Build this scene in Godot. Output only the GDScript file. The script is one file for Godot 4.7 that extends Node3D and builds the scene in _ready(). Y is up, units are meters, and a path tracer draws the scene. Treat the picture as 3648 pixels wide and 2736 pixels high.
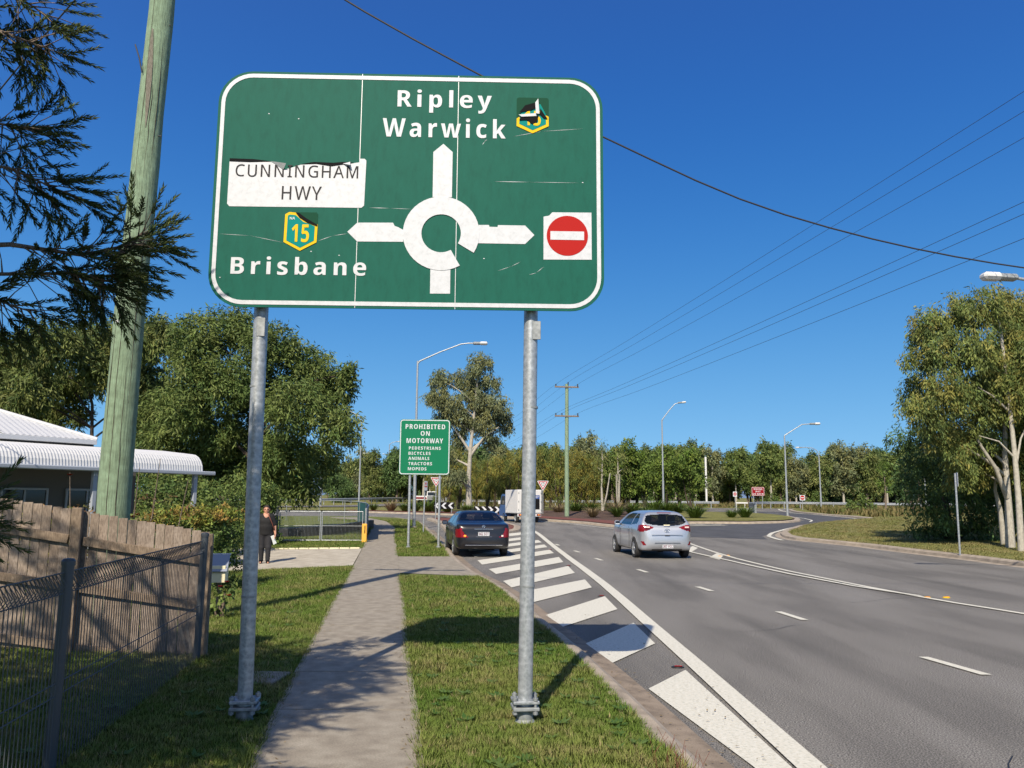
extends Node3D

# ---------------------------------------------------------------- mesh building
class B:
	var v := PackedVector3Array()
	var n := PackedVector3Array()
	var c := PackedColorArray()
	var col := Color(1, 1, 1)
	func tri(a: Vector3, b: Vector3, d: Vector3) -> void:
		var m := (b - a).cross(d - a).normalized()
		v.append(a); v.append(d); v.append(b)
		n.append(m); n.append(m); n.append(m)
		c.append(col); c.append(col); c.append(col)
	func tris(a: Vector3, b: Vector3, d: Vector3, na: Vector3, nb: Vector3, nd: Vector3) -> void:
		v.append(a); v.append(d); v.append(b)
		n.append(na); n.append(nd); n.append(nb)
		c.append(col); c.append(col); c.append(col)
	func quad(a: Vector3, b: Vector3, d: Vector3, e: Vector3) -> void:
		tri(a, b, d); tri(a, d, e)
	func out(p: Array, o: Vector3) -> void:   # a convex face turned away from o
		var q := p.duplicate()
		if (q[1] - q[0]).cross(q[2] - q[0]).dot((q[0] + q[1] + q[2]) / 3.0 - o) < 0.0:
			q.reverse()
		for k in range(1, q.size() - 1):
			tri(q[0], q[k], q[k + 1])
	func box(x: Transform3D, s: Vector3, e := 0.0) -> void:   # a box about the origin of x, edges chamfered by e
		var h := s / 2.0
		var o := x.origin
		if e <= 0.0:
			for k in 3:
				for g in [-1.0, 1.0]:
					var p := []
					for ij in [[-1, -1], [1, -1], [1, 1], [-1, 1]]:
						var w := Vector3.ZERO
						w[k] = g * h[k]; w[(k + 1) % 3] = ij[0] * h[(k + 1) % 3]; w[(k + 2) % 3] = ij[1] * h[(k + 2) % 3]
						p.append(x * w)
					out(p, o)
			return
		for k in 3:
			var a := (k + 1) % 3
			var b := (k + 2) % 3
			for g in [-1.0, 1.0]:
				var p := []
				for ij in [[-1, -1], [1, -1], [1, 1], [-1, 1]]:
					var w := Vector3.ZERO
					w[k] = g * h[k]; w[a] = ij[0] * (h[a] - e); w[b] = ij[1] * (h[b] - e)
					p.append(x * w)
				out(p, o)
			for g in [-1.0, 1.0]:
				for f in [-1.0, 1.0]:
					var p := []
					for t in [-1.0, 1.0]:
						var w := Vector3.ZERO
						w[k] = t * (h[k] - e); w[a] = g * h[a]; w[b] = f * (h[b] - e)
						var u := w
						u[a] = g * (h[a] - e); u[b] = f * h[b]
						if t < 0: p.append(x * w); p.append(x * u)
						else: p.append(x * u); p.append(x * w)
					out(p, o)
		for i in [-1.0, 1.0]:
			for j in [-1.0, 1.0]:
				for k in [-1.0, 1.0]:
					out([x * Vector3(i * h.x, j * (h.y - e), k * (h.z - e)), x * Vector3(i * (h.x - e), j * h.y, k * (h.z - e)), x * Vector3(i * (h.x - e), j * (h.y - e), k * h.z)], o)
	func tube(p: Array, r: Array, s := 8, cap := true, ov := 1.0) -> void:
		var rings := []
		var side := Vector3.ZERO
		for k in p.size():
			var t: Vector3 = (p[mini(k + 1, p.size() - 1)] - p[maxi(k - 1, 0)]).normalized()
			if side == Vector3.ZERO:
				side = t.cross(Vector3.UP if absf(t.y) < 0.9 else Vector3.RIGHT).normalized()
			side = (side - t * side.dot(t)).normalized()
			var up := t.cross(side)
			var ring := []
			var rr: float = r[mini(k, r.size() - 1)]
			for j in s:
				var a := TAU * j / s
				ring.append([p[k] + (side * cos(a) + up * sin(a) * ov) * rr, side * cos(a) + up * sin(a)])
			rings.append(ring)
		for k in p.size() - 1:
			for j in s:
				var q = rings[k][j]; var w = rings[k][(j + 1) % s]; var y = rings[k + 1][(j + 1) % s]; var z = rings[k + 1][j]
				tris(q[0], w[0], y[0], q[1], w[1], y[1])
				tris(q[0], y[0], z[0], q[1], y[1], z[1])
		if cap:
			for e in [0, p.size() - 1]:
				var f := []
				for j in s: f.append(rings[e][j][0])
				out(f, p[1] if e == 0 else p[p.size() - 2])
	func prism(poly: PackedVector2Array, d: float, x := Transform3D()) -> void:   # outline in x, y; front at z = d, back at z = 0
		var ids := Geometry2D.triangulate_polygon(poly)
		for k in range(0, ids.size(), 3):
			var q := [poly[ids[k]], poly[ids[k + 1]], poly[ids[k + 2]]]
			if (q[1] - q[0]).cross(q[2] - q[0]) < 0: q.reverse()
			tri(x * Vector3(q[0].x, q[0].y, d), x * Vector3(q[1].x, q[1].y, d), x * Vector3(q[2].x, q[2].y, d))
			if d != 0.0: tri(x * Vector3(q[0].x, q[0].y, 0), x * Vector3(q[2].x, q[2].y, 0), x * Vector3(q[1].x, q[1].y, 0))
		if d == 0.0: return
		var area := 0.0
		for k in poly.size(): area += poly[k].cross(poly[(k + 1) % poly.size()])
		for k in poly.size():
			var a := poly[k]
			var b := poly[(k + 1) % poly.size()]
			if area < 0: var t := a; a = b; b = t
			quad(x * Vector3(a.x, a.y, 0), x * Vector3(b.x, b.y, 0), x * Vector3(b.x, b.y, d), x * Vector3(a.x, a.y, d))
	func lathe(prof: Array, x := Transform3D(), s := 16) -> void:   # [radius, height] from the bottom up
		for k in prof.size() - 1:
			for j in s:
				var a := TAU * j / s
				var b := TAU * (j + 1) / s
				var da := Vector3(cos(a), 0, sin(a)); var db := Vector3(cos(b), 0, sin(b))
				var p: Array = prof[k]; var q: Array = prof[k + 1]
				var nn := Vector2(q[1] - p[1], p[0] - q[0]).normalized()
				var na: Vector3 = x.basis * (da * nn.x + Vector3.UP * nn.y); var nb: Vector3 = x.basis * (db * nn.x + Vector3.UP * nn.y)
				var P: Vector3 = x * (da * p[0] + Vector3.UP * p[1]); var Q: Vector3 = x * (db * p[0] + Vector3.UP * p[1])
				var R: Vector3 = x * (db * q[0] + Vector3.UP * q[1]); var S: Vector3 = x * (da * q[0] + Vector3.UP * q[1])
				if p[0] > 0.0001: tris(P, R, Q, na, nb, nb)
				if q[0] > 0.0001: tris(P, S, R, na, na, nb)
	func leaf(p: Vector3, d: Vector3, w: Vector3, nn: Vector3) -> void:   # one rhombus of two triangles
		var m := p + d * 0.45
		tris(p, p + d, m + w, nn, nn, nn)
		tris(p, m - w, p + d, nn, nn, nn)
	func blade(a: Vector3, d: Vector3, t: Vector3, soft: float) -> void:   # one upright sliver, lit from above whichever way it turns
		var g := (d - a).cross(t - a).normalized()
		if g.y < 0.0:
			var nn := (Vector3.UP * soft - g).normalized()
			tris(d, a, t, nn, nn, nn)
		else:
			var nn := (Vector3.UP * soft + g).normalized()
			tris(a, d, t, nn, nn, nn)
	func mesh() -> ArrayMesh:
		var a := []
		a.resize(Mesh.ARRAY_MAX)
		a[Mesh.ARRAY_VERTEX] = v; a[Mesh.ARRAY_NORMAL] = n; a[Mesh.ARRAY_COLOR] = c
		var m := ArrayMesh.new()
		m.add_surface_from_arrays(Mesh.PRIMITIVE_TRIANGLES, a)
		return m

var rng := RandomNumberGenerator.new()
var M := {}
var T := {}
var used := {}
var told := {}

func rf(a: float, b: float) -> float: return rng.randf_range(a, b)
func at(x: float, y: float, z: float, ry := 0.0) -> Transform3D: return Transform3D(Basis(Vector3.UP, ry), Vector3(x, y, z))
func smooth(t: float) -> float:
	t = clampf(t, 0, 1)
	return t * t * (3 - 2 * t)
func lut(p: Array, z: float) -> float:   # x at z along a line of [x, z] points with z falling
	for k in p.size() - 1:
		if z >= p[k + 1][1]:
			return lerpf(p[k][0], p[k + 1][0], (z - p[k][1]) / (p[k + 1][1] - p[k][1]))
	return p[-1][0]
func pv(a: Array) -> PackedVector2Array:
	var o := PackedVector2Array()
	for k in range(0, a.size(), 2): o.append(Vector2(a[k], a[k + 1]))
	return o

# ---------------------------------------------------------------- objects
func numbered(s: String) -> String:
	var k: int = used.get(s, 0)
	used[s] = k + 1
	return s if k == 0 else "%s_%03d" % [s, k]
func tag(o: Node, label := "", category := "", group := "") -> Node:
	if label: o.set_meta("label", label)
	if category: o.set_meta("category", category)
	if group: o.set_meta("group", group)
	return o
func thing(called: String, label: String, category: String, p := Vector3.ZERO, ry := 0.0, group := "") -> Node3D:
	var o := Node3D.new()
	o.name = numbered(called)
	add_child(o)
	o.position = p
	o.rotation.y = ry
	return tag(o, label, category, group)
func part(parent: Node, called: String, b, m: Material, label := "") -> MeshInstance3D:
	var o := MeshInstance3D.new()
	o.name = called
	o.mesh = b.mesh() if b is B else b
	o.material_override = null
	for k in o.mesh.get_surface_count(): o.set_surface_override_material(k, m)
	parent.add_child(o, true)
	if label: o.set_meta("label", label)
	return o
func one(called: String, b, m: Material, label: String, category: String, group := "") -> MeshInstance3D:
	var o := part(self, numbered(called), b, m)
	tag(o, label, category, group)
	return o
func struct(called: String, b, m: Material, kind := "structure", parent: Node = null) -> MeshInstance3D:
	var o := part(parent if parent else self, called if parent else numbered(called), b, m)
	if not parent or kind == "stuff": o.set_meta("kind", kind)
	return o
func copy(o: Node3D, p: Vector3, ry: float, sc: float, label := "") -> Node3D:
	var r: Node3D = o.duplicate()
	r.name = numbered(o.get_meta("stem"))
	add_child(r)
	r.position = p; r.rotation.y = ry; r.scale = Vector3.ONE * sc
	if label:
		if told.has(label): label = ("closer " if p.z > told[label] else "farther ") + label
		told[label] = p.z
		r.set_meta("label", label)
	return r
func stuff(parent: Node, called: String, m: Mesh, where: Array, tints: Array, mt: Material) -> MultiMeshInstance3D:
	var mm := MultiMesh.new()
	mm.transform_format = MultiMesh.TRANSFORM_3D
	mm.use_colors = tints.size() > 0
	mm.mesh = m
	mm.instance_count = where.size()
	for k in where.size():
		mm.set_instance_transform(k, where[k])
		if tints.size(): mm.set_instance_color(k, tints[k])
	m.surface_set_material(0, mt)
	var o := MultiMeshInstance3D.new()
	o.name = called
	o.multimesh = mm
	parent.add_child(o, true)
	o.set_meta("kind", "stuff")
	return o

# ---------------------------------------------------------------- materials
func ntex(called: String, sd: int, freq: float, stops: Array, size := 512, kind := FastNoiseLite.TYPE_SIMPLEX_SMOOTH, oct := 5, sx := 1.0, gain := 0.55) -> ImageTexture:
	var f := FastNoiseLite.new()
	f.seed = sd; f.frequency = freq; f.noise_type = kind; f.fractal_octaves = oct; f.fractal_gain = gain
	var im := f.get_seamless_image(size, size)
	im.convert(Image.FORMAT_L8)
	var d := im.get_data()
	var g := Gradient.new()
	g.offsets = PackedFloat32Array(); g.colors = PackedColorArray()
	var off := PackedFloat32Array(); var cs := PackedColorArray()
	for s in stops: off.append(s[0]); cs.append(Color(s[1]))
	g.offsets = off; g.colors = cs
	var l := []
	for k in 256:
		var q := g.sample(k / 255.0)
		l.append([int(q.r * 255), int(q.g * 255), int(q.b * 255)])
	var o := PackedByteArray()
	o.resize(d.size() * 3)
	for k in d.size():
		var q = l[d[k]]
		o[k * 3] = q[0]; o[k * 3 + 1] = q[1]; o[k * 3 + 2] = q[2]
	T[called] = ImageTexture.create_from_image(Image.create_from_data(size, size, false, Image.FORMAT_RGB8, o))
	return T[called]
func mat(called: String, c: Color, rough := 0.6, metal := 0.0, tx := "", sc := Vector3.ONE, tx2 := "", sc2 := Vector3.ONE, bump := "", bs := 0.0) -> StandardMaterial3D:
	var m := StandardMaterial3D.new()
	m.resource_name = called
	m.albedo_color = c; m.roughness = rough; m.metallic = metal
	if tx or bump:
		m.uv1_triplanar = true; m.uv1_world_triplanar = true; m.uv1_scale = sc
	if tx: m.albedo_texture = T[tx]
	if bump:
		m.heightmap_enabled = true; m.heightmap_texture = T[bump]; m.heightmap_scale = bs
	if tx2:
		m.detail_enabled = true; m.detail_blend_mode = BaseMaterial3D.BLEND_MODE_MUL
		m.detail_uv_layer = BaseMaterial3D.DETAIL_UV_2; m.detail_albedo = T[tx2]
		m.uv2_triplanar = true; m.uv2_world_triplanar = true; m.uv2_scale = sc2
	M[called] = m
	return m
func leafmat(called: String, back := 0.35, rough := 0.6) -> void:
	var m := mat(called, Color(1, 1, 1), rough)
	m.vertex_color_use_as_albedo = true
	m.backlight_enabled = true
	m.backlight = Color(back, back, back).linear_to_srgb()
	m.metallic_specular = 0.3
func lin(r: float, g: float, b: float) -> Color: return Color(r, g, b).linear_to_srgb()

func materials() -> void:
	ntex("speck", 1, 0.08, [[0.0, "#161617"], [0.3, "#7b7a78"], [0.6, "#a3a29f"], [0.75, "#cfcdc9"], [1.0, "#ffffff"]], 512, FastNoiseLite.TYPE_SIMPLEX, 3, 1, 0.8)
	ntex("blotch", 2, 0.012, [[0.0, "#cbc9c6"], [0.4, "#e2e0dd"], [0.6, "#ececea"], [1.0, "#ffffff"]], 512)
	ntex("wear", 3, 0.006, [[0.0, "#bcbbb9"], [0.38, "#dad9d7"], [0.55, "#ecebe9"], [1.0, "#ffffff"]], 512)
	ntex("conc", 4, 0.05, [[0.0, "#a29f98"], [0.4, "#bdb9b1"], [0.7, "#c9c5bd"], [1.0, "#dad6cd"]], 512, FastNoiseLite.TYPE_SIMPLEX, 5, 1, 0.75)
	ntex("soil", 5, 0.03, [[0.0, "#3f4a1c"], [0.4, "#5c6a26"], [0.6, "#74803a"], [0.8, "#8f8a52"], [1.0, "#b09f70"]], 512, FastNoiseLite.TYPE_SIMPLEX, 6, 1, 0.75)
	ntex("dry", 6, 0.02, [[0.0, "#5d6b2a"], [0.35, "#7f8440"], [0.55, "#a3985a"], [0.8, "#b8a46c"], [1.0, "#c9b584"]], 512, FastNoiseLite.TYPE_SIMPLEX, 6, 1, 0.7)
	ntex("grain", 7, 0.02, [[0.0, "#6a655f"], [0.35, "#a09a93"], [0.6, "#c6c1ba"], [1.0, "#eeeae4"]], 512, FastNoiseLite.TYPE_SIMPLEX, 5, 1, 0.7)
	ntex("polegrain", 17, 0.02, [[0.0, "#9c9c96"], [0.35, "#c6c6c0"], [0.6, "#dadad4"], [1.0, "#f6f6f0"]], 512, FastNoiseLite.TYPE_SIMPLEX, 5, 1, 0.7)
	ntex("sheeting", 18, 0.012, [[0.0, "#e2e5e4"], [0.45, "#f3f5f4"], [1.0, "#ffffff"]], 512, FastNoiseLite.TYPE_SIMPLEX, 6, 1, 0.7)
	ntex("mulch", 8, 0.05, [[0.0, "#2f211b"], [0.4, "#5b4438"], [0.6, "#79604f"], [1.0, "#a58c74"]], 512, FastNoiseLite.TYPE_SIMPLEX, 6, 1, 0.8)
	ntex("galv", 9, 0.03, [[0.0, "#b2b5b6"], [0.45, "#d9dbdb"], [0.65, "#ebecec"], [1.0, "#ffffff"]], 256, FastNoiseLite.TYPE_CELLULAR, 3)
	ntex("scuff", 10, 0.02, [[0.0, "#c5cbc8"], [0.35, "#eef0ef"], [1.0, "#ffffff"]], 512)
	ntex("hgt", 11, 0.06, [[0.0, "#000000"], [1.0, "#ffffff"]], 512, FastNoiseLite.TYPE_SIMPLEX, 5, 1, 0.8)
	ntex("paintwear", 12, 0.03, [[0.0, "#8f8b84"], [0.1, "#c6c2b9"], [0.19, "#f0ede6"], [1.0, "#ffffff"]], 512, FastNoiseLite.TYPE_SIMPLEX, 6, 1, 0.7)
	var S := Vector3.ONE
	mat("asphalt", lin(0.60, 0.58, 0.555), 0.85, 0, "speck", S * 1.1, "wear", Vector3(0.16, 0.16, 0.03), "speck", 1.0)
	mat("asphalt_new", lin(0.26, 0.265, 0.285), 0.8, 0, "speck", S * 1.7, "blotch", S * 0.1, "speck", 0.4)
	mat("concrete", lin(0.60, 0.56, 0.50), 0.9, 0, "conc", S * 1.9, "blotch", S * 0.6)
	mat("pale_concrete", lin(0.92, 0.88, 0.8), 0.9, 0, "conc", S * 0.8, "blotch", S * 0.3)
	mat("kerb_concrete", lin(0.72, 0.64, 0.56), 0.9, 0, "conc", S * 2.0, "wear", S * 0.6, "conc", 0.3)
	mat("gutter_concrete", lin(0.5, 0.42, 0.35), 0.9, 0, "conc", S * 2.0, "wear", S * 0.8, "conc", 0.3)
	mat("soil_grass", lin(0.95, 0.95, 0.7), 1.0, 0, "soil", S * 0.9, "blotch", S * 0.25, "hgt", 2.0)
	mat("dry_grass", lin(0.62, 0.68, 0.5), 1.0, 0, "dry", S * 0.35, "blotch", S * 0.06, "hgt", 4.0)
	mat("mulch", lin(0.85, 0.85, 0.85), 1.0, 0, "mulch", S * 0.8, "blotch", S * 0.2, "hgt", 4.0)
	mat("dry_soil", lin(0.42, 0.33, 0.22), 1.0, 0, "conc", S * 3.0, "soil", S * 2.0)
	mat("red_paving", lin(0.34, 0.115, 0.08), 0.85, 0, "conc", S * 3.0, "blotch", S * 0.4)
	mat("paint", lin(0.70, 0.68, 0.61), 0.7, 0, "paintwear", S * 1.1, "scuff", S * 2.3)
	mat("galvanised", lin(0.56, 0.58, 0.61), 0.45, 0.45, "galv", S * 3.0, "scuff", Vector3(2, 0.7, 2))
	mat("galvanised_dull", lin(0.36, 0.38, 0.39), 0.55, 0.3, "galv", S * 2.0)
	mat("timber", lin(0.62, 0.52, 0.45), 0.9, 0, "grain", Vector3(14, 0.9, 14), "blotch", S * 1.2, "grain", 0.2)
	mat("post_timber", lin(0.52, 0.42, 0.33), 0.9, 0, "grain", Vector3(12, 0.8, 12), "blotch", S * 1.5, "grain", 0.2)
	mat("pole_green", lin(0.37, 0.52, 0.37), 0.9, 0, "polegrain", Vector3(5, 0.22, 5), "blotch", S * 1.1, "grain", 1.4)
	mat("scar_wood", lin(0.30, 0.29, 0.25), 0.9, 0, "grain", Vector3(12, 0.8, 12))
	mat("bark", lin(0.34, 0.28, 0.23), 0.95, 0, "grain", Vector3(6, 0.7, 6), "", S, "grain", 1.5)
	mat("dark_bark", lin(0.12, 0.095, 0.075), 0.95, 0, "grain", Vector3(6, 0.7, 6), "", S, "grain", 1.5)
	mat("pale_bark", lin(0.66, 0.62, 0.57), 0.8, 0, "polegrain", Vector3(2.2, 0.35, 2.2), "blotch", S * 0.8)
	mat("sign_green", lin(0.008, 0.098, 0.070), 0.6, 0, "sheeting", Vector3(1.6, 0.5, 1.6)).metallic_specular = 0.25
	mat("sign_green_new", lin(0.005, 0.145, 0.068), 0.55).metallic_specular = 0.25
	mat("sign_white", lin(0.55, 0.56, 0.595), 0.5, 0, "sheeting", S * 2.0)
	mat("sign_red", lin(0.36, 0.014, 0.012), 0.6).metallic_specular = 0.2
	mat("sign_black", lin(0.010, 0.010, 0.011), 0.7).metallic_specular = 0.15
	mat("sign_grey_text", lin(0.045, 0.043, 0.045), 0.8).metallic_specular = 0.2
	mat("sign_back", lin(0.45, 0.46, 0.47), 0.5, 0.4)
	mat("backing_green", lin(0.006, 0.055, 0.03), 0.6).metallic_specular = 0.2
	mat("shield_teal", lin(0.0, 0.20, 0.18), 0.6).metallic_specular = 0.2
	mat("shield_yellow", lin(0.70, 0.44, 0.015), 0.6).metallic_specular = 0.2
	mat("shade_green", lin(0.008, 0.085, 0.055), 0.35)
	mat("deep_red", lin(0.22, 0.008, 0.014), 0.6).metallic_specular = 0.2
	mat("black_metal", lin(0.02, 0.02, 0.022), 0.5)
	mat("rubber", lin(0.022, 0.022, 0.022), 0.85)
	mat("white_metal", lin(0.56, 0.56, 0.55), 0.45)
	mat("roof_white", lin(0.54, 0.545, 0.55), 0.5, 0.1)
	mat("house_wall", lin(0.10, 0.095, 0.09), 0.8)
	mat("house_trim", lin(0.30, 0.33, 0.38), 0.6)
	mat("window_dark", lin(0.012, 0.013, 0.015), 0.08)
	mat("cream", lin(0.68, 0.62, 0.42), 0.5)
	mat("lid_blue", lin(0.22, 0.25, 0.31), 0.85)
	mat("yellow_paint", lin(0.72, 0.38, 0.05), 0.6)
	mat("amber", lin(0.9, 0.33, 0.02), 0.3)
	mat("shield_blue", lin(0.02, 0.06, 0.25), 0.4)
	var lit := mat("amber_lit", lin(0.9, 0.3, 0.05), 0.2)
	lit.emission_enabled = true; lit.emission = Color(1.0, 0.35, 0.08); lit.emission_energy_multiplier = 1.5
	mat("wire", lin(0.03, 0.03, 0.033), 0.6)
	mat("fence_wire", lin(0.07, 0.08, 0.09), 0.6, 0.1)
	mat("fence_post", lin(0.06, 0.07, 0.08), 0.45, 0.2)
	mat("mesh_green", lin(0.008, 0.075, 0.07), 0.6)
	mat("skin", lin(0.46, 0.23, 0.15), 0.6)
	mat("shirt_black", lin(0.007, 0.007, 0.008), 0.85)
	mat("trousers_grey", lin(0.016, 0.016, 0.02), 0.85)
	mat("hair", lin(0.03, 0.018, 0.012), 0.6)
	mat("strap_brown", lin(0.16, 0.05, 0.03), 0.6)
	mat("paper", lin(0.72, 0.76, 0.72), 0.7)
	mat("hill_haze_blue", lin(0.09, 0.14, 0.24), 1.0)  # haze of distance put into the hill colour
	for k in ["leaf_gum", "leaf_bright", "leaf_hedge", "leaf_near", "leaf_needle"]: leafmat(k)
	leafmat("grass_blade", 0.3, 0.7)

# ---------------------------------------------------------------- the place
const PATH_L := [[-1.05, 5.0], [-1.67, -5.58], [-1.95, -7.3], [-2.31, -9.74], [-2.83, -13.2], [-3.75, -19.7], [-5.36, -30.7], [-6.1, -35.5], [-7.2, -43.6], [-8.7, -50.0], [-12.5, -56.0]]
const PATH_R := [[0.1, 5.0], [-0.54, -5.6], [-0.79, -7.36], [-1.2, -10.0], [-1.62, -13.2], [-2.58, -19.7], [-4.16, -30.7], [-4.9, -35.5], [-6.0, -43.6], [-7.4, -50.0], [-9.6, -55.2]]
const KERB := [[1.62, 6.0], [1.10, -5.7], [0.88, -8.0], [0.62, -10.3], [0.25, -12.9], [-0.18, -16.15], [-0.6, -18.5], [-1.13, -20.9], [-1.9, -26.0], [-2.54, -31.3], [-3.1, -35.0], [-4.19, -41.7], [-5.21, -48.3], [-6.1, -52.4], [-7.6, -55.5], [-10.0, -57.4]]

func road_y(z: float) -> float:
	return 0.8 * smooth((-z - 24.0) / 50.0) + 0.6 * smooth((-z - 80.0) / 60.0)
func lawn_y(x: float, z: float) -> float:   # verge, lawns and lots on the left; they fall away from the road beyond the fence
	var d := clampf(lut(PATH_L, z) - x, 0.0, 4.5)
	var s := lerpf(0.07, -0.055, smooth((-z - 9.0) / 8.0))
	s = lerpf(s, -0.012, smooth((-z - 25.0) / 6.0))
	return road_y(z) + 0.1 + s * d

func sky() -> void:
	var cam := Camera3D.new()
	cam.name = "camera"
	cam.position = Vector3(0, 1.8, 0)
	cam.basis = Basis(Vector3.RIGHT, atan(252.5 / 1789.0)) * Basis(Vector3.BACK, 0.007)
	cam.fov = rad_to_deg(2.0 * atan(829.5 / 1789.0))
	cam.far = 4000.0
	add_child(cam)
	var sun := DirectionalLight3D.new()
	sun.name = "sun"
	sun.light_energy = 1.5
	sun.light_color = Color(1.0, 0.95, 0.87)
	sun.light_angular_distance = 0.5
	sun.shadow_enabled = true
	sun.look_at_from_position(Vector3.ZERO, Vector3(0.232, -0.90, -1.0))
	add_child(sun)
	var e := Environment.new()
	e.background_mode = Environment.BG_SKY
	var p := PanoramaSkyMaterial.new()
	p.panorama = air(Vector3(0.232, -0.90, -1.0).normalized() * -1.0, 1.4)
	var s := Sky.new()
	s.sky_material = p
	e.sky = s
	e.tonemap_mode = Environment.TONE_MAPPER_LINEAR
	e.tonemap_exposure = 1.4
	e.sdfgi_enabled = true; e.ssao_enabled = true; e.ssil_enabled = true
	e.fog_enabled = false
	e.fog_density = 0.0006
	e.fog_light_color = Color(0.68, 0.80, 0.95)
	var w := WorldEnvironment.new()
	w.name = "world"
	w.environment = e
	add_child(w)

func air(sun: Vector3, exposure: float) -> ImageTexture:   # a clear sky: deep blue overhead, pale at the horizon, brighter round the sun
	var w := 512
	var h := 256
	var d := PackedFloat32Array()
	for j in h:
		var el := (0.5 - (j + 0.5) / h) * PI
		var y := maxf(0.0, sin(el))
		for i in w:
			var a := (i + 0.5) / w * TAU
			var dirn := Vector3(sin(a) * cos(el), sin(el), -cos(a) * cos(el))
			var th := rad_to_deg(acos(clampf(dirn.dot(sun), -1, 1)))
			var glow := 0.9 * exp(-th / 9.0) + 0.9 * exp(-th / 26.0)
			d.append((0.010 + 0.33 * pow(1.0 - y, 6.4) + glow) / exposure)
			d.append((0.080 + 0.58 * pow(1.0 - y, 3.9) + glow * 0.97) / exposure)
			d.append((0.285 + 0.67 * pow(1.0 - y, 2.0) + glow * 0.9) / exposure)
	return ImageTexture.create_from_image(Image.create_from_data(w, h, false, Image.FORMAT_RGBF, d.to_byte_array()))

func drape(b: B, poly: PackedVector2Array, f: Callable, cell := 2.0) -> void:   # lays an outline (x, z) on the height f, cut along a grid
	var lo := poly[0]
	var hi := poly[0]
	for p in poly: lo = lo.min(p); hi = hi.max(p)
	var i0 := int(floor(lo.x / cell)); var i1 := int(ceil(hi.x / cell)); var j0 := int(floor(lo.y / cell)); var j1 := int(ceil(hi.y / cell))
	for i in range(i0, i1):
		for j in range(j0, j1):
			var q := PackedVector2Array([Vector2(i, j) * cell, Vector2(i + 1, j) * cell, Vector2(i + 1, j + 1) * cell, Vector2(i, j + 1) * cell])
			for r in Geometry2D.intersect_polygons(q, poly):
				var ids := Geometry2D.triangulate_polygon(r)
				for k in range(0, ids.size(), 3):
					var w := [r[ids[k]], r[ids[k + 1]], r[ids[k + 2]]]
					if (w[1] - w[0]).cross(w[2] - w[0]) > 0: w.reverse()
					var P := []
					var N := []
					for a in w:
						P.append(Vector3(a.x, f.call(a.x, a.y), a.y))
						N.append(Vector3(f.call(a.x - 0.3, a.y) - f.call(a.x + 0.3, a.y), 0.6, f.call(a.x, a.y - 0.3) - f.call(a.x, a.y + 0.3)).normalized())
					b.tris(P[0], P[1], P[2], N[0], N[1], N[2])
func curve(a: Array, closed: bool, step := 0.8) -> Array:   # a smooth line through flat [x, z] points
	var c := Curve2D.new()
	var m := a.size()
	for k in m:
		var p := Vector2(a[k][0], a[k][1])
		var q = a[(k - 1 + m) % m] if closed else a[maxi(k - 1, 0)]
		var r = a[(k + 1) % m] if closed else a[mini(k + 1, m - 1)]
		var t := (Vector2(r[0], r[1]) - Vector2(q[0], q[1])) / 6.0
		c.add_point(p, -t, t)
	if closed:
		var t := (Vector2(a[1][0], a[1][1]) - Vector2(a[-1][0], a[-1][1])) / 6.0
		c.add_point(Vector2(a[0][0], a[0][1]), -t, t)
	var o := []
	var l := c.get_baked_length()
	var cnt := int(ceil(l / step))
	for k in (cnt if closed else cnt + 1): o.append(c.sample_baked(l * k / cnt))
	return o
func sweep(b: B, line: Array, closed: bool, prof: Array, base: Callable) -> void:   # profile of [offset to the right hand of travel, height]
	var m := line.size()
	var rows := []
	for k in m:
		var q: Vector2 = line[(k - 1 + m) % m] if closed else line[maxi(k - 1, 0)]
		var r: Vector2 = line[(k + 1) % m] if closed else line[mini(k + 1, m - 1)]
		var t := (r - q).normalized()
		var s := Vector2(-t.y, t.x)
		var row := []
		for p in prof:
			var w: Vector2 = line[k] + s * p[0]
			row.append(Vector3(w.x, base.call(line[k].x, line[k].y) + p[1], w.y))
		rows.append(row)
	for k in (m if closed else m - 1):
		for j in prof.size() - 1:
			var a = rows[k][j]; var c = rows[k][j + 1]; var d = rows[(k + 1) % m][j + 1]; var e = rows[(k + 1) % m][j]
			var up: Vector3 = (c - a).cross(e - a)
			if up.y < 0 or (absf(up.y) < 1e-6 and prof[j][1] > prof[j + 1][1]): b.quad(a, e, d, c)
			else: b.quad(a, c, d, e)
func v2(line: Array) -> PackedVector2Array:
	var o := PackedVector2Array()
	for p in line: o.append(p)
	return o
func island(called: String, pts: Array, m: String, kerb_name := "kerb", mound := 0.0, grow := 0.0) -> PackedVector2Array:
	var line := curve(pts, true)
	var poly := v2(line)
	if not Geometry2D.is_polygon_clockwise(poly): line.reverse(); poly = v2(line)
	var s := -1.0
	var probe: Vector2 = line[0] + Vector2(-(line[1] - line[0]).y, (line[1] - line[0]).x).normalized() * 0.1
	if Geometry2D.is_point_in_polygon(probe, poly): s = 1.0
	var k := B.new()
	var base := func(_x, z): return road_y(z)
	sweep(k, line, true, [[-0.02 * s, -0.05], [0.02 * s, 0.10], [0.08 * s, 0.125], [0.38 * s, 0.13]], base)
	struct(kerb_name, k, M["kerb_concrete"])
	var inner := Geometry2D.offset_polygon(poly, -0.36)
	var b := B.new()
	for r in inner:
		drape(b, r, func(x, z): return road_y(z) + 0.115 + (mound * smooth((8.0 - Vector2(x - 4.0, (z + 66.0)).length()) / 7.0) if mound > 0.0 else 0.0))
	struct(called, b, M[m])
	return poly
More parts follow.
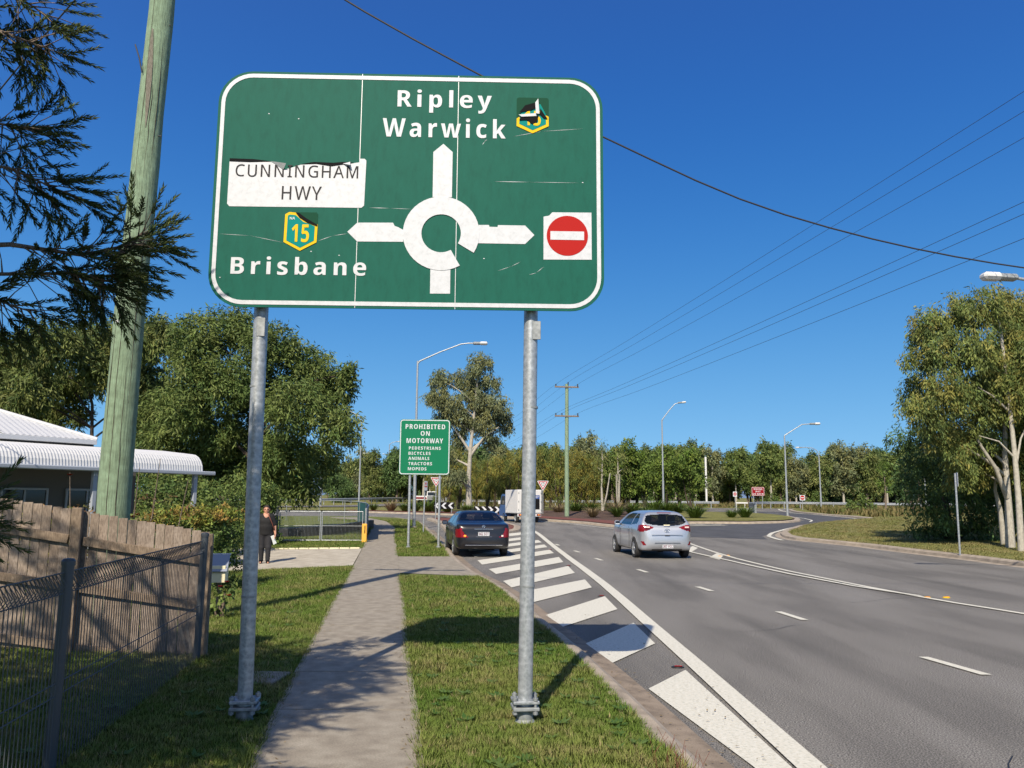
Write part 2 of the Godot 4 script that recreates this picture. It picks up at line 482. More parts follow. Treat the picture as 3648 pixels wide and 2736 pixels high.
func stripe(parent: Node, called: String, pts: Array, lift := 0.012) -> void:
	var b := B.new()
	drape(b, pv(pts), func(_x, z): return road_y(z) + lift, 3.0)
	part(parent, called, b, M["paint"])
func ribbon_line(parent: Node, called: String, pts: Array, w: float, lift := 0.016) -> void:
	var b := B.new()
	sweep(b, curve(pts, false, 1.0), false, [[-w / 2, lift], [w / 2, lift]], func(_x, z): return road_y(z))
	part(parent, called, b, M["paint"])

func ground() -> void:
	# the land: one sheet to the horizon, sunk under the roads and verges that lie on it
	var b := B.new()
	var xs := []; var zs := []
	for k in range(-30, 31): xs.append(signf(k) * (absf(k) * 4.0 + pow(maxf(0, absf(k) - 12), 2.35) * 6.0))
	for k in range(-8, 50): zs.append(-(k * 4.0 + pow(maxf(0, k - 26), 2.35) * 3.0) if k > 0 else -k * 6.0)
	var land := func(x: float, z: float) -> float:
		var r := road_y(z)
		var in_road := smooth((x + 30.0) / 6.0) * smooth((70.0 - x) / 8.0) * smooth((z + 112.0) / 6.0)
		return r - 0.5 * in_road + 0.15 * (1.0 - in_road) + 2.0 * smooth((-z - 140.0) / 200.0)
	for i in xs.size() - 1:
		for j in zs.size() - 1:
			var p := []
			for q in [[i, j], [i + 1, j], [i + 1, j + 1], [i, j + 1]]: p.append(Vector3(xs[q[0]], land.call(xs[q[0]], zs[q[1]]), zs[q[1]]))
			b.quad(p[0], p[1], p[2], p[3])
	struct("ground", b, M["dry_grass"])
	# asphalt of the road, the roundabout and the slip lanes
	b = B.new()
	drape(b, pv([-3, 10, 60, 10, 70, -60, 66, -108, 20, -108, -26, -108, -26, -50, -9, -50, -1.5, -14]), func(_x, z): return road_y(z), 2.0)
	var road := struct("road", b, M["asphalt"])
	b = B.new()
	var np := [[5.8, -39.6], [9.0, -39.2], [11.6, -38.0], [12.1, -40.5], [14.0, -44.0], [19.4, -52.3], [24.0, -56.0], [25.5, -58.4], [26.2, -64.0], [26.0, -69.0], [30.0, -86.0], [26.0, -92.0], [18.0, -84.0], [20.8, -70.5], [21.2, -64], [20.5, -58.4], [18.2, -54.2], [14.9, -52.0], [11.4, -51.8], [8.5, -50.4]]
	var npv := PackedVector2Array()
	for p in np: npv.append(Vector2(p[0], p[1]))
	drape(b, npv, func(_x, z): return road_y(z) + 0.005, 2.0)
	struct("asphalt_patch", b, M["asphalt_new"])
	# left verge, lawn and lots, up to the kerb
	b = B.new()
	var kl := curve(KERB, false, 0.6)
	var poly := PackedVector2Array()
	for p in kl: poly.append(p - Vector2(0.02, 0))
	poly.append_array(pv([-22, -58, -24, -70, -40, -75, -40, 6]))
	drape(b, poly, lawn_y, 1.0)
	struct("lawn", b, M["soil_grass"])
	b = B.new()
	sweep(b, kl, false, [[-0.08, 0.085], [0.0, 0.105], [0.14, 0.10], [0.2, 0.07], [0.23, 0.022]], func(_x, z): return road_y(z))
	struct("kerb", b, M["kerb_concrete"])
	b = B.new()
	sweep(b, kl.filter(func(p): return p.y > -44.0), false, [[0.22, 0.022], [0.46, 0.008]], func(_x, z): return road_y(z))
	struct("gutter", b, M["gutter_concrete"])
	# footpath, in slabs between joints
	b = B.new()
	var z := 5.0
	while z > -54.0:
		var zz := z - 1.5
		var q := [Vector2(lut(PATH_L, z - 0.009), z - 0.009), Vector2(lut(PATH_R, z - 0.009), z - 0.009), Vector2(lut(PATH_R, zz + 0.009), zz + 0.009), Vector2(lut(PATH_L, zz + 0.009), zz + 0.009)]
		var p := []
		for w in q: p.append(Vector3(w.x, lawn_y(w.x, w.y) + 0.02, w.y))
		b.quad(p[0], p[1], p[2], p[3])
		for k in 4:
			var dn := Vector3(0, -0.05, 0)
			b.quad(p[k] + dn, p[(k + 1) % 4] + dn, p[(k + 1) % 4], p[k])
		z = zz
	struct("footpath", b, M["concrete"])
	# driveway: apron to the road and the pale slab into the lot
	b = B.new()
	drape(b, pv([-2.62, -19.85, -0.72, -19.1, -0.95, -20.2, -1.85, -25.7, -3.42, -25.5]), func(x, w): return lawn_y(x, w) + 0.012, 1.0)
	struct("driveway_apron", b, M["concrete"])
	b = B.new()
	drape(b, pv([-4.1, -21.9, -6.6, -22.05, -12, -22.6, -16, -22.9, -16, -30, -8.1, -29.3, -5.15, -29.15]), func(x, w): return lawn_y(x, w) + 0.014, 1.0)
	var dw := struct("driveway", b, M["pale_concrete"])
	for k in 16:   # bricks that edge the slab
		var s := B.new()
		var xx := -5.4 - 0.36 * k
		s.box(at(xx, lawn_y(xx, -29.25) + 0.02, -29.2 - 0.03 * k + rf(-0.01, 0.01), rf(-0.04, 0.04)), Vector3(0.33, 0.06, 0.11), 0.008)
		part(dw, "edging_brick", s, M["cream"])
	# a slab of old concrete by the left post
	b = B.new()
	b.box(at(-2.36, 0.115, -8.15, -0.1), Vector3(0.42, 0.05, 0.5), 0.01)
	struct("concrete_pad", b, M["concrete"])
	# right verge
	var rk := [[18, 6], [16.6, -10], [15.4, -20], [14.9, -25.0], [14.9, -27.3], [14.5, -30.3], [14.1, -33.5], [13.3, -36.2], [12.75, -37.6], [12.75, -39.4], [13.3, -41.6], [14.5, -44.6], [16.7, -48.9], [19.4, -52.5], [21.7, -54.8], [23.6, -56.4], [26, -58]]
	var rl := curve(rk, false, 0.7)
	b = B.new()
	sweep(b, rl, false, [[-0.30, 0.0], [0.0, 0.01], [0.02, 0.10], [0.1, 0.125], [0.42, 0.13]], func(_x, w): return road_y(w))
	struct("kerb", b, M["kerb_concrete"])
	poly = PackedVector2Array()
	for p in rl: poly.append(p + Vector2(0.3, 0.05))
	poly.append_array(pv([30, -60, 46, -66, 80, -70, 80, 6]))
	b = B.new()
	drape(b, poly, func(x, w): return road_y(w) + 0.12 + 0.015 * maxf(0.0, x - 16.0), 2.0)
	struct("verge", b, M["dry_grass"])
	# grass between the slip lanes
	island("verge", [[24.9, -58.6], [25.9, -61], [26.0, -65], [25.8, -69.5], [27.5, -78], [29.2, -86], [32.5, -98], [35.5, -103], [40, -102], [60, -100], [74, -100], [74, -64], [46, -61], [30, -58.5]], "dry_grass")
	# the island in the middle of the roundabout, with a band of red paving in front
	var cp := island("island", [[-21, -76], [-14, -69.5], [-8.5, -65.4], [-3.6, -61.8], [0, -57.5], [2.3, -54], [4.2, -51.3], [5.2, -48.6], [6.0, -46.9], [7.2, -48.0], [8.7, -50.8], [11.4, -52.3], [14.9, -52.4], [17.8, -53.9], [19.2, -55.7], [20.2, -58.5], [21.0, -64], [20.6, -70], [17.5, -76], [8, -84], [-8, -86], [-18, -82]], "mulch", "kerb", 0.16)
	b = B.new()
	for k in 7:
		var x0 := -14.0 + 3.2 * k
		for r in Geometry2D.intersect_polygons(Geometry2D.offset_polygon(cp, -0.5)[0], pv([x0, -74, x0, -40, x0 + 3.2, -40, x0 + 3.2, -74])):
			for q in Geometry2D.clip_polygons(r, Geometry2D.offset_polygon(cp, -2.4)[0]): drape(b, q, func(_x, w): return road_y(w) + 0.15, 1.0)
	struct("red_paving", b, M["red_paving"])
	b = B.new()
	for r in Geometry2D.intersect_polygons(Geometry2D.offset_polygon(cp, -0.5)[0], pv([8.5, -40, 30, -40, 30, -90, 12, -90])):
		drape(b, r, func(_x, w): return road_y(w) + 0.17, 2.0)
	struct("island_grass", b, M["dry_grass"])
	# splitter island beside the black car
	island("splitter_island", [[-2.95, -40.4], [-3.7, -45.5], [-4.7, -51.5], [-5.6, -55], [-4.6, -56.2], [-2.4, -54.2], [-0.2, -50.2], [0.55, -46], [0.5, -43], [-0.1, -41.2], [-1.5, -40.4]], "red_paving")
	# the exit road that curls away to the left and its kerb line
	b = B.new()
	var ex := curve([[-60, -80], [-40, -83], [-28, -88], [-20, -95], [-15, -104], [-11, -116], [-4, -132], [10, -150]], false, 2.0)
	sweep(b, ex, false, [[-4.2, 0.19], [4.2, 0.19]], func(_x, w): return road_y(w))
	struct("road", b, M["asphalt"])
	b = B.new()
	drape(b, pv([-26, -72, -9.0, -68.0, 2, -80, 20, -88, 22, -92, 20, -106, -14, -107, -26, -106]), func(_x, w): return road_y(w) + 0.14, 2.0)
	struct("verge", b, M["dry_grass"])
	# distant range, painted the blue of haze
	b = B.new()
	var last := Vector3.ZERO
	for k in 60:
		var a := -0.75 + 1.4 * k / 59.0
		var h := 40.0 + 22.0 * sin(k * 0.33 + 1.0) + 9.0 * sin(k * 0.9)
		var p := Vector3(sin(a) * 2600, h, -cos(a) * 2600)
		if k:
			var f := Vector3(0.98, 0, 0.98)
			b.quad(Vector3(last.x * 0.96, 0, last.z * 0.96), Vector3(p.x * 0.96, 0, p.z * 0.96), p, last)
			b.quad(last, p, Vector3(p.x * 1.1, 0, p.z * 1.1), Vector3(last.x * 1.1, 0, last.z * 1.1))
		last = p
	struct("hills", b, M["hill_haze_blue"])
	# painted markings, parts of the road
	for q in [[1.34, -8.34, 1.89, -9.26, 1.93, -5.99, 1.86, -4.6, 1.77, -4.6, 1.67, -5.99], [0.96, -10.89, 1.84, -12.74, 1.85, -10.93, 1.15, -9.63], [0.56, -13.52, 1.80, -16.22, 1.80, -14.31, 0.76, -12.30], [0.2, -16.85, 1.72, -19.63, 1.71, -17.83, 0.41, -15.2], [-0.17, -19.11, 1.6, -23.62, 1.62, -21.36, 0.02, -17.72], [-0.58, -22.37, 1.55, -27.23, 1.56, -25.07, -0.36, -20.9], [-1.01, -25.56, 1.42, -30.70, 1.48, -29.02, -0.81, -23.9], [-1.3, -28.2, 1.33, -33.6, 1.39, -32.1, -1.15, -26.9], [-1.6, -30.9, 1.18, -36.4, 1.28, -34.9, -1.45, -29.6], [-1.9, -33.6, 1.0, -39.2, 1.1, -37.7, -1.75, -32.3], [-2.4, -37.0, 0.75, -42.4, 0.9, -40.6, -2.2, -35.4]]:
		stripe(road, "chevron_stripe", q)
	ribbon_line(road, "edge_line", [[2.1, 4.0], [2.06, -6.0], [2.07, -9.4], [2.06, -13.1], [2.04, -18.8], [1.82, -27.8], [1.33, -41.0], [0.9, -46.0]], 0.21, 0.017)
	for q in [[5.05, -9.12, 4.88, -10.13], [4.55, -13.18, 4.45, -14.15], [4.1, -17.3, 4.0, -18.15], [3.5, -21.7, 3.4, -22.6], [2.8, -25.9, 2.68, -26.8], [2.4, -29.5, 2.28, -30.3], [1.9, -33.1, 1.8, -33.9], [5.4, -4.2, 5.25, -5.6]]:
		stripe(road, "lane_dash", [q[0] - 0.06, q[1], q[0] + 0.06, q[1], q[2] + 0.06, q[3], q[2] - 0.06, q[3]])
	ribbon_line(road, "centre_line", [[11.2, 4], [9.3, -10], [8.5, -14.1], [8.05, -15.8], [7.72, -18.4], [7.36, -22.4], [7.23, -27.2], [7.35, -33.4], [7.6, -39], [8.2, -44]], 0.13)
	ribbon_line(road, "centre_line", [[8.0, -16.6], [7.52, -18.3], [7.06, -21.6], [6.75, -26.3], [6.35, -30.5], [6.1, -36.0], [6.1, -41.0], [6.3, -44.8]], 0.13, 0.021)
	for k in 4:
		var zz := -26.5 - 3.6 * k
		stripe(road, "median_stripe", [6.55 - 0.1 * k, zz, 7.15, zz - 1.9 - 0.2 * k, 7.2, zz - 3.0 - 0.2 * k, 6.5 - 0.1 * k, zz - 1.1], 0.012)
	ribbon_line(road, "hatch_line", [[7.0, -46.9], [9.2, -48.6], [12.9, -50.2]], 0.55, 0.026)
	ribbon_line(road, "hatch_line", [[9.0, -50.6], [10.8, -51.2], [12.7, -50.7]], 0.5, 0.026)
	ribbon_line(road, "hatch_line", [[8.0, -48.4], [9.9, -50.0], [11.6, -50.5]], 0.5, 0.026)
	ribbon_line(road, "edge_line", [[-3.0, -60.6], [-0.6, -57.2], [1.6, -53.9], [3.5, -51], [4.6, -48.2], [5.6, -45.8], [6.5, -45.4]], 0.16)
	ribbon_line(road, "edge_line", [[12.0, -37.2], [12.05, -38.2], [12.3, -40.2], [13.2, -42.6], [14.9, -45.9], [16.7, -49.1], [19.3, -52.8], [22, -55.5]], 0.2, 0.024)
	ribbon_line(road, "edge_line", [[19.7, -55.3], [20.7, -57.6], [21.4, -61.5], [21.4, -66]], 0.14, 0.024)
	ribbon_line(road, "edge_line", [[24.6, -58.4], [25.3, -62], [25.5, -67], [26.6, -76], [29.0, -88], [32.6, -102], [35, -106]], 0.2, 0.024)
	for k in 7: stripe(road, "hold_line", [19.6 + 1.45 * k, -84.5 + 1.9 * k, 20.5 + 1.45 * k, -83.6 + 1.9 * k, 20.5 + 1.45 * k, -82.9 + 1.9 * k, 19.6 + 1.45 * k, -83.8 + 1.9 * k], 0.03)

func litter() -> void:
	# thin cracks in the asphalt, parts of the road
	var road: Node = get_node("road")
	for q in [[3.0, -5.2, 1.3, 7], [5.8, -8.0, -0.4, 9], [3.2, -12.0, 0.5, 8], [6.2, -15.5, 0.2, 10], [8.8, -9.0, 1.2, 6]]:
		var line := []
		var p := Vector2(q[0], q[1])
		var a: float = q[2]
		for k in q[3]:
			line.append(p)
			a += rf(-0.5, 0.5)
			p += Vector2(cos(a), -absf(sin(a)) - 0.2) * rf(0.12, 0.25)
		var b := B.new()
		sweep(b, line, false, [[-0.006, 0.003], [0.006, 0.004]], func(_x, z): return road_y(z))
		part(road, "crack", b, M["black_metal"])
	# fallen leaves and grit along the gutter and the path edges
	var b := B.new()
	b.leaf(Vector3(0, 0, -0.025), Vector3(0, 0.004, 0.05), Vector3(0.009, 0, 0), Vector3.UP)
	var where := []
	var tints := []
	for k in 900:
		var z := -4.4 - 22.0 * pow(rng.randf(), 1.5)
		var e := rng.randi() % 4
		var x: float = [lut(KERB, z) + 0.25 + absf(rf(-0.15, 0.3)), lut(PATH_L, z) + rf(0.0, 0.2), lut(PATH_R, z) - rf(0.0, 0.15), lut(KERB, z) + rf(0.3, 1.2)][e]
		var y: float = (lawn_y(x, z) + 0.026) if e == 1 or e == 2 else road_y(z) + 0.028
		where.append(Transform3D(Basis(Vector3.UP, rf(0, TAU)) * Basis(Vector3.RIGHT, rf(-0.3, 0.3)) * Basis.from_scale(Vector3.ONE * rf(0.25, 1.0)), Vector3(x, y, z)))
		tints.append(Color(0.16, 0.11, 0.05).lerp(Color(0.34, 0.27, 0.15), rng.randf()))
	var o := thing("leaf_litter", "fallen leaves and grit along the gutter and the path edges", "leaves")
	o.set_meta("kind", "stuff")
	stuff(o, "leaves", b.mesh(), where, tints, M["grass_blade"])
	# flat broad-leaved weeds in the lawn
	b = B.new()
	for k in 9:
		var a := TAU * k / 9.0 + rf(-0.2, 0.2)
		b.col = Color(1, 1, 1) * rf(0.8, 1.2)
		var d := Vector3(cos(a), rf(0.15, 0.5), sin(a)).normalized() * rf(0.05, 0.085)
		b.leaf(Vector3.ZERO, d, Vector3(sin(a), 0, -cos(a)) * 0.016, Vector3(cos(a) * 0.2, 1, sin(a) * 0.2).normalized())
	where = []
	tints = []
	for k in 260:
		var z := -4.5 - 14.0 * pow(rng.randf(), 1.3)
		var x := rf(lut(PATH_R, z) + 0.05, lut(KERB, z) - 0.06) if rng.randf() < 0.65 else lut(PATH_L, z) - rf(0.05, 2.0)
		where.append(Transform3D(Basis(Vector3.UP, rf(0, TAU)) * Basis.from_scale(Vector3.ONE * rf(0.6, 1.4)), Vector3(x, lawn_y(x, z) + 0.012, z)))
		tints.append(Color(0.075, 0.16, 0.03).lerp(Color(0.13, 0.2, 0.05), rng.randf()))
	o = thing("weeds", "flat broad-leaved weeds scattered through the mown grass", "weeds")
	o.set_meta("kind", "stuff")
	stuff(o, "leaves", b.mesh(), where, tints, M["leaf_bright"])

func markers() -> void:   # raised reflective studs on the lines
	var where := [["red", 1.84, -9.43, "nearest red stud beside the white edge line past the sign shadow"], ["red", 1.74, -16.26, "second red stud along the white edge line, between painted stripes"], ["red", 1.62, -23.71, "third red stud on the white edge line beside the striped island"], ["red", 1.44, -30.7, "farthest red stud on the edge line beside the black sedan"], ["amber", 8.05, -16.42, "nearer amber stud on the white centre line at right, left of its pair"], ["amber", 8.44, -16.45, "amber stud just right of the white centre line, right of its pair"], ["amber", 6.95, -28.09, "amber stud inside the double line right of the silver hatchback"], ["amber", 7.33, -28.49, "amber stud on the outer line right of the silver hatchback"]]
	for w in where:
		var o := thing("road_stud", w[3], "road stud", Vector3(w[1], road_y(w[2]), w[2]), 0.0, "reflective studs on the road lines")
		var b := B.new()
		b.lathe([[0.06, 0.0], [0.058, 0.012], [0.04, 0.02], [0.0, 0.021]], Transform3D(Basis.from_scale(Vector3(1.2, 1, 0.9)), Vector3.ZERO), 12)
		part(o, "base", b, M["shield_yellow" if w[0] == "amber" else "black_metal"])
		b = B.new()
		b.box(Transform3D(Basis(Vector3.RIGHT, -0.5), Vector3(0, 0.021, 0.028)), Vector3(0.085, 0.006, 0.03), 0.002)
		part(o, "reflector", b, M["amber" if w[0] == "amber" else "sign_red"])

# ---------------------------------------------------------------- signs
func font(called := "Droid Sans", w := 700, gap := 0) -> Font:
	var f := SystemFont.new()
	f.font_names = PackedStringArray([called])
	f.font_weight = w
	if gap == 0: return f
	var v := FontVariation.new()
	v.base_font = f
	v.spacing_glyph = gap
	return v
func letters(parent: Node3D, called: String, text: String, x0: float, y0: float, x1: float, y1: float, z: float, m: Material, gap := 0, w := 700, turn := 0.0, depth := 0.003) -> MeshInstance3D:
	var t := TextMesh.new()
	t.text = text
	t.font = font("Droid Sans", w, gap)
	t.font_size = 64
	t.pixel_size = 0.01
	t.depth = 0.02
	t.curve_step = 1.0
	var bb := t.get_aabb()
	var sx := (x1 - x0) / maxf(bb.size.x, 0.001)
	var sy := (y1 - y0) / maxf(bb.size.y, 0.001)
	var o := part(parent, called, t, m)
	o.transform = Transform3D(Basis(Vector3.UP, turn) * Basis.from_scale(Vector3(sx, sy, depth / 0.02)), Vector3.ZERO)
	var cc := Vector3((x0 + x1) / 2, (y0 + y1) / 2, z)
	o.position = cc - o.transform.basis * (bb.position + bb.size / 2)
	return o
func rrect(x0: float, y0: float, x1: float, y1: float, r: float, steps := 7) -> PackedVector2Array:
	var o := PackedVector2Array()
	for q in [[x1 - r, y1 - r, 0.0], [x0 + r, y1 - r, 0.25], [x0 + r, y0 + r, 0.5], [x1 - r, y0 + r, 0.75]]:
		for k in steps + 1:
			var a: float = TAU * (q[2] + 0.25 * k / steps)
			o.append(Vector2(q[0] + cos(a) * r, q[1] + sin(a) * r))
	return o
func frame(b: B, outer: PackedVector2Array, inner: PackedVector2Array, d: float, x: Transform3D) -> void:   # a flat band between two outlines of as many points
	var m := outer.size()
	for k in m:
		var j := (k + 1) % m
		b.prism(PackedVector2Array([outer[k], outer[j], inner[j], inner[k]]), d, x)
func clip_x(poly: PackedVector2Array, x0: float, x1: float) -> PackedVector2Array:
	return Geometry2D.intersect_polygons(poly, pv([x0, -9, x1, -9, x1, 9, x0, 9]))[0]
func shift(p: PackedVector2Array, s: float, c: Vector2, o := Vector2.ZERO) -> PackedVector2Array:
	var r := PackedVector2Array()
	for q in p: r.append((q - c) * s + c + o)
	return r
func at_z(z: float, y := 0.0) -> Transform3D: return at(0, y, z)

func direction_sign() -> void:
	var H := 3.345
	var o := thing("direction_sign", "large green roundabout direction sign on two grey posts over the footpath", "road sign", Vector3(-0.865, 0.1, -6.62), 0.025)
	var z := 0.0
	var outer := rrect(-1.62, H - 0.1, 1.62, H + 1.94, 0.28, 9)
	for s in [[-1.7, -0.4245], [-0.4195, 0.391], [0.396, 1.7]]:   # three sheets with a joint between them
		var b := B.new()
		b.prism(clip_x(outer, s[0], s[1]), 0.012, at_z(z))
		part(o, "panel_sheet", b, M["sign_green"])
	var y0 := H - 0.1
	var b := B.new()
	frame(b, rrect(-1.595, y0 + 0.022, 1.595, y0 + 2.018, 0.26, 9), rrect(-1.563, y0 + 0.056, 1.563, y0 + 1.984, 0.228, 9), 0.003, at_z(z + 0.0125))
	part(o, "border", b, M["sign_white"])
	for k in [0, 1]:
		b = B.new()
		b.box(at([-0.422, 0.3935][k], y0 + 1.02, z + 0.0075), Vector3(0.006, 2.03, 0.009))
		part(o, "joint_strip", b, M["sign_back"])
	for q in [["Ripley", -0.12, 1.698, 0.677, 1.904, 9], ["Warwick", -0.239, 1.478, 0.797, 1.652, 9], ["Brisbane", -1.441, 0.27, -0.339, 0.425, 9]]:
		letters(o, "legend", q[0], q[1], y0 + q[2], q[3], y0 + q[4], z + 0.0145, M["sign_white"], q[5])
	# the roundabout diagram: a ring open at lower right, three arrows and the stem
	b = B.new()
	var c := Vector2(0.27, y0 + 0.643)
	var ro := PackedVector2Array(); var ri := PackedVector2Array()
	for k in 41:
		var a := deg_to_rad(-31.0 + (360.0 - 31.0 + 2.0) * k / 40.0)
		ro.append(c + Vector2(cos(a), sin(a)) * 0.316)
		ri.append(c + Vector2(cos(a), sin(a)) * 0.163)
	ri.reverse()
	ro.append_array(ri)
	b.prism(ro, 0.003, at_z(z + 0.016))
	part(o, "ring", b, M["sign_white"])
	for q in [[0.274, 1.423, 0.353, 1.351, 0.353, 0.955, 0.193, 0.955, 0.191, 1.349], [-0.503, 0.645, -0.424, 0.724, -0.13, 0.728, -0.115, 0.70, -0.085, 0.69, -0.04, 0.665, -0.042, 0.566, -0.42, 0.563], [1.042, 0.64, 0.965, 0.562, 0.578, 0.563, 0.578, 0.72, 0.665, 0.721, 0.668, 0.706, 0.735, 0.704, 0.74, 0.721, 0.965, 0.721]]:
		b = B.new()
		b.prism(shift(pv(q), 1.0, Vector2.ZERO, Vector2(0, y0)), 0.003, at_z(z + 0.0125))
		part(o, "arrow", b, M["sign_white"])
	b = B.new()
	b.prism(shift(pv([0.188, 0.131, 0.352, 0.132, 0.351, 0.335, 0.187, 0.335]), 1.0, Vector2.ZERO, Vector2(0, y0)), 0.003, at_z(z + 0.0125))
	part(o, "stem", b, M["sign_white"])
	# the white patch with a torn top edge
	b = B.new()
	b.prism(shift(pv([-1.50, 0.87, -1.48, 0.848, -0.395, 0.852, -0.373, 0.872, -0.366, 1.262, -0.38, 1.279, -0.424, 1.279, -0.424, 1.247, -0.483, 1.237, -0.56, 1.225, -0.655, 1.207, -0.78, 1.226, -0.906, 1.218, -1.0, 1.185, -1.045, 1.171, -1.09, 1.2, -1.157, 1.238, -1.328, 1.232, -1.499, 1.236]), 1.0, Vector2.ZERO, Vector2(0, y0)), 0.003, at_z(z + 0.0125))
	part(o, "white_patch", b, M["sign_white"])
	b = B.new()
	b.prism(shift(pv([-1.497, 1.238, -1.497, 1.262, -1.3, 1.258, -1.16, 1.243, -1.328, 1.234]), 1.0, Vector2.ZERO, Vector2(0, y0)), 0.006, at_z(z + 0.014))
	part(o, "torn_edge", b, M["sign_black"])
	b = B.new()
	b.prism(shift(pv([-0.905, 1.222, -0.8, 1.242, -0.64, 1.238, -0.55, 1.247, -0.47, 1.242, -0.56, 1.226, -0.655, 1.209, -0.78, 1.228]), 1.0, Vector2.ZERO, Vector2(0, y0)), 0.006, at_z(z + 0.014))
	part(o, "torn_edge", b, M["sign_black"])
	for q in [[-1.16, 1.244, -1.05, 1.172, -1.02, 1.21], [-0.5, 1.25, -0.56, 1.232, -0.49, 1.205]]:   # curls of film that stand off the sheet
		b = B.new()
		b.tri(Vector3(q[0], y0 + q[1], z + 0.018), Vector3(q[2], y0 + q[3], z + 0.02), Vector3(q[4], y0 + q[5], z + 0.06))
		part(o, "peeled_film", b, M["sign_white"])
	letters(o, "legend", "CUNNINGHAM", -1.444, y0 + 1.105, -0.43, y0 + 1.212, z + 0.017, M["sign_grey_text"], 4, 400)
	letters(o, "legend", "HWY", -1.055, y0 + 0.914, -0.727, y0 + 1.029, z + 0.017, M["sign_grey_text"], 4, 400)
	# route shields
	var sh := pv([-0.885, 0.476, -0.752, 0.55, -0.748, 0.70, -0.80, 0.722, -0.855, 0.742, -0.92, 0.80, -0.985, 0.806, -1.018, 0.786, -1.022, 0.549])
	b = B.new()
	b.prism(shift(pv([-0.99, 0.806, -0.76, 0.806, -0.748, 0.79, -0.748, 0.6, -0.99, 0.6]), 1.0, Vector2.ZERO, Vector2(0, y0)), 0.002, at_z(z + 0.0125))
	part(o, "shield_backing", b, M["backing_green"])
	b = B.new()
	b.prism(shift(sh, 1.0, Vector2.ZERO, Vector2(0, y0)), 0.003, at_z(z + 0.0145))
	part(o, "shield_border", b, M["shield_yellow"])
	b = B.new()
	b.prism(shift(Geometry2D.offset_polygon(sh, -0.022)[0], 1.0, Vector2.ZERO, Vector2(0, y0)), 0.002, at_z(z + 0.0175))
	part(o, "shield", b, M["shield_teal"])
	letters(o, "route_number", "15", -0.957, y0 + 0.548, -0.815, y0 + 0.70, z + 0.021, M["shield_yellow"], 2)
	letters(o, "legend", "NA", -0.978, y0 + 0.74, -0.935, y0 + 0.762, z + 0.021, M["sign_white"])
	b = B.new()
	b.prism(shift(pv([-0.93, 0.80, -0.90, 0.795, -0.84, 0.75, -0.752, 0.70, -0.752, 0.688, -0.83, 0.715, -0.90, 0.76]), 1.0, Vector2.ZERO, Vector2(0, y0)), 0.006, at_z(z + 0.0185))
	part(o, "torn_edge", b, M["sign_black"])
	sh = pv([1.024, 1.530, 1.16, 1.596, 1.158, 1.68, 1.11, 1.77, 1.075, 1.83, 1.03, 1.80, 0.96, 1.76, 0.905, 1.70, 0.889, 1.66, 0.888, 1.593])
	b = B.new()
	b.prism(shift(rrect(0.888, 1.58, 1.16, 1.85, 0.02, 3), 1.0, Vector2.ZERO, Vector2(0, y0)), 0.002, at_z(z + 0.0125))
	part(o, "shield_backing", b, M["backing_green"])
	b = B.new()
	b.prism(shift(pv([1.024, 1.530, 1.16, 1.596, 1.159, 1.68, 1.10, 1.71, 0.95, 1.70, 0.889, 1.66, 0.888, 1.593]), 1.0, Vector2.ZERO, Vector2(0, y0)), 0.003, at_z(z + 0.0145))
	part(o, "shield_border", b, M["shield_yellow"])
	b = B.new()
	b.prism(shift(pv([1.024, 1.556, 1.138, 1.612, 1.135, 1.70, 1.09, 1.79, 1.03, 1.79, 0.96, 1.75, 0.915, 1.69, 0.91, 1.612]), 1.0, Vector2.ZERO, Vector2(0, y0)), 0.002, at_z(z + 0.0175))
	part(o, "shield", b, M["shield_teal"])
	letters(o, "route_number", "15", 0.954, y0 + 1.596, 1.092, y0 + 1.728, z + 0.021, M["shield_yellow"], 2)
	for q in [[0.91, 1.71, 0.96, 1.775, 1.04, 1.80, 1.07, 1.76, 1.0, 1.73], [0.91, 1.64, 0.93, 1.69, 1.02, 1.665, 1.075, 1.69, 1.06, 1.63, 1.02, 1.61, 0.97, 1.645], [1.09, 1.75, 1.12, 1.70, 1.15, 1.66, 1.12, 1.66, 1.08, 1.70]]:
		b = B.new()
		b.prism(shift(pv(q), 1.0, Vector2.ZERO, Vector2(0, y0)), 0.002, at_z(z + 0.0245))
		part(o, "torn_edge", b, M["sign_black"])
	for q in [[0.905, 1.69, 1.05, 1.705, 1.055, 1.68, 0.93, 1.672], [1.05, 1.705, 1.045, 1.80, 1.07, 1.835, 1.08, 1.70]]:
		b = B.new()
		b.prism(shift(pv(q), 1.0, Vector2.ZERO, Vector2(0, y0)), 0.004, Transform3D(Basis(Vector3.RIGHT, 0.03), Vector3(0, 0, z + 0.03 - 0.03 * (y0 + 1.7))))
		part(o, "peeled_film", b, M["sign_white"])
	# no-entry panel
	b = B.new()
	b.prism(shift(pv([1.118, 0.432, 1.518, 0.436, 1.518, 0.841, 1.19, 0.839, 1.165, 0.81, 1.118, 0.80]), 1.0, Vector2.ZERO, Vector2(0, y0)), 0.003, at_z(z + 0.0125))
	part(o, "white_patch", b, M["sign_white"])
	b = B.new()
	var disc := PackedVector2Array()
	for k in 40: disc.append(Vector2(1.316, y0 + 0.638) + Vector2(cos(TAU * k / 40), sin(TAU * k / 40)) * 0.172)
	b.prism(disc, 0.002, at_z(z + 0.0155))
	part(o, "red_disc", b, M["sign_red"])
	b = B.new()
	b.prism(shift(pv([1.175, 0.602, 1.455, 0.602, 1.455, 0.675, 1.175, 0.675]), 1.0, Vector2.ZERO, Vector2(0, y0)), 0.002, at_z(z + 0.0175))
	part(o, "white_bar", b, M["sign_white"])
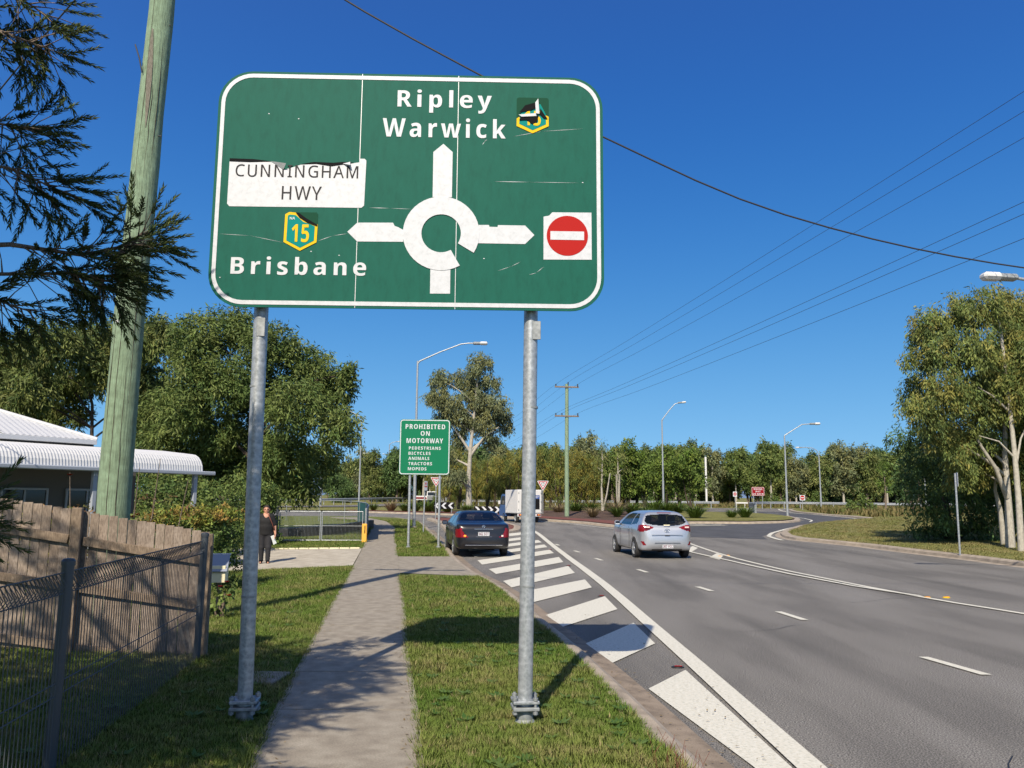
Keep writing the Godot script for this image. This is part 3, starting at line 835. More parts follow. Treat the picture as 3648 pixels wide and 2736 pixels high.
	# scratches and chips
	for q in [[-1.56, 0.612, -1.3, 0.60, -1.02, 0.545], [-0.75, 0.56, -0.62, 0.61, -0.5, 0.63], [-0.33, 0.855, -0.16, 0.853, 0.03, 0.848], [0.74, 0.33, 0.85, 0.37, 0.93, 0.41], [1.0, 0.3, 1.06, 0.32, 1.12, 0.37], [0.7, 1.1, 1.0, 1.1, 1.42, 1.1], [0.86, 1.5, 1.1, 1.55, 1.45, 1.58], [0.6, 1.42, 0.62, 1.45, 0.64, 1.47]]:
		for k in [0, 2]:
			var p0 := Vector2(q[k], q[k + 1] + y0)
			var p1 := Vector2(q[k + 2], q[k + 3] + y0)
			var s := (p1 - p0).normalized().orthogonal() * rf(0.0012, 0.0022)
			b = B.new()
			b.prism(PackedVector2Array([p0, p0 + (p1 - p0) * 0.5 + s, p1, p0 + (p1 - p0) * 0.5 - s]), 0.001, at_z(z + 0.0125))
			part(o, "scratch", b, M["sign_white"])
	for q in [[1.44, 1.1], [-1.53, 0.24], [-0.57, 0.44], [0.62, 0.43], [-0.95, 1.62], [-1.2, 1.66], [-0.8, 0.47]]:
		b = B.new()
		b.prism(rrect(q[0], y0 + q[1], q[0] + 0.012, y0 + q[1] + 0.007, 0.003, 2), 0.001, at_z(z + 0.0125))
		part(o, "chip", b, M["sign_white"])
	# rails behind the sheets
	for yy in [0.22, 1.0, 1.8]:
		b = B.new()
		b.box(at(0, y0 + yy, z - 0.026), Vector3(3.0, 0.08, 0.05), 0.004)
		part(o, "back_rail", b, M["sign_back"])
	# posts with clamps, collars, feet and bolts
	for k in 2:
		var x: float = [-1.222, 1.037][k]
		var lean: float = [0.035, -0.05][k]
		b = B.new()
		b.tube([Vector3(x + lean, 0.08, -0.12), Vector3(x + lean * 0.5, 2.0, -0.116), Vector3(x, H + 1.9, -0.112)], [0.0575], 24)
		var pst := part(o, "post", b, M["galvanised"])
		b = B.new()
		b.box(at(x + 0.03, H - 0.25, -0.058), Vector3(0.068, 0.155, 0.012), 0.003)
		part(pst, "tag_plate", b, M["galvanised_dull"])
		for yy in ([0.93, 2.6] if k == 0 else [1.02, 2.45]):
			b = B.new()
			b.lathe([[0.0585, 0], [0.0592, 0.004], [0.0592, 0.014], [0.0585, 0.018]], at(x + lean * (1.0 - yy / H), yy, -0.117), 20)
			part(pst, "weld_ring", b, M["galvanised_dull"])
		b = B.new()   # slip base: two plates with bolts between them and a stub of pipe
		b.box(at(x + lean, 0.155, -0.12, 0.1), Vector3(0.205, 0.026, 0.2), 0.006)
		part(o, "base_plate", b, M["galvanised"])
		b = B.new()
		b.box(at(x + lean, 0.105, -0.12, 0.1), Vector3(0.205, 0.028, 0.2), 0.006)
		part(o, "base_plate", b, M["galvanised_dull"])
		b = B.new()
		b.lathe([[0.085, -0.1], [0.08, 0.0], [0.064, 0.02], [0.062, 0.09]], at(x + lean, 0, -0.12), 18)
		part(o, "stub", b, M["galvanised_dull"])
		for q in [[-1, -1], [1, -1], [-1, 1], [1, 1]]:
			b = B.new()
			b.lathe([[0.011, 0.06], [0.011, 0.2], [0.0, 0.201]], at(x + lean + q[0] * 0.079, 0, -0.12 + q[1] * 0.078), 8)
			for yy in [0.068, 0.17]: b.lathe([[0.0, yy], [0.022, yy], [0.022, yy + 0.02], [0.0, yy + 0.02]], at(x + lean + q[0] * 0.079, 0, -0.12 + q[1] * 0.078), 6)
			part(o, "bolt", b, M["galvanised_dull"])
		for yy in [0.22, 1.0, 1.8]:
			b = B.new()
			b.lathe([[0.0585, 0], [0.064, 0], [0.064, 0.05], [0.0585, 0.05]], at(x, y0 + yy - 0.025, -0.113), 18)
			part(o, "clamp", b, M["galvanised_dull"])

func prohibited_sign() -> void:
	var z := -29.4
	var g := road_y(z) + 0.12
	var o := thing("motorway_sign", "green and white sign listing what is prohibited on the motorway, beside the footpath", "road sign", Vector3(-3.08, g, z), 0.06)
	var y0 := 2.69 - g
	var b := B.new()
	b.prism(rrect(-0.89, y0, 0.89, y0 + 1.96, 0.11), 0.01, at_z(0))
	part(o, "panel", b, M["sign_green_new"])
	b = B.new()
	frame(b, rrect(-0.875, y0 + 0.015, 0.875, y0 + 1.945, 0.1), rrect(-0.845, y0 + 0.045, 0.845, y0 + 1.915, 0.075), 0.003, at_z(0.011))
	part(o, "border", b, M["sign_white"])
	var rows := [["PROHIBITED", -0.69, 0.71, 1.62, 1.79], ["ON", -0.15, 0.17, 1.38, 1.545], ["MOTORWAY", -0.645, 0.645, 1.12, 1.29], ["PEDESTRIANS", -0.555, 0.57, 0.885, 0.995], ["BICYCLES", -0.565, 0.21, 0.70, 0.81], ["ANIMALS", -0.565, 0.17, 0.52, 0.63], ["TRACTORS", -0.565, 0.27, 0.335, 0.445], ["MOPEDS", -0.575, 0.075, 0.155, 0.265]]
	for r in rows: letters(o, "legend", r[0], r[1], y0 + r[3], r[2], y0 + r[4], 0.013, M["sign_white"], 5)
	for x in [-0.5, 0.55]:
		b = B.new()
		b.tube([Vector3(x, -0.05, -0.06), Vector3(x, y0 + 1.85, -0.055)], [0.045], 14)
		part(o, "post", b, M["galvanised"])
		b = B.new()
		b.lathe([[0.085, 0], [0.085, 0.05], [0.05, 0.07]], at(x, 0, -0.06), 12)
		part(o, "foot", b, M["galvanised_dull"])
	for yy in [0.3, 1.65]:
		b = B.new()
		b.box(at(0, y0 + yy, -0.012), Vector3(1.6, 0.05, 0.022), 0.003)
		part(o, "back_rail", b, M["sign_back"])

func give_way(label: String, p: Vector3, foot: float, ry: float, w: float) -> void:
	var o := thing("give_way_sign", label, "road sign", Vector3(p.x, foot, p.z), ry, "give way signs at the roundabout")
	var t := p.y - foot
	var tri := pv([0, -0.87 * w, 0.5 * w, 0, -0.5 * w, 0])
	var r := Geometry2D.offset_polygon(tri, 0.04 * w, Geometry2D.JOIN_ROUND)[0]
	var b := B.new()
	b.prism(shift(r, 1.0, Vector2.ZERO, Vector2(0, t)), 0.006, at_z(0))
	part(o, "panel", b, M["sign_white"])
	b = B.new()
	var red := shift(tri, 0.93, Vector2(0, -0.29 * w), Vector2(0, t))
	var inner := shift(tri, 0.66, Vector2(0, -0.29 * w), Vector2(0, t))
	frame(b, red, inner, 0.002, at_z(0.0065))
	part(o, "red_border", b, M["sign_red"])
	b = B.new()
	for k in 3:   # three arrows that chase each other round
		var po := PackedVector2Array(); var pi := PackedVector2Array()
		for j in 6:
			var a := TAU * (k / 3.0 + 0.25 * j / 5.0)
			po.append(Vector2(0, t - 0.27 * w) + Vector2(cos(a), sin(a)) * 0.15 * w)
			pi.append(Vector2(0, t - 0.27 * w) + Vector2(cos(a), sin(a)) * 0.10 * w)
		pi.reverse()
		po.append_array(pi)
		b.prism(po, 0.002, at_z(0.0065))
	part(o, "symbol", b, M["sign_black"])
	b = B.new()
	b.tube([Vector3(0, -0.1, -0.035), Vector3(0, t - 0.05, -0.03)], [0.03], 10)
	part(o, "post", b, M["galvanised"])

func chevron_board(label: String, x: float, y: float, z: float, w: float, right: bool, ry: float) -> void:
	var g := road_y(z) + 0.2
	var o := thing("chevron_board", label, "road sign", Vector3(x, g, z), ry, "chevron boards on the roundabout island")
	var h := 0.5
	var b := B.new()
	b.prism(rrect(-w / 2, y - g - h / 2, w / 2, y - g + h / 2, 0.02, 2), 0.01, at_z(0))
	part(o, "panel", b, M["sign_black"])
	var n := int(round(w / 0.5))
	for k in n:
		var c := -w / 2 + (k + 0.5) * w / n
		var s := 1.0 if right else -1.0
		b = B.new()
		var q := PackedVector2Array()
		for p in [[-0.2, 0.22], [-0.02, 0.22], [0.2, 0.0], [-0.02, -0.22], [-0.2, -0.22], [0.02, 0.0]]: q.append(Vector2(c + s * p[0], y - g + p[1]))
		b.prism(q, 0.002, at_z(0.0105))
		part(o, "chevron", b, M["sign_white"])
	for k in [-1, 1]:
		b = B.new()
		b.tube([Vector3(k * w * 0.38, -0.1, -0.04), Vector3(k * w * 0.38, y - g + h / 2, -0.04)], [0.03], 8)
		part(o, "post", b, M["galvanised"])

func plate_sign(called: String, label: String, p: Vector3, ry: float, w: float, h: float, top: float, m: String, lines: Array, posts: Array, group := "") -> Node3D:   # a plate on posts; top is its upper edge above the foot
	var o := thing(called, label, "road sign", p, ry, group)
	var b := B.new()
	b.prism(rrect(-w / 2, top - h, w / 2, top, minf(w, h) * 0.09, 3), 0.008, at_z(0))
	part(o, "panel", b, M[m])
	if m != "sign_white":
		b = B.new()
		frame(b, rrect(-w / 2 + w * 0.02, top - h + w * 0.02, w / 2 - w * 0.02, top - w * 0.02, minf(w, h) * 0.08, 3), rrect(-w / 2 + w * 0.045, top - h + w * 0.045, w / 2 - w * 0.045, top - w * 0.045, minf(w, h) * 0.06, 3), 0.002, at_z(0.0085))
		part(o, "border", b, M["sign_white"])
	for l in lines: letters(o, "legend", l[0], l[1] * w, top - h + l[2] * h, l[3] * w, top - h + l[4] * h, 0.0105, M[l[5]], 4)
	for x in posts:
		b = B.new()
		b.tube([Vector3(x, -0.15, -0.045), Vector3(x, top - 0.02, -0.045)], [0.032 if w < 1.0 else 0.05], 10)
		part(o, "post", b, M["galvanised"])
	return o
func disc_on(o: Node3D, c: Vector2, r: float) -> void:
	var q := PackedVector2Array()
	for k in 24: q.append(c + Vector2(cos(TAU * k / 24), sin(TAU * k / 24)) * r)
	var b := B.new()
	b.prism(q, 0.002, at_z(0.0085))
	part(o, "red_disc", b, M["sign_red"])
	b = B.new()
	b.box(at(c.x, c.y, 0.012), Vector3(r * 1.5, r * 0.4, 0.002))
	part(o, "white_bar", b, M["sign_white"])

func small_signs() -> void:
	give_way("give way sign seen above the white box truck, with red border", Vector3(2.35, 3.27, -62), road_y(-62) + 0.15, 0.0, 0.78)
	give_way("give way sign on the red splitter island left of the black sedan", Vector3(-4.78, 3.23, -53), road_y(-53) + 0.12, 0.05, 0.64)
	chevron_board("black and white chevron board pointing right, left of the box truck", -1.78, 1.14, -62.6, 2.0, true, -0.1)
	chevron_board("shorter chevron board pointing left, behind the give way post", -5.1, 1.41, -63.6, 1.55, false, 0.15)
	var o := plate_sign("parking_sign", "narrow parking sign turned edge-on on a thin leaning post by the kerb", Vector3(-4.12, road_y(-39.8) + 0.1, -39.8), 1.0, 0.24, 0.45, 2.42, "sign_white", [["NO", -0.3, 0.62, 0.3, 0.85, "sign_red"], ["STOPPING", -0.42, 0.36, 0.42, 0.5, "sign_red"]], [0.0])
	o.rotation.z = -0.03
	plate_sign("parking_sign", "narrow sign plate edge-on atop a grey post at the right verge", Vector3(14.91, 0.12, -27.9), 1.25, 0.32, 0.46, 2.72, "sign_white", [], [0.0]).rotation.z = 0.028
	o = plate_sign("wrong_way_sign", "dark red WRONG WAY GO BACK sign beyond the right slip lane", Vector3(33.1, 1.1, -112), 0.0, 1.72, 1.18, 2.78, "deep_red", [["WRONG", -0.34, 0.66, 0.34, 0.86, "sign_white"], ["WAY", -0.2, 0.40, 0.2, 0.58, "sign_white"], ["GO BACK", -0.42, 0.12, 0.42, 0.31, "sign_white"]], [-0.6, 0.6])
	o = plate_sign("no_entry_sign", "small no entry sign left of the dark red sign", Vector3(28.4, 1.0, -106), 0.0, 0.5, 0.64, 2.17, "sign_white", [], [0.0], "no entry signs at the slip lane")
	disc_on(o, Vector2(0, 1.86), 0.2)
	o = plate_sign("no_entry_sign", "small no entry sign beside the guardrail end, right of the tall lamp post", Vector3(33.1, 0.9, -95), 0.1, 0.64, 0.6, 1.78, "sign_white", [], [0.0], "no entry signs at the slip lane")
	disc_on(o, Vector2(0, 1.49), 0.25)
	plate_sign("direction_sign", "distant green direction sign seen left of the motorway sign, above the guardrail", Vector3(-22.2, 1.3, -150), 0.0, 3.2, 2.0, 5.3, "sign_green_new", [["+", -0.12, 0.15, 0.25, 0.62, "sign_white"], ["NORTH", -0.2, 0.72, 0.25, 0.86, "sign_white"]], [-1.1, 1.15])
	plate_sign("direction_sign", "distant green sign with an up arrow, at the edge of the large tree", Vector3(-38.3, 1.3, -150), 0.0, 3.3, 1.7, 5.2, "sign_green_new", [["↑", 0.22, 0.25, 0.36, 0.8, "sign_white"]], [0.4])
	plate_sign("direction_sign", "green sign board behind the house, at the end of its verandah", Vector3(-20.6, 0.5, -52), 0.0, 1.6, 1.1, 3.1, "sign_green_new", [], [-0.5, 0.5])

# ---------------------------------------------------------------- poles, lamps, wires, fences
func utility_pole() -> void:
	var o := thing("utility_pole", "tall green treated timber utility pole behind the paling fence", "utility pole", Vector3(-4.86, 0.2, -10.2))
	var b := B.new()
	var p := []; var r := []
	for k in 16:
		var y := 10.3 * k / 15.0 - 0.3
		p.append(Vector3(0.02 + 0.019 * y + sin(k * 1.7) * 0.006 - 0.05 * smooth(y / 3.0) * (1.0 - smooth((y - 3.0) / 6.0)), y, 0))
		r.append(lerpf(0.20, 0.145, k / 15.0) * (1.0 + 0.015 * sin(k * 2.3)))
	b.tube(p, r, 28)
	part(o, "pole", b, M["pole_green"])
	b = B.new()
	b.lathe([[0, 0], [0.024, 0], [0.02, 0.012], [0, 0.014]], Transform3D(Basis(Vector3.RIGHT, PI / 2) , Vector3(-0.02, 3.76, 0.172)), 12)
	part(o, "tag", b, M["white_metal"])
	for q in [[0.02, 0.6, 4.4], [0.55, 1.0, 3.2], [-0.5, 2.2, 5.6], [0.85, 2.5, 7.6], [-0.2, 5.0, 8.6], [0.4, 5.5, 6.9]]:   # drying cracks
		b = B.new()
		var line := []
		for k in 9:
			var y := lerpf(q[1], q[2], k / 8.0)
			var rad := lerpf(0.20, 0.145, y / 10.0) * 0.995
			var an: float = q[0] + 0.03 * sin(k * 2.1)
			line.append(Vector3(0.02 + 0.019 * y - 0.05 * smooth(y / 3.0) * (1.0 - smooth((y - 3.0) / 6.0)) + sin(an) * rad, y, cos(an) * rad))
		b.tube(line, [0.001, 0.003, 0.0045, 0.003, 0.0045, 0.003, 0.004, 0.003, 0.001], 4)
		part(o, "crack", b, M["dark_bark"])
	b = B.new()   # grey split where the green has weathered off
	for k in 8:
		var y0 := 6.3 + k * 0.17
		var w0 := 0.035 * sin(PI * (k + 0.3) / 9.0)
		var w1 := 0.035 * sin(PI * (k + 1.3) / 9.0)
		var zz := 0.166
		b.quad(Vector3(0.15 - w0, y0, zz), Vector3(0.15 + w0, y0, zz), Vector3(0.15 + w1, y0 + 0.17, zz), Vector3(0.15 - w1, y0 + 0.17, zz))
	part(o, "weathered_scar", b, M["scar_wood"])
	for q in [[0.05, 7.05, -0.05, 7.42], [0.25, 7.8, 0.33, 7.77], [0.24, 6.25, 0.31, 6.23]]:
		b = B.new()
		var zz := 0.19 if q[0] < 0.1 else 0.05
		b.tube([Vector3(q[0], q[1], zz - 0.03), Vector3(lerpf(q[0], q[2], 0.35), lerpf(q[1], q[3], 0.5), zz), Vector3(q[2], q[3], zz)], [0.009], 6)
		part(o, "step_bolt", b, M["wire"])
	b = B.new()
	b.box(at(0.2, 9.4, 0.12), Vector3(2.2, 0.1, 0.1), 0.01)
	part(o, "crossarm", b, M["post_timber"])

func cable(label: String, pts: Array, r: float, group := "") -> void:
	var b := B.new()
	var c := Curve3D.new()
	for k in pts.size():
		var t: Vector3 = (pts[mini(k + 1, pts.size() - 1)] - pts[maxi(k - 1, 0)]) / 6.0
		c.add_point(pts[k], -t, t)
	var p := []
	var l := c.get_baked_length()
	for k in 41: p.append(c.sample_baked(l * k / 40.0, true))
	b.tube(p, [r], 6)
	one("overhead_cable" if r > 0.008 else "power_line", b, M["wire"], label, "cable", group)

func power_pole() -> void:
	var g := road_y(-59) + 0.15
	var o := thing("power_pole", "timber power pole with two crossarms on the roundabout island", "utility pole", Vector3(3.93, g, -59))
	var b := B.new()
	b.tube([Vector3(0, -0.2, 0), Vector3(0.0, 4.5, 0), Vector3(0.02, 10.15 - g, 0)], [0.165, 0.145, 0.12], 14)
	part(o, "pole", b, M["pole_green"])
	for k in 2:
		b = B.new()
		var y: float = [9.92, 7.82][k] - g
		b.box(at(0.0, y, 0.14, 0.12), Vector3(1.75, 0.1, 0.09), 0.01)
		part(o, "crossarm", b, M["post_timber"])
		for x in [-0.78, 0.1 if k == 0 else -0.35, 0.78]:
			b = B.new()
			b.lathe([[0.02, 0.04], [0.05, 0.09], [0.03, 0.13], [0.055, 0.17], [0.03, 0.21], [0, 0.22]], at(x, y + (0.14 if x == 0.1 else 0.0), 0.14), 8)
			part(o, "insulator", b, M["wire"])
	var names := ["left", "middle", "right"]
	for k in 2:
		for j in 3:
			var x: float = 3.93 + [-0.78, 0.1 if k == 0 else -0.35, 0.78][j]
			var y: float = [9.92, 7.82][k] + 0.2 + (0.14 if k == 0 and j == 1 else 0.0)
			var e := Vector3([11.80, 11.76, 11.71][j], [11.40, 10.91, 10.27][j], -18) if k == 0 else Vector3([10.75, 10.72, 10.68][j], [8.25, 7.98, 7.45][j], -16.8)
			var a := Vector3(x, y, -58.86)
			var far := a + Vector3(-8.5, 0.2, -52)
			var near := a + (e - a) * 1.45
			var sag := func(u: Vector3, v: Vector3, t: float, d: float) -> Vector3: return u.lerp(v, t) - Vector3(0, d * 4 * t * (1 - t), 0)
			var pts := []
			for t in [0.0, 0.25, 0.5, 0.75]: pts.append(sag.call(near, a, t, 0.16))
			pts.append(a)
			for t in [0.33, 0.66, 1.0]: pts.append(sag.call(a, far, t, 0.8))
			cable("%s of the three %s power lines that run to the power pole" % [names[j], ["upper", "lower"][k]], pts, 0.006, "power lines over the road")

func lamp_post(label: String, p: Vector3, h: float, arm: Array, r: float, style := 0) -> void:   # arm: points from the top of the pole, ending at the head
	var o := thing("street_lamp", label, "street lamp", p, 0.0, "street lamps round the roundabout")
	var b := B.new()
	b.tube([Vector3(0, -0.1, 0), Vector3(0, h * 0.33, 0), Vector3(0, h * 0.331, 0), Vector3(0, h, 0)], [r, r * 0.95, r * 0.8, r * 0.6], 12)
	part(o, "pole", b, M["galvanised"])
	b = B.new()
	b.lathe([[r * 2.2, 0], [r * 2.2, 0.05], [r * 1.1, 0.08]], Transform3D(), 12)
	part(o, "foot", b, M["concrete"])
	b = B.new()
	var pts := [Vector3(0, h - 0.15, 0)]
	for q in arm: pts.append(Vector3(q[0], h + q[1], q[2] if q.size() > 2 else 0.0))
	b.tube(pts, [r * 0.6, r * 0.5, r * 0.42], 8)
	part(o, "arm", b, M["galvanised"])
	var e: Vector3 = pts[-1]
	var d: Vector3 = (pts[-1] - pts[-2])
	d.y *= 0.3
	d = d.normalized()
	var x := Transform3D(Basis(d, Vector3.UP, d.cross(Vector3.UP)), e)
	b = B.new()
	b.box(x * Transform3D(Basis(), Vector3(0.14, 0.0, 0)), Vector3(0.42, 0.14, 0.24), 0.04)
	part(o, "lamp_housing", b, M["galvanised_dull"])
	b = B.new()
	b.box(x * Transform3D(Basis(), Vector3(0.5, 0.0, 0)), Vector3(0.42, 0.17, 0.3), 0.06)
	part(o, "lamp_head", b, M["white_metal"])

func lamps() -> void:
	lamp_post("street lamp rising behind the green motorway sign, arm to the right", Vector3(-5.03, road_y(-43.5) + 0.12, -43.5), 8.75, [[0.12, 0.0], [1.2, 0.5], [2.3, 0.93], [2.7, 0.98], [3.0, 0.98]], 0.085)
	lamp_post("street lamp right of the power pole, above the silver hatchback", Vector3(14.2, road_y(-78) + 0.1, -78), 8.6, [[0.06, 0.05], [0.75, 0.95], [1.25, 1.5], [1.6, 1.62]], 0.1)
	lamp_post("slim street lamp at the nose of the slip lane, arm to the right", Vector3(20.45, road_y(-62) + 0.1, -62), 6.0, [[0.03, 0.02], [0.7, 0.45], [1.35, 0.85], [2.0, 0.9]], 0.085)
	lamp_post("curved-arm street lamp behind the far guardrail, arm to the left", Vector3(38.9, 1.0, -105), 6.7, [[-0.02, 0.2], [-0.25, 0.7], [-0.8, 1.0], [-1.6, 1.08], [-2.2, 1.05]], 0.11)
	lamp_post("street lamp at the right edge of the view, only its head and arm in sight", Vector3(15.2, 0.12, -18), 5.6, [[-0.05, 0.05], [-1.5, 0.55], [-3.0, 0.95], [-4.0, 1.1]], 0.09)
	lamp_post("tall thin lamp post behind the double gate", Vector3(-9.1, road_y(-50) + 0.1, -50), 6.1, [[0.02, 0.1], [-0.7, 0.5], [-1.4, 0.6]], 0.06)
	lamp_post("lamp post on the far grass seen through the fence, left of the gate centre", Vector3(-20.4, 1.05, -89.5), 8.0, [[0.05, 0.2], [0.8, 0.9], [1.6, 1.1]], 0.12)
	lamp_post("lamp post just left of the motorway sign, behind the far guardrail", Vector3(-22.4, 1.4, -152), 10.4, [[0.05, 0.1], [0.6, 0.5], [1.2, 0.6]], 0.13)
	lamp_post("left one of the two small far lamp posts above the gate", Vector3(-29.5, 1.5, -180), 9.6, [[-0.05, 0.1], [-1.0, 0.6], [-2.0, 0.7]], 0.14)
	lamp_post("right one of the two small far lamp posts above the gate", Vector3(-26.2, 1.5, -190), 9.8, [[-0.1, 0.2], [-1.0, 0.7], [-2.6, 0.9]], 0.14)

func paling_fence() -> void:
	var a := Vector3(-5.44, 0.30, -8.47)
	var d := Vector3(-3.24, 0.0, -8.97)
	var dir := (d - a); dir.y = 0
	var L := dir.length()
	dir = dir / L
	var ry := atan2(-dir.z, dir.x)
	var o := thing("paling_fence", "weathered timber paling fence between the mesh fence and the garden", "fence", Vector3(a.x, 0, a.z), ry)
	var pitch := 0.0915
	for k in range(-12, 25):
		var x := (k + 0.5) * pitch
		var t := x / L
		var top := lerpf(1.84, 1.45, t) + rf(-0.004, 0.004)
		var low := lerpf(0.26, -0.02, t)
		var b := B.new()
		var w := pitch - rf(0.002, 0.008)
		b.box(Transform3D(Basis(Vector3.BACK, rf(-0.006, 0.006)) * Basis(Vector3.UP, rf(-0.03, 0.03)), Vector3(x, (top + low) / 2, rf(-0.004, 0.004))), Vector3(w, top - low, 0.014), 0.002)
		b = tinted(b, rf(0.72, 1.12))
		part(o, "paling", b, M["paling"])
	for q in [[0.30, 0.09], [0.77, 0.085], [1.36, 0.08]]:
		for s in [[-1.2, 0.93], [1.045, L]]:
			var b := B.new()
			var y0: float = lerpf(1.84, 1.45, s[0] / L) - q[0]
			var y1: float = lerpf(1.84, 1.45, s[1] / L) - q[0]
			b.box(Transform3D(Basis(Vector3.BACK, atan2(y1 - y0, s[1] - s[0])), Vector3((s[0] + s[1]) / 2, (y0 + y1) / 2, 0.032)), Vector3(s[1] - s[0], q[1], 0.038), 0.004)
			part(o, "rail", b, M["post_timber"])
	for q in [[0.99, 1.70, 0.06], [L + 0.02, 1.43, 0.02]]:
		var b := B.new()
		b.box(at(q[0], q[1] / 2 - 0.1, q[2]), Vector3(0.1, q[1] + 0.2, 0.08), 0.006)
		part(o, "post", b, M["post_timber"])
func tinted(b: B, v: float) -> B:
	for k in b.c.size(): b.c[k] = Color(v, v * 0.98, v * 0.95)
	return b

func mesh_fence() -> void:
	var o := thing("wire_fence", "low dark wire mesh fence with rolled top beside the shaded lawn", "fence", Vector3(-3.18, 0.1, -8.75))
	# runs from the far post towards the camera
	var far := Vector3.ZERO
	var near := Vector3(0.46, -0.02, 3.55)
	var dir := (near - far).normalized()
	for t in [0.0, 1.0, 1.95]:
		var b := B.new()
		var p := far.lerp(near, t)
		b.tube([p + Vector3(-0.02, -0.15, 0), p + Vector3(0.0, 1.32, 0)], [0.036], 14)
		b.lathe([[0.041, 1.31], [0.041, 1.335], [0.03, 1.35], [0, 1.354]], Transform3D(Basis(), p), 14)
		part(o, "post", b, M["fence_post"])
	for q in [[0.0, 1.0], [1.0, 1.95]]:
		var b := B.new()
		var p0 := far.lerp(near, q[0]) + dir * 0.05
		var p1 := far.lerp(near, q[1]) - dir * 0.05
		var L := p0.distance_to(p1)
		var up := Vector3.UP
		var side := dir.cross(up).normalized()
		for yy in [1.27, 1.145, 0.62, 0.545, 0.05, 0.0]:
			b.tube([p0 + up * yy, p1 + up * yy], [0.004], 5, false)
		var n := int(L / 0.05)
		for k in n + 1:
			var p := p0.lerp(p1, float(k) / n)
			b.tube([p - up * 0.02, p + up * 1.14], [0.0034], 4, false)
			if k < n:   # the rolled top: each wire folds over in a triangle to the next
				var p2 := p0.lerp(p1, float(k + 1.6) / n)
				b.tube([p + up * 1.14, p.lerp(p2, 0.5) + up * 1.255 + side * 0.035, p2 + up * 1.27], [0.0034], 4, false)
				b.tube([p2 + up * 1.27, p.lerp(p2, 0.5) + up * 1.2 - side * 0.03, p2 + up * 1.14], [0.0034], 4, false)
		part(o, "wire_panel", b, M["fence_wire"])

func gate_and_fence() -> void:
	var y := lawn_y(-7.5, -33.3)
	var o := thing("double_gate", "galvanised double gate of thin bars across the grass lot", "gate", Vector3(-7.5, y, -33.2), 0.08)
	for s in [-1, 1]:
		var x0 := -1.62 if s < 0 else 0.03
		var x1 := -0.03 if s < 0 else 1.62
		var b := B.new()
		for q in [[x0, 0.06, x1, 0.06], [x0, 1.18, x1, 1.18], [x0, 0.06, x0, 1.18], [x1, 0.06, x1, 1.18], [x0, 0.62, x1, 0.62]]:
			b.tube([Vector3(q[0], q[1], 0), Vector3(q[2], q[3], 0)], [0.022 if q[1] != 0.62 else 0.008], 8)
		var leaf := part(o, "gate_leaf", b, M["galvanised"])
		b = B.new()
		for k in 30: b.tube([Vector3(lerpf(x0, x1, (k + 0.5) / 30.0), 0.06, 0), Vector3(lerpf(x0, x1, (k + 0.5) / 30.0), 1.18, 0)], [0.0045], 4, false)
		part(leaf, "bars", b, M["galvanised_dull"]).set_meta("kind", "stuff")
	for x in [-1.72, 1.74]:
		var b := B.new()
		b.tube([Vector3(x, -0.1, 0), Vector3(x, 1.32, 0)], [0.045], 10)
		part(o, "gate_post", b, M["galvanised" if x > 0 else "fence_post"])
	o = thing("bollard", "square yellow post with dark slot at the right end of the gate", "bollard", Vector3(-5.68, lawn_y(-5.68, -32.6), -32.6), 0.1)
	var b := B.new()
	b.box(at(0, 0.33, 0), Vector3(0.19, 0.78, 0.16), 0.02)
	part(o, "post", b, M["yellow_paint"])
	b = B.new()
	b.box(at(0.02, 0.5, 0.081), Vector3(0.035, 0.3, 0.004))
	part(o, "dark_slot", b, M["sign_black"])
	# fence with green shade mesh along the footpath, then back to the left
	o = thing("mesh_fence", "fence with dark green mesh that follows the footpath from the gate", "fence", Vector3(-5.8, road_y(-34) + 0.1, -33.6))
	var line := curve([[-5.78, -33.3], [-6.2, -36.0], [-6.9, -40.5], [-7.9, -45.5], [-9.0, -48.5], [-11.2, -50.5], [-15, -52], [-20, -53.5], [-27, -55]], false, 0.6)
	var base := Vector3(-5.8, road_y(-34) + 0.1, -33.6)
	b = B.new()
	for k in line.size() - 1:
		if line[k].y < -47.8: break
		var p := Vector3(line[k].x, road_y(line[k].y) + 0.12, line[k].y) - base
		var q := Vector3(line[k + 1].x, road_y(line[k + 1].y) + 0.12, line[k + 1].y) - base
		var w := Vector3(0.004, 0, 0.0)
		b.quad(p, q, q + Vector3(0, 1.18, 0), p + Vector3(0, 1.18, 0))
		b.quad(q - w, p - w, p - w + Vector3(0, 1.18, 0), q - w + Vector3(0, 1.18, 0))
		b.quad(p + Vector3(0, 1.18, 0), q + Vector3(0, 1.18, 0), q - w + Vector3(0, 1.18, 0), p - w + Vector3(0, 1.18, 0))
	part(o, "shade_mesh", b, M["mesh_green"])
	b = B.new()
	var tops := []
	for p in line: tops.append(Vector3(p.x, road_y(p.y) + 1.32, p.y) - base)
	b.tube(tops, [0.021], 8)
	part(o, "top_rail", b, M["galvanised"])
	for k in range(0, line.size(), 4):
		b = B.new()
		var p := Vector3(line[k].x, road_y(line[k].y), line[k].y) - base
		b.tube([p, p + Vector3(0, 1.34, 0)], [0.024], 8)
		part(o, "post", b, M["galvanised_dull"])
	# dark band beyond the gate, built as a low curved wall
	b = B.new()
	sweep(b, curve([[-14, -35.5], [-9.6, -36.0], [-8.6, -37.5], [-7.9, -39.6], [-7.2, -43.5]], false, 0.5), false, [[-0.1, 0.0], [-0.1, 0.42], [0.1, 0.42], [0.1, 0.0]], func(x, z): return lawn_y(x, z) - 0.02)
	one("dark_wall", b, M["black_metal"], "low black curved wall on the grass behind the gate", "wall")

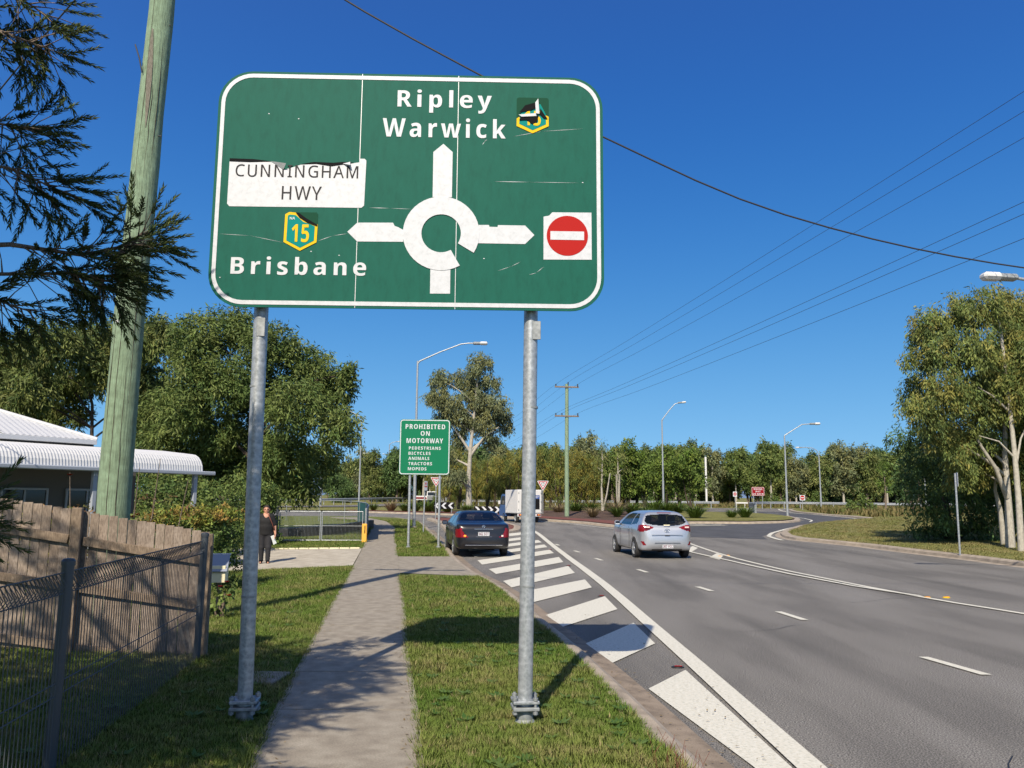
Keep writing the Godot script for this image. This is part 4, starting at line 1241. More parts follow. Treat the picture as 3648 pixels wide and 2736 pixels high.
func rail_line(label: String, pts: Array, h: float, face: float, group := "guardrails round the roundabout") -> void:
	var o := thing("guardrail", label, "guardrail", Vector3(pts[0][0], road_y(pts[0][1]) + 0.1, pts[0][1]), 0.0, group)
	var base := Vector3(pts[0][0], road_y(pts[0][1]) + 0.1, pts[0][1])
	var line := curve(pts, false, 1.0)
	var b := B.new()
	var off := func(p: Array) -> Array: return p
	sweep(b, line.map(func(p): return p - Vector2(base.x, base.z)), false, off.call([[-0.04, h - 0.31], [0.04, h - 0.23], [-0.03, h - 0.155], [0.04, h - 0.08], [-0.04, h], [-0.05, h], [-0.05, h - 0.31]]), func(_x, z): return road_y(z + base.z) + 0.1 - base.y)
	part(o, "rail", b, M["galvanised"])
	for k in range(0, line.size(), 2):
		b = B.new()
		var p := Vector3(line[k].x, road_y(line[k].y) + 0.1, line[k].y) - base
		b.box(Transform3D(Basis(), p + Vector3(0, (h - 0.1) / 2 - 0.05, -0.07 * face)), Vector3(0.11, h, 0.1), 0.01)
		part(o, "post", b, M["galvanised_dull"])

func rails() -> void:
	rail_line("far left guardrail with pale posts beyond the gate and fence", [[-60, -88], [-44, -92], [-32, -97], [-25, -104], [-20.5, -114], [-17, -128], [-12, -142]], 0.8, 1)
	rail_line("guardrail behind the island trees, left of the slip lane", [[-6, -104], [4, -106], [14, -106.5], [22, -106], [26, -104.5]], 0.78, 1)
	rail_line("guardrail curving behind the dark red sign to the right edge", [[23.0, -79], [24.5, -84], [27, -95], [30.5, -104], [35, -107], [42, -104], [50, -101], [62, -99], [76, -98]], 0.78, -1)
	var o := thing("sight_board", "grey rail board on two legs in the island grass behind the hatchback", "barrier", Vector3(19.2, road_y(-70) + 0.16, -70))
	for x in [-0.35, 0.35]:
		var b := B.new()
		b.tube([Vector3(x, -0.1, 0), Vector3(x, 0.85, 0)], [0.028], 8)
		part(o, "leg", b, M["white_metal"])
	var b := B.new()
	b.box(at(0.1, 0.82, 0.02), Vector3(1.0, 0.12, 0.04), 0.01)
	part(o, "board", b, M["white_metal"])
	o = thing("white_post", "tall white marker post against the forest, left of the dark red sign", "post", Vector3(28.5, 1.0, -122))
	b = B.new()
	b.box(at(0, 3.6, 0), Vector3(0.26, 7.6, 0.26), 0.03)
	part(o, "post", b, M["white_metal"])
	for q in [["grey steel post right of the slip lane, in the dry grass", 38.2, -77, 4.2], ["short grey steel post near the small dark tree on the right", 36.4, -70.5, 2.4]]:
		b = B.new()
		b.tube([Vector3(q[1], 0.8, q[2]), Vector3(q[1], 0.9 + q[3], q[2])], [0.05], 8)
		one("steel_post", b, M["galvanised"], q[0], "post", "steel posts right of the slip lane")

func letterbox() -> void:
	var o := thing("letterbox", "cream letterbox with blue grey slanted lid on a timber post", "letterbox", Vector3(-4.26, 0.1, -12.4), 0.2)
	var b := B.new()
	b.box(at(0, 0.28, 0), Vector3(0.06, 0.56, 0.06), 0.004)
	part(o, "post", b, M["post_timber"])
	b = B.new()
	b.box(at(0, 0.62, 0), Vector3(0.2, 0.24, 0.34), 0.006)
	part(o, "box", b, M["cream"])
	b = B.new()
	b.box(Transform3D(Basis(Vector3.RIGHT, 0.62), Vector3(0, 0.775, 0.04)), Vector3(0.25, 0.02, 0.4), 0.004)
	part(o, "lid", b, M["lid_blue"])
	b = B.new()
	b.box(at(0, 0.89, -0.125), Vector3(0.26, 0.016, 0.05), 0.003)
	part(o, "lid_edge", b, M["white_metal"])
	b = B.new()
	b.box(at(0, 0.66, 0.172), Vector3(0.13, 0.022, 0.006))
	part(o, "slot", b, M["sign_black"])

func house() -> void:
	# own axes: x along the front from left to right, z towards the street
	var right := Vector3(-8.3, 0, -22.4)
	var o := thing("house", "low house with white corrugated bullnose verandah roof behind the garden", "house", right, atan2(4.5, 2.7))
	var eave := 2.50
	var L := 15.0
	# verandah roof: corrugated bullnose, from z -1.7 to the eave at z 0
	var prof := []
	for k in 12:
		var t := k / 11.0
		prof.append(Vector2(-1.75 + 1.3 * minf(t / 0.55, 1.0), eave + 0.62 - 0.13 * minf(t / 0.55, 1.0)) if t <= 0.55 else Vector2(-0.45 + 0.45 * sin((t - 0.55) / 0.45 * PI / 2), eave + 0.03 + 0.46 * cos((t - 0.55) / 0.45 * PI / 2)))
	var b := B.new()
	var n := int(L / 0.019)
	for k in n:
		var x0 := -k * 0.019
		var x1 := -(k + 1) * 0.019
		var a := sin(k * TAU / 4.0) * 0.006
		var c := sin((k + 1) * TAU / 4.0) * 0.006
		for j in prof.size() - 1:
			var t: Vector2 = (prof[j + 1] - prof[j]).normalized()
			var nn := Vector2(-t.y, t.x) * -1.0
			if nn.y < 0: nn = -nn
			var p := func(x: float, q: Vector2, w: float) -> Vector3: return Vector3(x, q.y + nn.y * w, q.x + nn.x * w)
			b.quad(p.call(x1, prof[j], c), p.call(x1, prof[j + 1], c), p.call(x0, prof[j + 1], a), p.call(x0, prof[j], a))
	part(o, "verandah_roof", b, M["roof_white"])
	b = B.new()
	b.box(at(-L / 2 + 0.1, eave - 0.02, 0.05), Vector3(L + 0.5, 0.1, 0.11), 0.02)
	part(o, "gutter", b, M["house_trim"])
	# main roof: hipped, corrugated sheets run down the slopes
	var e0 := eave + 0.78
	var rise := 2.0
	var dep := 9.0
	b = B.new()
	n = int(L / 0.04)
	for k in n:
		var x0 := 0.9 - k * 0.075 - 3.0
		var x1 := x0 - 0.075
		var h0 := minf(1.0, (0.9 - 3.0 - x0) / 5.2)
		var h1 := minf(1.0, (0.9 - 3.0 - x1) / 5.2)
		var w0 := 0.009 * (k % 2)
		var w1 := 0.009 * ((k + 1) % 2)
		b.quad(Vector3(x1, e0 + w1, -1.55), Vector3(x0, e0 + w0, -1.55), Vector3(x0, e0 + rise * h0 + w0, -1.55 - dep / 2 * h0), Vector3(x1, e0 + rise * h1 + w1, -1.55 - dep / 2 * h1))
	var hp := Vector3(-2.1 - 5.2, e0 + rise, -1.55 - dep / 2)
	b.tri(Vector3(-2.1, e0, -1.55), Vector3(-2.1, e0, -1.55 - dep), hp)
	b.quad(Vector3(-2.1, e0, -1.55 - dep), Vector3(-25, e0, -1.55 - dep), Vector3(-25, e0 + rise, -1.55 - dep / 2), hp)
	var rf_ := part(o, "roof", b, M["roof_white"])
	b = B.new()
	b.tube([hp, Vector3(-2.1, e0 + 0.02, -1.55)], [0.06], 6)
	part(rf_, "hip_cap", b, M["roof_white"])
	b = B.new()
	b.box(at(-13.5, e0 - 0.06, -1.58), Vector3(22.8, 0.12, 0.1), 0.01)
	part(o, "fascia", b, M["roof_white"])
	b = B.new()
	b.quad(Vector3(-2.1, eave + 0.56, -1.75), Vector3(-24, eave + 0.56, -1.75), Vector3(-24, e0 + 0.01, -1.6), Vector3(-2.1, e0 + 0.01, -1.6))
	b.box(at(-11.4, eave / 2 + 0.1, -2.1), Vector3(21.6, eave + 0.5, 0.2))
	b.box(at(-0.7, eave / 2 + 0.1, -6.0), Vector3(0.2, eave + 0.5, 7.6))
	part(o, "wall", b, M["house_wall"])
	for x in [-2.0, -3.6, -5.1, -6.9, -8.6, -10.4, -12.2]:
		b = B.new()
		var ww := 1.1
		b.box(at(x, 1.25, -1.985), Vector3(ww, 1.5, 0.04))
		var win := part(o, "window", b, M["window_dark"])
		b = B.new()
		for q in [[-ww / 2, 0, 0.05, 1.56], [ww / 2, 0, 0.05, 1.56], [0, 0.76, ww, 0.05], [0, -0.76, ww, 0.05], [0, 0, 0.04, 1.5]]:
			b.box(at(x + q[0], 1.25 + q[1], -1.955), Vector3(q[2], q[3], 0.05), 0.004)
		part(win, "frame", b, M["house_trim"])
	for x in [-0.15, -3.0, -5.9, -8.8, -11.7]:
		b = B.new()
		b.box(at(x, eave / 2 - 0.1, -0.12), Vector3(0.11, eave + 0.15, 0.11), 0.01)
		part(o, "verandah_post", b, M["house_trim"])
	b = B.new()
	b.box(at(-0.4, 0.62, -0.5), Vector3(0.9, 1.25, 0.06), 0.01)
	part(o, "screen_panel", b, M["lid_blue"])
	b = B.new()
	b.box(at(-7.5, 0.1, -1.0), Vector3(16, 0.2, 2.0))
	part(o, "verandah_floor", b, M["concrete"])

func street() -> void:
	var m := mat("paling", lin(0.66, 0.57, 0.51), 0.9, 0, "grain", Vector3(14, 0.9, 14), "blotch", Vector3.ONE * 1.2, "grain", 0.2)
	m.vertex_color_use_as_albedo = true
	utility_pole()
	cable("thick dark cable sagging from the utility pole across the road behind the sign", [Vector3(-4.75, 10.05, -10.2), Vector3(-2.39, 8.77, -10.8), Vector3(-0.39, 7.77, -11.1), Vector3(1.32, 7.08, -11.5), Vector3(4.2, 6.16, -12.2), Vector3(8.4, 5.65, -13.2), Vector3(15, 5.7, -15), Vector3(24, 7.0, -17.5)], 0.0125)
	cable("dark cable running from the utility pole down to the left behind the branches", [Vector3(-4.85, 9.6, -10.2), Vector3(-6.31, 8.87, -11.0), Vector3(-7.91, 8.02, -12.0), Vector3(-11, 6.4, -14), Vector3(-15, 5.0, -17)], 0.0125)
	power_pole()
	lamps()
	rails()
	paling_fence()
	mesh_fence()
	gate_and_fence()
	letterbox()
	house()

# ---------------------------------------------------------------- trees and plants
const WATTLE := [[-2.6, 8.6, 1.2, 1.07], [-1.7, 9.1, -0.2, 1.21], [0.2, 8.2, 0.6, 1.29], [1.6, 7.4, -0.5, 1.32], [2.7, 6.3, -0.6, 1.23], [3.7, 4.6, 1.9, 0.95], [1.9, 5.4, 2.1, 1.32], [-0.7, 6.4, -1.5, 1.47], [-1.5, 6.5, 1.1, 1.37], [-2.7, 7.1, 1.2, 1.27], [2.0, 3.5, -2.2, 1.07], [1.1, 3.6, 0.1, 1.30], [-0.8, 4.1, -1.5, 1.36], [-2.0, 4.6, 0.1, 1.30], [1.6, 2.3, -0.6, 0.92], [-2.9, 5.4, 1.5, 1.16], [-0.3, 2.4, -0.6, 1.13], [-2.3, 3.1, -1.6, 1.26], [3.6, 7.1, -0.1, 0.57], [-3.4, 3.6, -1.1, 1.14]]
const PALE := [[-6.4, 9.0, -0.9, 1.56], [-2.8, 9.0, 2.2, 1.45], [-2.8, 9.8, -1.3, 1.33], [-0.5, 9.9, -0.5, 1.31], [1.6, 9.7, 1.0, 1.26], [-3.9, 6.7, 2.3, 1.33], [-4.1, 7.6, -1.8, 1.22], [-1.2, 8.0, 0.1, 1.29], [-0.1, 8.2, -1.1, 1.32], [0.7, 7.0, -1.9, 1.23], [-6.5, 5.6, -1.1, 0.96], [-5.3, 6.0, -2.1, 0.89], [-7.8, 8.1, 0.5, 1.85], [-8.8, 6.4, -1.5, 1.70], [2.4, 5.8, 0.3, 0.93], [-3.7, 6.1, -2.2, 0.62], [-0.1, 6.0, -1.9, 0.69], [-9.0, 8.7, 2.0, 2.01], [-8.6, 6.2, 1.8, 1.80]]
const GUM := [[0.8, 12.4, 0.7, 1.02], [-0.4, 11.3, -1.1, 1.13], [1.8, 11.1, 0.2, 0.87], [0.6, 9.6, -0.3, 1.20], [2.4, 9.0, 0.5, 1.02], [-2.5, 11.1, -0.0, 0.95], [-2.9, 9.6, 0.3, 0.87], [-1.6, 9.1, 0.4, 1.18], [-0.6, 7.8, -0.2, 1.19], [1.3, 7.4, -0.2, 1.19], [2.7, 7.9, -1.0, 0.89], [-2.4, 7.8, -0.4, 1.04], [-1.0, 6.3, -1.0, 0.89], [1.8, 6.1, -0.9, 0.72], [-3.6, 9.7, -1.2, 0.48], [-1.8, 4.6, -0.4, 0.80], [-1.1, 2.8, 0.8, 0.86], [0.1, 10.3, -0.9, 0.88], [3.2, 7.1, -1.1, 0.52], [0.9, 8.5, -1.0, 0.89]]
const RIGHTGUM := [[-2.5, 8.4, -0.2, 0.73], [-1.3, 8.9, -0.6, 0.81], [-1.0, 8.9, 0.8, 0.85], [1.0, 9.2, -0.9, 0.89], [-2.9, 7.1, -0.2, 0.66], [-2.3, 7.2, 0.6, 0.85], [-1.6, 7.2, 1.1, 0.83], [0.8, 7.4, -0.9, 0.89], [-2.6, 6.0, -1.3, 0.65], [-2.8, 5.6, 1.1, 0.87], [-0.9, 5.8, -0.8, 0.89], [-0.7, 5.2, 0.2, 0.69], [0.2, 5.7, 0.9, 1.01], [-3.2, 4.8, 0.5, 0.68], [-1.6, 4.4, -0.7, 0.85], [-0.7, 3.9, -1.0, 0.71], [-4.1, 5.1, 1.2, 0.40], [1.7, 8.5, -0.3, 1.22], [1.0, 6.5, 1.2, 1.33], [1.8, 4.6, -0.6, 1.41], [-0.6, 6.4, 0.4, 0.68], [-1.2, 3.2, -1.0, 0.61], [-2.4, 8.1, -1.2, 0.45], [0.7, 7.9, -0.0, 0.69]]
const DARKTREE := [[-1.3, 4.4, -0.5, 0.75], [-1.5, 3.2, 1.6, 0.95], [-2.0, 1.7, 2.3, 0.89], [-0.0, 2.7, 0.7, 1.12], [-1.2, 1.1, 2.4, 0.89], [0.2, 2.1, 1.9, 0.98], [0.3, 0.7, 1.3, 0.84], [1.9, 2.1, 0.7, 1.22], [1.2, 0.8, 2.0, 0.98], [2.1, 2.3, 2.4, 1.16], [-0.4, 4.4, -0.1, 0.93], [0.1, 3.9, 1.6, 0.99], [2.4, 3.6, -0.4, 1.04], [-1.1, 2.5, -0.2, 0.62], [-1.4, 0.5, 1.4, 0.72], [3.3, 1.0, 1.1, 1.20]]

func rdir() -> Vector3:
	var y := rf(-1, 1)
	var a := rf(0, TAU)
	var q := sqrt(1.0 - y * y)
	return Vector3(q * cos(a), y, q * sin(a))
# leaves in small bunches spread through each clump, most of them near its skin; o: size, wide, droop, cols, bunch, per, squash
func crown(clumps: Array, o: Dictionary) -> B:
	var b := B.new()
	var cols: Array = o.cols
	var size: float = o.size
	var droop: float = o.get("droop", 0.3)
	var wide: float = o.get("wide", 0.3)
	for q in clumps:
		var c := Vector3(q[0], q[1], q[2])
		var r: float = q[3]
		var nb := int(ceil(o.bunch * r * r))
		for i in nb:
			var d := rdir()
			var bc: Vector3 = c + d * r * pow(rng.randf(), 0.45) * Vector3(1, o.get("squash", 0.85), 1)
			var br: float = o.get("spread", 0.28) * rf(0.7, 1.3)
			var col: Color = cols[rng.randi() % cols.size()]
			col = col.lerp(cols[rng.randi() % cols.size()], rng.randf()) * rf(0.75, 1.3) * 1.32
			var outw := (bc - c).normalized()
			for k in int(o.per):
				var e := rdir()
				var p := bc + e * br * sqrt(rng.randf()) * Vector3(1, 1.0 + droop * 0.8, 1)
				var dirn := (rdir() + outw * 0.4 + Vector3(0, -2.2 * droop, 0)).normalized()
				var w := dirn.cross(rdir()).normalized()
				var nn := dirn.cross(w)
				if nn.dot(outw + Vector3(0, 0.5, 0)) < 0: nn = -nn; w = -w
				var s := size * rf(0.6, 1.25)
				var v := rf(0.85, 1.15)
				b.col = Color(col.r * v, col.g * v, col.b * v)
				b.leaf(p, dirn * s, w * s * wide * 0.5, nn)
	return b
func limb_to(b: B, from: Vector3, to: Vector3, r0: float, r1: float, bend := 0.25) -> void:
	var pts := []
	var L := from.distance_to(to)
	var mid := from.lerp(to, 0.45) + Vector3(rf(-0.1, 0.1), rf(0.0, bend) , rf(-0.1, 0.1)) * L
	for k in 7:
		var t := k / 6.0
		pts.append(from.lerp(mid, t).lerp(mid.lerp(to, t), t))
	var rr := []
	for k in 7: rr.append(lerpf(r0, r1, k / 6.0))
	b.tube(pts, rr, 7)
func tree(called: String, label: String, p: Vector3, clumps: Array, o: Dictionary, trunk: Array, tr: float, limbs: int, bark: String, leafm: String, group := "") -> Node3D:
	var t := thing(called, label, "tree", p, 0.0, group)
	t.set_meta("stem", called)
	var b := B.new()
	var rr := []
	for k in trunk.size(): rr.append(lerpf(tr, tr * 0.3, float(k) / (trunk.size() - 1)))
	rr[0] = tr * 1.25
	b.tube(trunk, rr, 12)
	part(t, "trunk", b, M[bark])
	for k in mini(limbs, clumps.size()):
		var q = clumps[int(k * clumps.size() / float(limbs))]
		var to := Vector3(q[0], q[1], q[2])
		var best: Vector3 = trunk[0]
		var br := tr
		for j in range(0, trunk.size()):
			for m in 4:
				var pt: Vector3 = trunk[j].lerp(trunk[mini(j + 1, trunk.size() - 1)], m / 4.0)
				if pt.y < to.y - 0.45 * Vector2(to.x - pt.x, to.z - pt.z).length() and pt.y > best.y:
					best = pt; br = rr[j]
		b = B.new()
		limb_to(b, best, to, br * 0.62, br * 0.14)
		part(t, "limb", b, M[bark])
	part(t, "crown", crown(clumps, o), M[leafm]).set_meta("kind", "stuff")
	return t
func column_clumps(h0: float, h1: float, w: float, n: int, taper := 0.6, tip := 0.5) -> Array:
	var o := []
	for k in n:
		var t := (k + rf(0.1, 0.9)) / n
		var y := lerpf(h0, h1, t)
		var env := w * (1.0 - taper * absf(t - 0.35) * 1.5) * (tip + (1 - tip) * sin(PI * clampf(1.0 - t + 0.15, 0, 1)))
		var a := rf(0, TAU)
		var d := env * sqrt(rng.randf()) * 0.75
		o.append([cos(a) * d, y, sin(a) * d, maxf(0.4, env * rf(0.38, 0.62))])
	return o

func trees() -> void:
	var olive := [lin2(0.10, 0.12, 0.035), lin2(0.075, 0.105, 0.03), lin2(0.14, 0.15, 0.05), lin2(0.06, 0.085, 0.03)]
	var dark := [lin2(0.05, 0.085, 0.03), lin2(0.065, 0.11, 0.035), lin2(0.085, 0.13, 0.04), lin2(0.04, 0.065, 0.025)]
	var mixed := [lin2(0.075, 0.105, 0.03), lin2(0.10, 0.13, 0.035), lin2(0.06, 0.095, 0.028), lin2(0.12, 0.145, 0.045)]
	var grey := [lin2(0.10, 0.12, 0.06), lin2(0.13, 0.15, 0.08), lin2(0.085, 0.10, 0.05), lin2(0.15, 0.15, 0.06)]
	var gold := [lin2(0.125, 0.145, 0.04), lin2(0.10, 0.135, 0.04), lin2(0.165, 0.15, 0.04), lin2(0.075, 0.105, 0.035)]
	var bright := [lin2(0.085, 0.135, 0.025), lin2(0.07, 0.11, 0.024), lin2(0.115, 0.15, 0.03), lin2(0.06, 0.09, 0.022)]
	var casu := [lin2(0.10, 0.125, 0.03), lin2(0.14, 0.13, 0.03), lin2(0.07, 0.095, 0.03), lin2(0.17, 0.14, 0.03)]
	# the two feathery trees behind the house
	tree("wattle_tree", "large dark green feathery tree behind the gate hedge, left of the left sign post", Vector3(-10.8, 0.15, -36), WATTLE + [[-4.3, 5.6, -0.5, 1.2], [-4.5, 4.0, 0.2, 1.2], [-4.0, 2.4, 0.0, 1.1], [-5.6, 4.8, -1.0, 1.1], [-5.4, 3.0, -0.6, 1.0], [-2.9, 1.8, 0.3, 1.0]], {"size": 0.23, "wide": 0.26, "droop": 0.35, "cols": mixed, "bunch": 84.0, "per": 40, "spread": 0.34}, [Vector3(0, -0.2, 0), Vector3(-0.15, 1.2, 0), Vector3(-0.3, 3.2, 0.1), Vector3(-0.2, 6.0, 0), Vector3(0, 8.0, 0)], 0.22, 13, "dark_bark", "leaf_gum")
	tree("wattle_tree", "paler olive feathery tree behind the house, left of the utility pole", Vector3(-19.5, 0.1, -42), PALE, {"size": 0.32, "wide": 0.24, "droop": 0.45, "cols": olive, "bunch": 66.0, "per": 40, "spread": 0.4}, [Vector3(-1.4, -0.2, 0), Vector3(-1.5, 2.0, 0), Vector3(-1.7, 4.0, 0.1), Vector3(-1.9, 6.4, 0), Vector3(-2.5, 8.4, 0)], 0.15, 14, "dark_bark", "leaf_gum")
	# the tall gum in the middle
	var g := tree("gum_tree", "tall open gum tree with pale trunk behind the motorway sign", Vector3(-3.6, 0.95, -71), GUM.map(func(q): return [q[0], q[1], q[2], q[3] * 1.08]), {"size": 0.3, "wide": 0.26, "droop": 0.6, "cols": grey, "bunch": 46.0, "per": 34, "spread": 0.36}, [Vector3(0.06, -0.2, 0), Vector3(-0.05, 2.46, 0), Vector3(0.07, 5.02, 0), Vector3(0.35, 8.01, 0), Vector3(0.7, 12.05, 0)], 0.25, 12, "pale_bark", "leaf_gum")
	for q in [[Vector3(0.05, 4.6, 0), Vector3(1.21, 6.22, 0), Vector3(2.51, 7.15, 0)], [Vector3(0.05, 5.0, 0), Vector3(-1.18, 6.8, 0), Vector3(-2.41, 8.79, 0)]]:
		var b := B.new()
		b.tube(q, [0.13, 0.09, 0.04], 8)
		part(g, "limb", b, M["pale_bark"])
	# the gums on the right verge
	g = tree("gum_tree", "big golden green gum tree with white trunks at the right edge", Vector3(18.6, 0.15, -31), (RIGHTGUM + [[-1.9, 3.5, 0.0, 0.6], [-2.6, 4.0, 0.3, 0.55], [0.7, 3.6, -1.4, 0.8], [1.8, 3.0, -1.3, 1.0], [-0.3, 2.9, -1.6, 0.7], [-1.5, 2.6, -0.8, 0.5], [1.2, 5.2, -0.9, 0.9]]).map(func(q): return [q[0], q[1], q[2], q[3] * 1.15]), {"size": 0.17, "wide": 0.28, "droop": 0.6, "cols": gold, "bunch": 95.0, "per": 38, "spread": 0.24}, [Vector3(0.08, -0.1, -0.5), Vector3(0.13, 1.81, -0.5), Vector3(0.19, 3.56, -0.6), Vector3(0.27, 4.97, -0.5), Vector3(0.78, 7.49, -0.5)], 0.145, 12, "pale_bark", "leaf_gum")
	for q in [[[Vector3(-0.67, -0.12, 1.4), Vector3(-0.51, 1.81, 1.2), Vector3(-0.4, 3.47, 1.0), Vector3(-0.34, 5.69, 0.8), Vector3(-0.38, 7.96, 0.7), Vector3(-0.51, 9.02, 0.7)], 0.12], [[Vector3(0.07, 1.9, -0.45), Vector3(-0.44, 3.01, -0.2), Vector3(-1.02, 3.78, 0.0), Vector3(-1.26, 4.3, 0.0)], 0.1], [[Vector3(0.73, -0.1, -2.0), Vector3(0.67, 1.46, -2.0), Vector3(0.54, 2.18, -2.0), Vector3(0.67, 3.46, -2.0)], 0.12], [[Vector3(-0.36, 5.0, 0.85), Vector3(-1.0, 5.6, 0.9), Vector3(-1.5, 5.9, 0.9)], 0.05], [[Vector3(-0.4, 3.3, 1.0), Vector3(-1.0, 3.9, 1.1), Vector3(-1.7, 4.1, 1.1)], 0.045], [[Vector3(-0.42, 3.0, 1.05), Vector3(-0.2, 4.0, 1.1), Vector3(0.3, 4.8, 1.0)], 0.05]]:
		var b := B.new()
		var rr := []
		for k in q[0].size(): rr.append(q[1] * (1.0 - 0.7 * k / (q[0].size() - 1)))
		b.tube(q[0], rr, 10)
		part(g, "trunk" if q[1] > 0.105 else "limb", b, M["pale_bark"])
	tree("dense_tree", "dense dark tree in the shade below the golden gum on the right", Vector3(19.0, 0.25, -37), DARKTREE, {"size": 0.2, "wide": 0.3, "droop": 0.4, "cols": dark, "bunch": 52.0, "per": 26, "spread": 0.26}, [Vector3(0.3, -0.2, 0), Vector3(0.2, 2.0, 0), Vector3(0.4, 4.0, 0)], 0.18, 8, "dark_bark", "leaf_gum")
	tree("dense_tree", "tall dark tree behind the white trunks at the right edge", Vector3(24.5, 0.3, -40), [[0, 7.5, 0, 1.8], [-1.2, 6.2, 0.5, 1.6], [1.4, 6.4, 0, 1.7], [-1.6, 4.6, 0.6, 1.5], [0.6, 4.8, 0.8, 1.7], [2.0, 4.2, 0, 1.6], [-0.8, 3.0, 0.8, 1.5], [1.2, 2.6, 0.6, 1.6], [-2.2, 2.0, 0.4, 1.3], [0.2, 1.4, 1, 1.4], [2.6, 1.6, 0, 1.4], [0.4, 9.4, 0, 1.5], [1.8, 8.4, 0, 1.3]], {"size": 0.26, "wide": 0.28, "droop": 0.5, "cols": dark, "bunch": 26.0, "per": 26, "spread": 0.36}, [Vector3(0, -0.2, 0), Vector3(0.1, 3, 0), Vector3(0, 8, 0)], 0.24, 6, "dark_bark", "leaf_gum")
	tree("young_tree", "slim young tree with bright leaves left of the big dark tree on the right", Vector3(38.5, 1.0, -86), column_clumps(2.2, 5.2, 1.3, 9), {"size": 0.3, "wide": 0.4, "cols": bright, "bunch": 14.0, "per": 22, "spread": 0.34}, [Vector3(0, -0.2, 0), Vector3(0.05, 2.0, 0), Vector3(0, 4.6, 0)], 0.09, 4, "bark", "leaf_bright")
	tree("young_tree", "small dark leaning tree with a crooked trunk in the dry grass on the right", Vector3(34.6, 0.95, -73), column_clumps(1.3, 4.6, 1.6, 10), {"size": 0.3, "wide": 0.4, "cols": dark, "bunch": 15.0, "per": 22, "spread": 0.34}, [Vector3(0.5, -0.2, 0), Vector3(0.4, 1.2, 0), Vector3(-0.1, 2.4, 0), Vector3(0, 4.2, 0)], 0.12, 5, "dark_bark", "leaf_gum")
	# casuarinas and bright young trees on the island
	var kinds := []
	for k in 3:
		kinds.append({"c": column_clumps(1.2, 6.1, 1.8, 18, 0.5, 0.6), "o": {"size": 0.42, "wide": 0.12, "droop": 0.55, "cols": casu, "bunch": 17.0, "per": 30, "spread": 0.42}, "m": "leaf_needle", "bark": "dark_bark"})
	for k in 2:
		kinds.append({"c": column_clumps(1.6, 6.6, 2.5, 20, 0.55, 0.55), "o": {"size": 0.34, "wide": 0.42, "droop": 0.25, "cols": bright, "bunch": 12.0, "per": 26, "spread": 0.4}, "m": "leaf_bright", "bark": "dark_bark"})
	kinds.append({"c": column_clumps(2.8, 6.7, 1.4, 12, 0.4, 0.6), "o": {"size": 0.32, "wide": 0.24, "droop": 0.6, "cols": olive, "bunch": 11.0, "per": 20, "spread": 0.4}, "m": "leaf_gum", "bark": "pale_bark"})
	var spots := [[0, -5.3, -84, 1.0, "dark casuarina left of the pale gum trunk, behind the motorway sign"], [1, -6.3, -82, 0.8, "lower casuarina at the left end of the island trees"], [2, -2.4, -84, 0.85, "casuarina directly right of the pale gum trunk"], [0, -0.6, -83, 0.92, "brownish casuarina left of the right sign post"], [1, 1.2, -82.5, 0.98, "casuarina seen just behind the right sign post"], [2, 3.2, -84, 1.04, "casuarina behind the give way sign"], [0, 4.9, -83, 1.0, "casuarina just left of the power pole"], [1, 6.7, -83.5, 0.98, "casuarina just right of the power pole"], [2, 8.3, -84, 0.92, "second casuarina right of the power pole"], [5, 8.9, -81.5, 1.0, "slim pale-trunked gum between casuarinas and bright trees"], [5, 10.5, -82, 0.98, "pale-trunked gum at the left edge of the bright green trees"], [3, 11.8, -85, 1.06, "tallest bright green tree with a pointed top"], [4, 13.6, -85, 0.88, "rounded bright green tree left of the lamp post"], [3, 16.0, -86, 0.98, "broad bright green tree behind the lamp post"], [4, 18.4, -86, 0.95, "bright green tree at the right end of the row"]]
	var made := {}
	for s in spots:
		var k: int = s[0]
		var gy := road_y(s[2]) + 0.14
		if not made.has(k):
			var q = kinds[k]
			var t := tree(["casuarina_tree", "casuarina_tree", "casuarina_tree", "young_tree", "young_tree", "slim_gum_tree"][k], s[4], Vector3(s[1], gy, s[2]), q.c, q.o, [Vector3(0, -0.2, 0), Vector3(rf(-0.2, 0.2), 2.2, 0), Vector3(0, 4.2, 0), Vector3(0, 5.5, 0)], 0.12, 5, q.bark, q.m, "trees on the roundabout island")
			for j in 2:   # second and third stems from the foot
				var b := B.new()
				var a := rf(0, TAU)
				b.tube([Vector3(0, -0.2, 0), Vector3(cos(a) * 0.45, 1.6, sin(a) * 0.45), Vector3(cos(a) * 0.8, 3.6, sin(a) * 0.6)], [0.1, 0.08, 0.05], 7)
				part(t, "trunk", b, M[q.bark])
			t.scale = Vector3.ONE * s[3]
			made[k] = t
		else:
			copy(made[k], Vector3(s[1], gy, s[2]), rf(0, TAU), s[3], s[4])
	# a second line of casuarinas behind the first
	for k in 11:
		copy(made[k % 3], Vector3(-8.0 + 2.05 * k, road_y(-93) + 0.12, -92.5 - rf(0, 2.5)), rf(0, TAU), rf(0.86, 1.05), "casuarina in the back line, " + place_words(-8.0 + 2.05 * k, -92.5))
	for k in 4:
		copy(made[3 + k % 2], Vector3(11.5 + 2.3 * k, road_y(-92) + 0.12, -91.5), rf(0, TAU), rf(0.85, 1.0), "bright green tree in the back line, " + place_words(11.5 + 2.3 * k, -91.5))
	# the forest behind: tall kinds with bare trunks, and low leafy kinds that fill in under them
	var fk := []
	var looks := ["dark", "deep green", "olive", "grey green", "pale-trunked", "bushy", "spreading"]
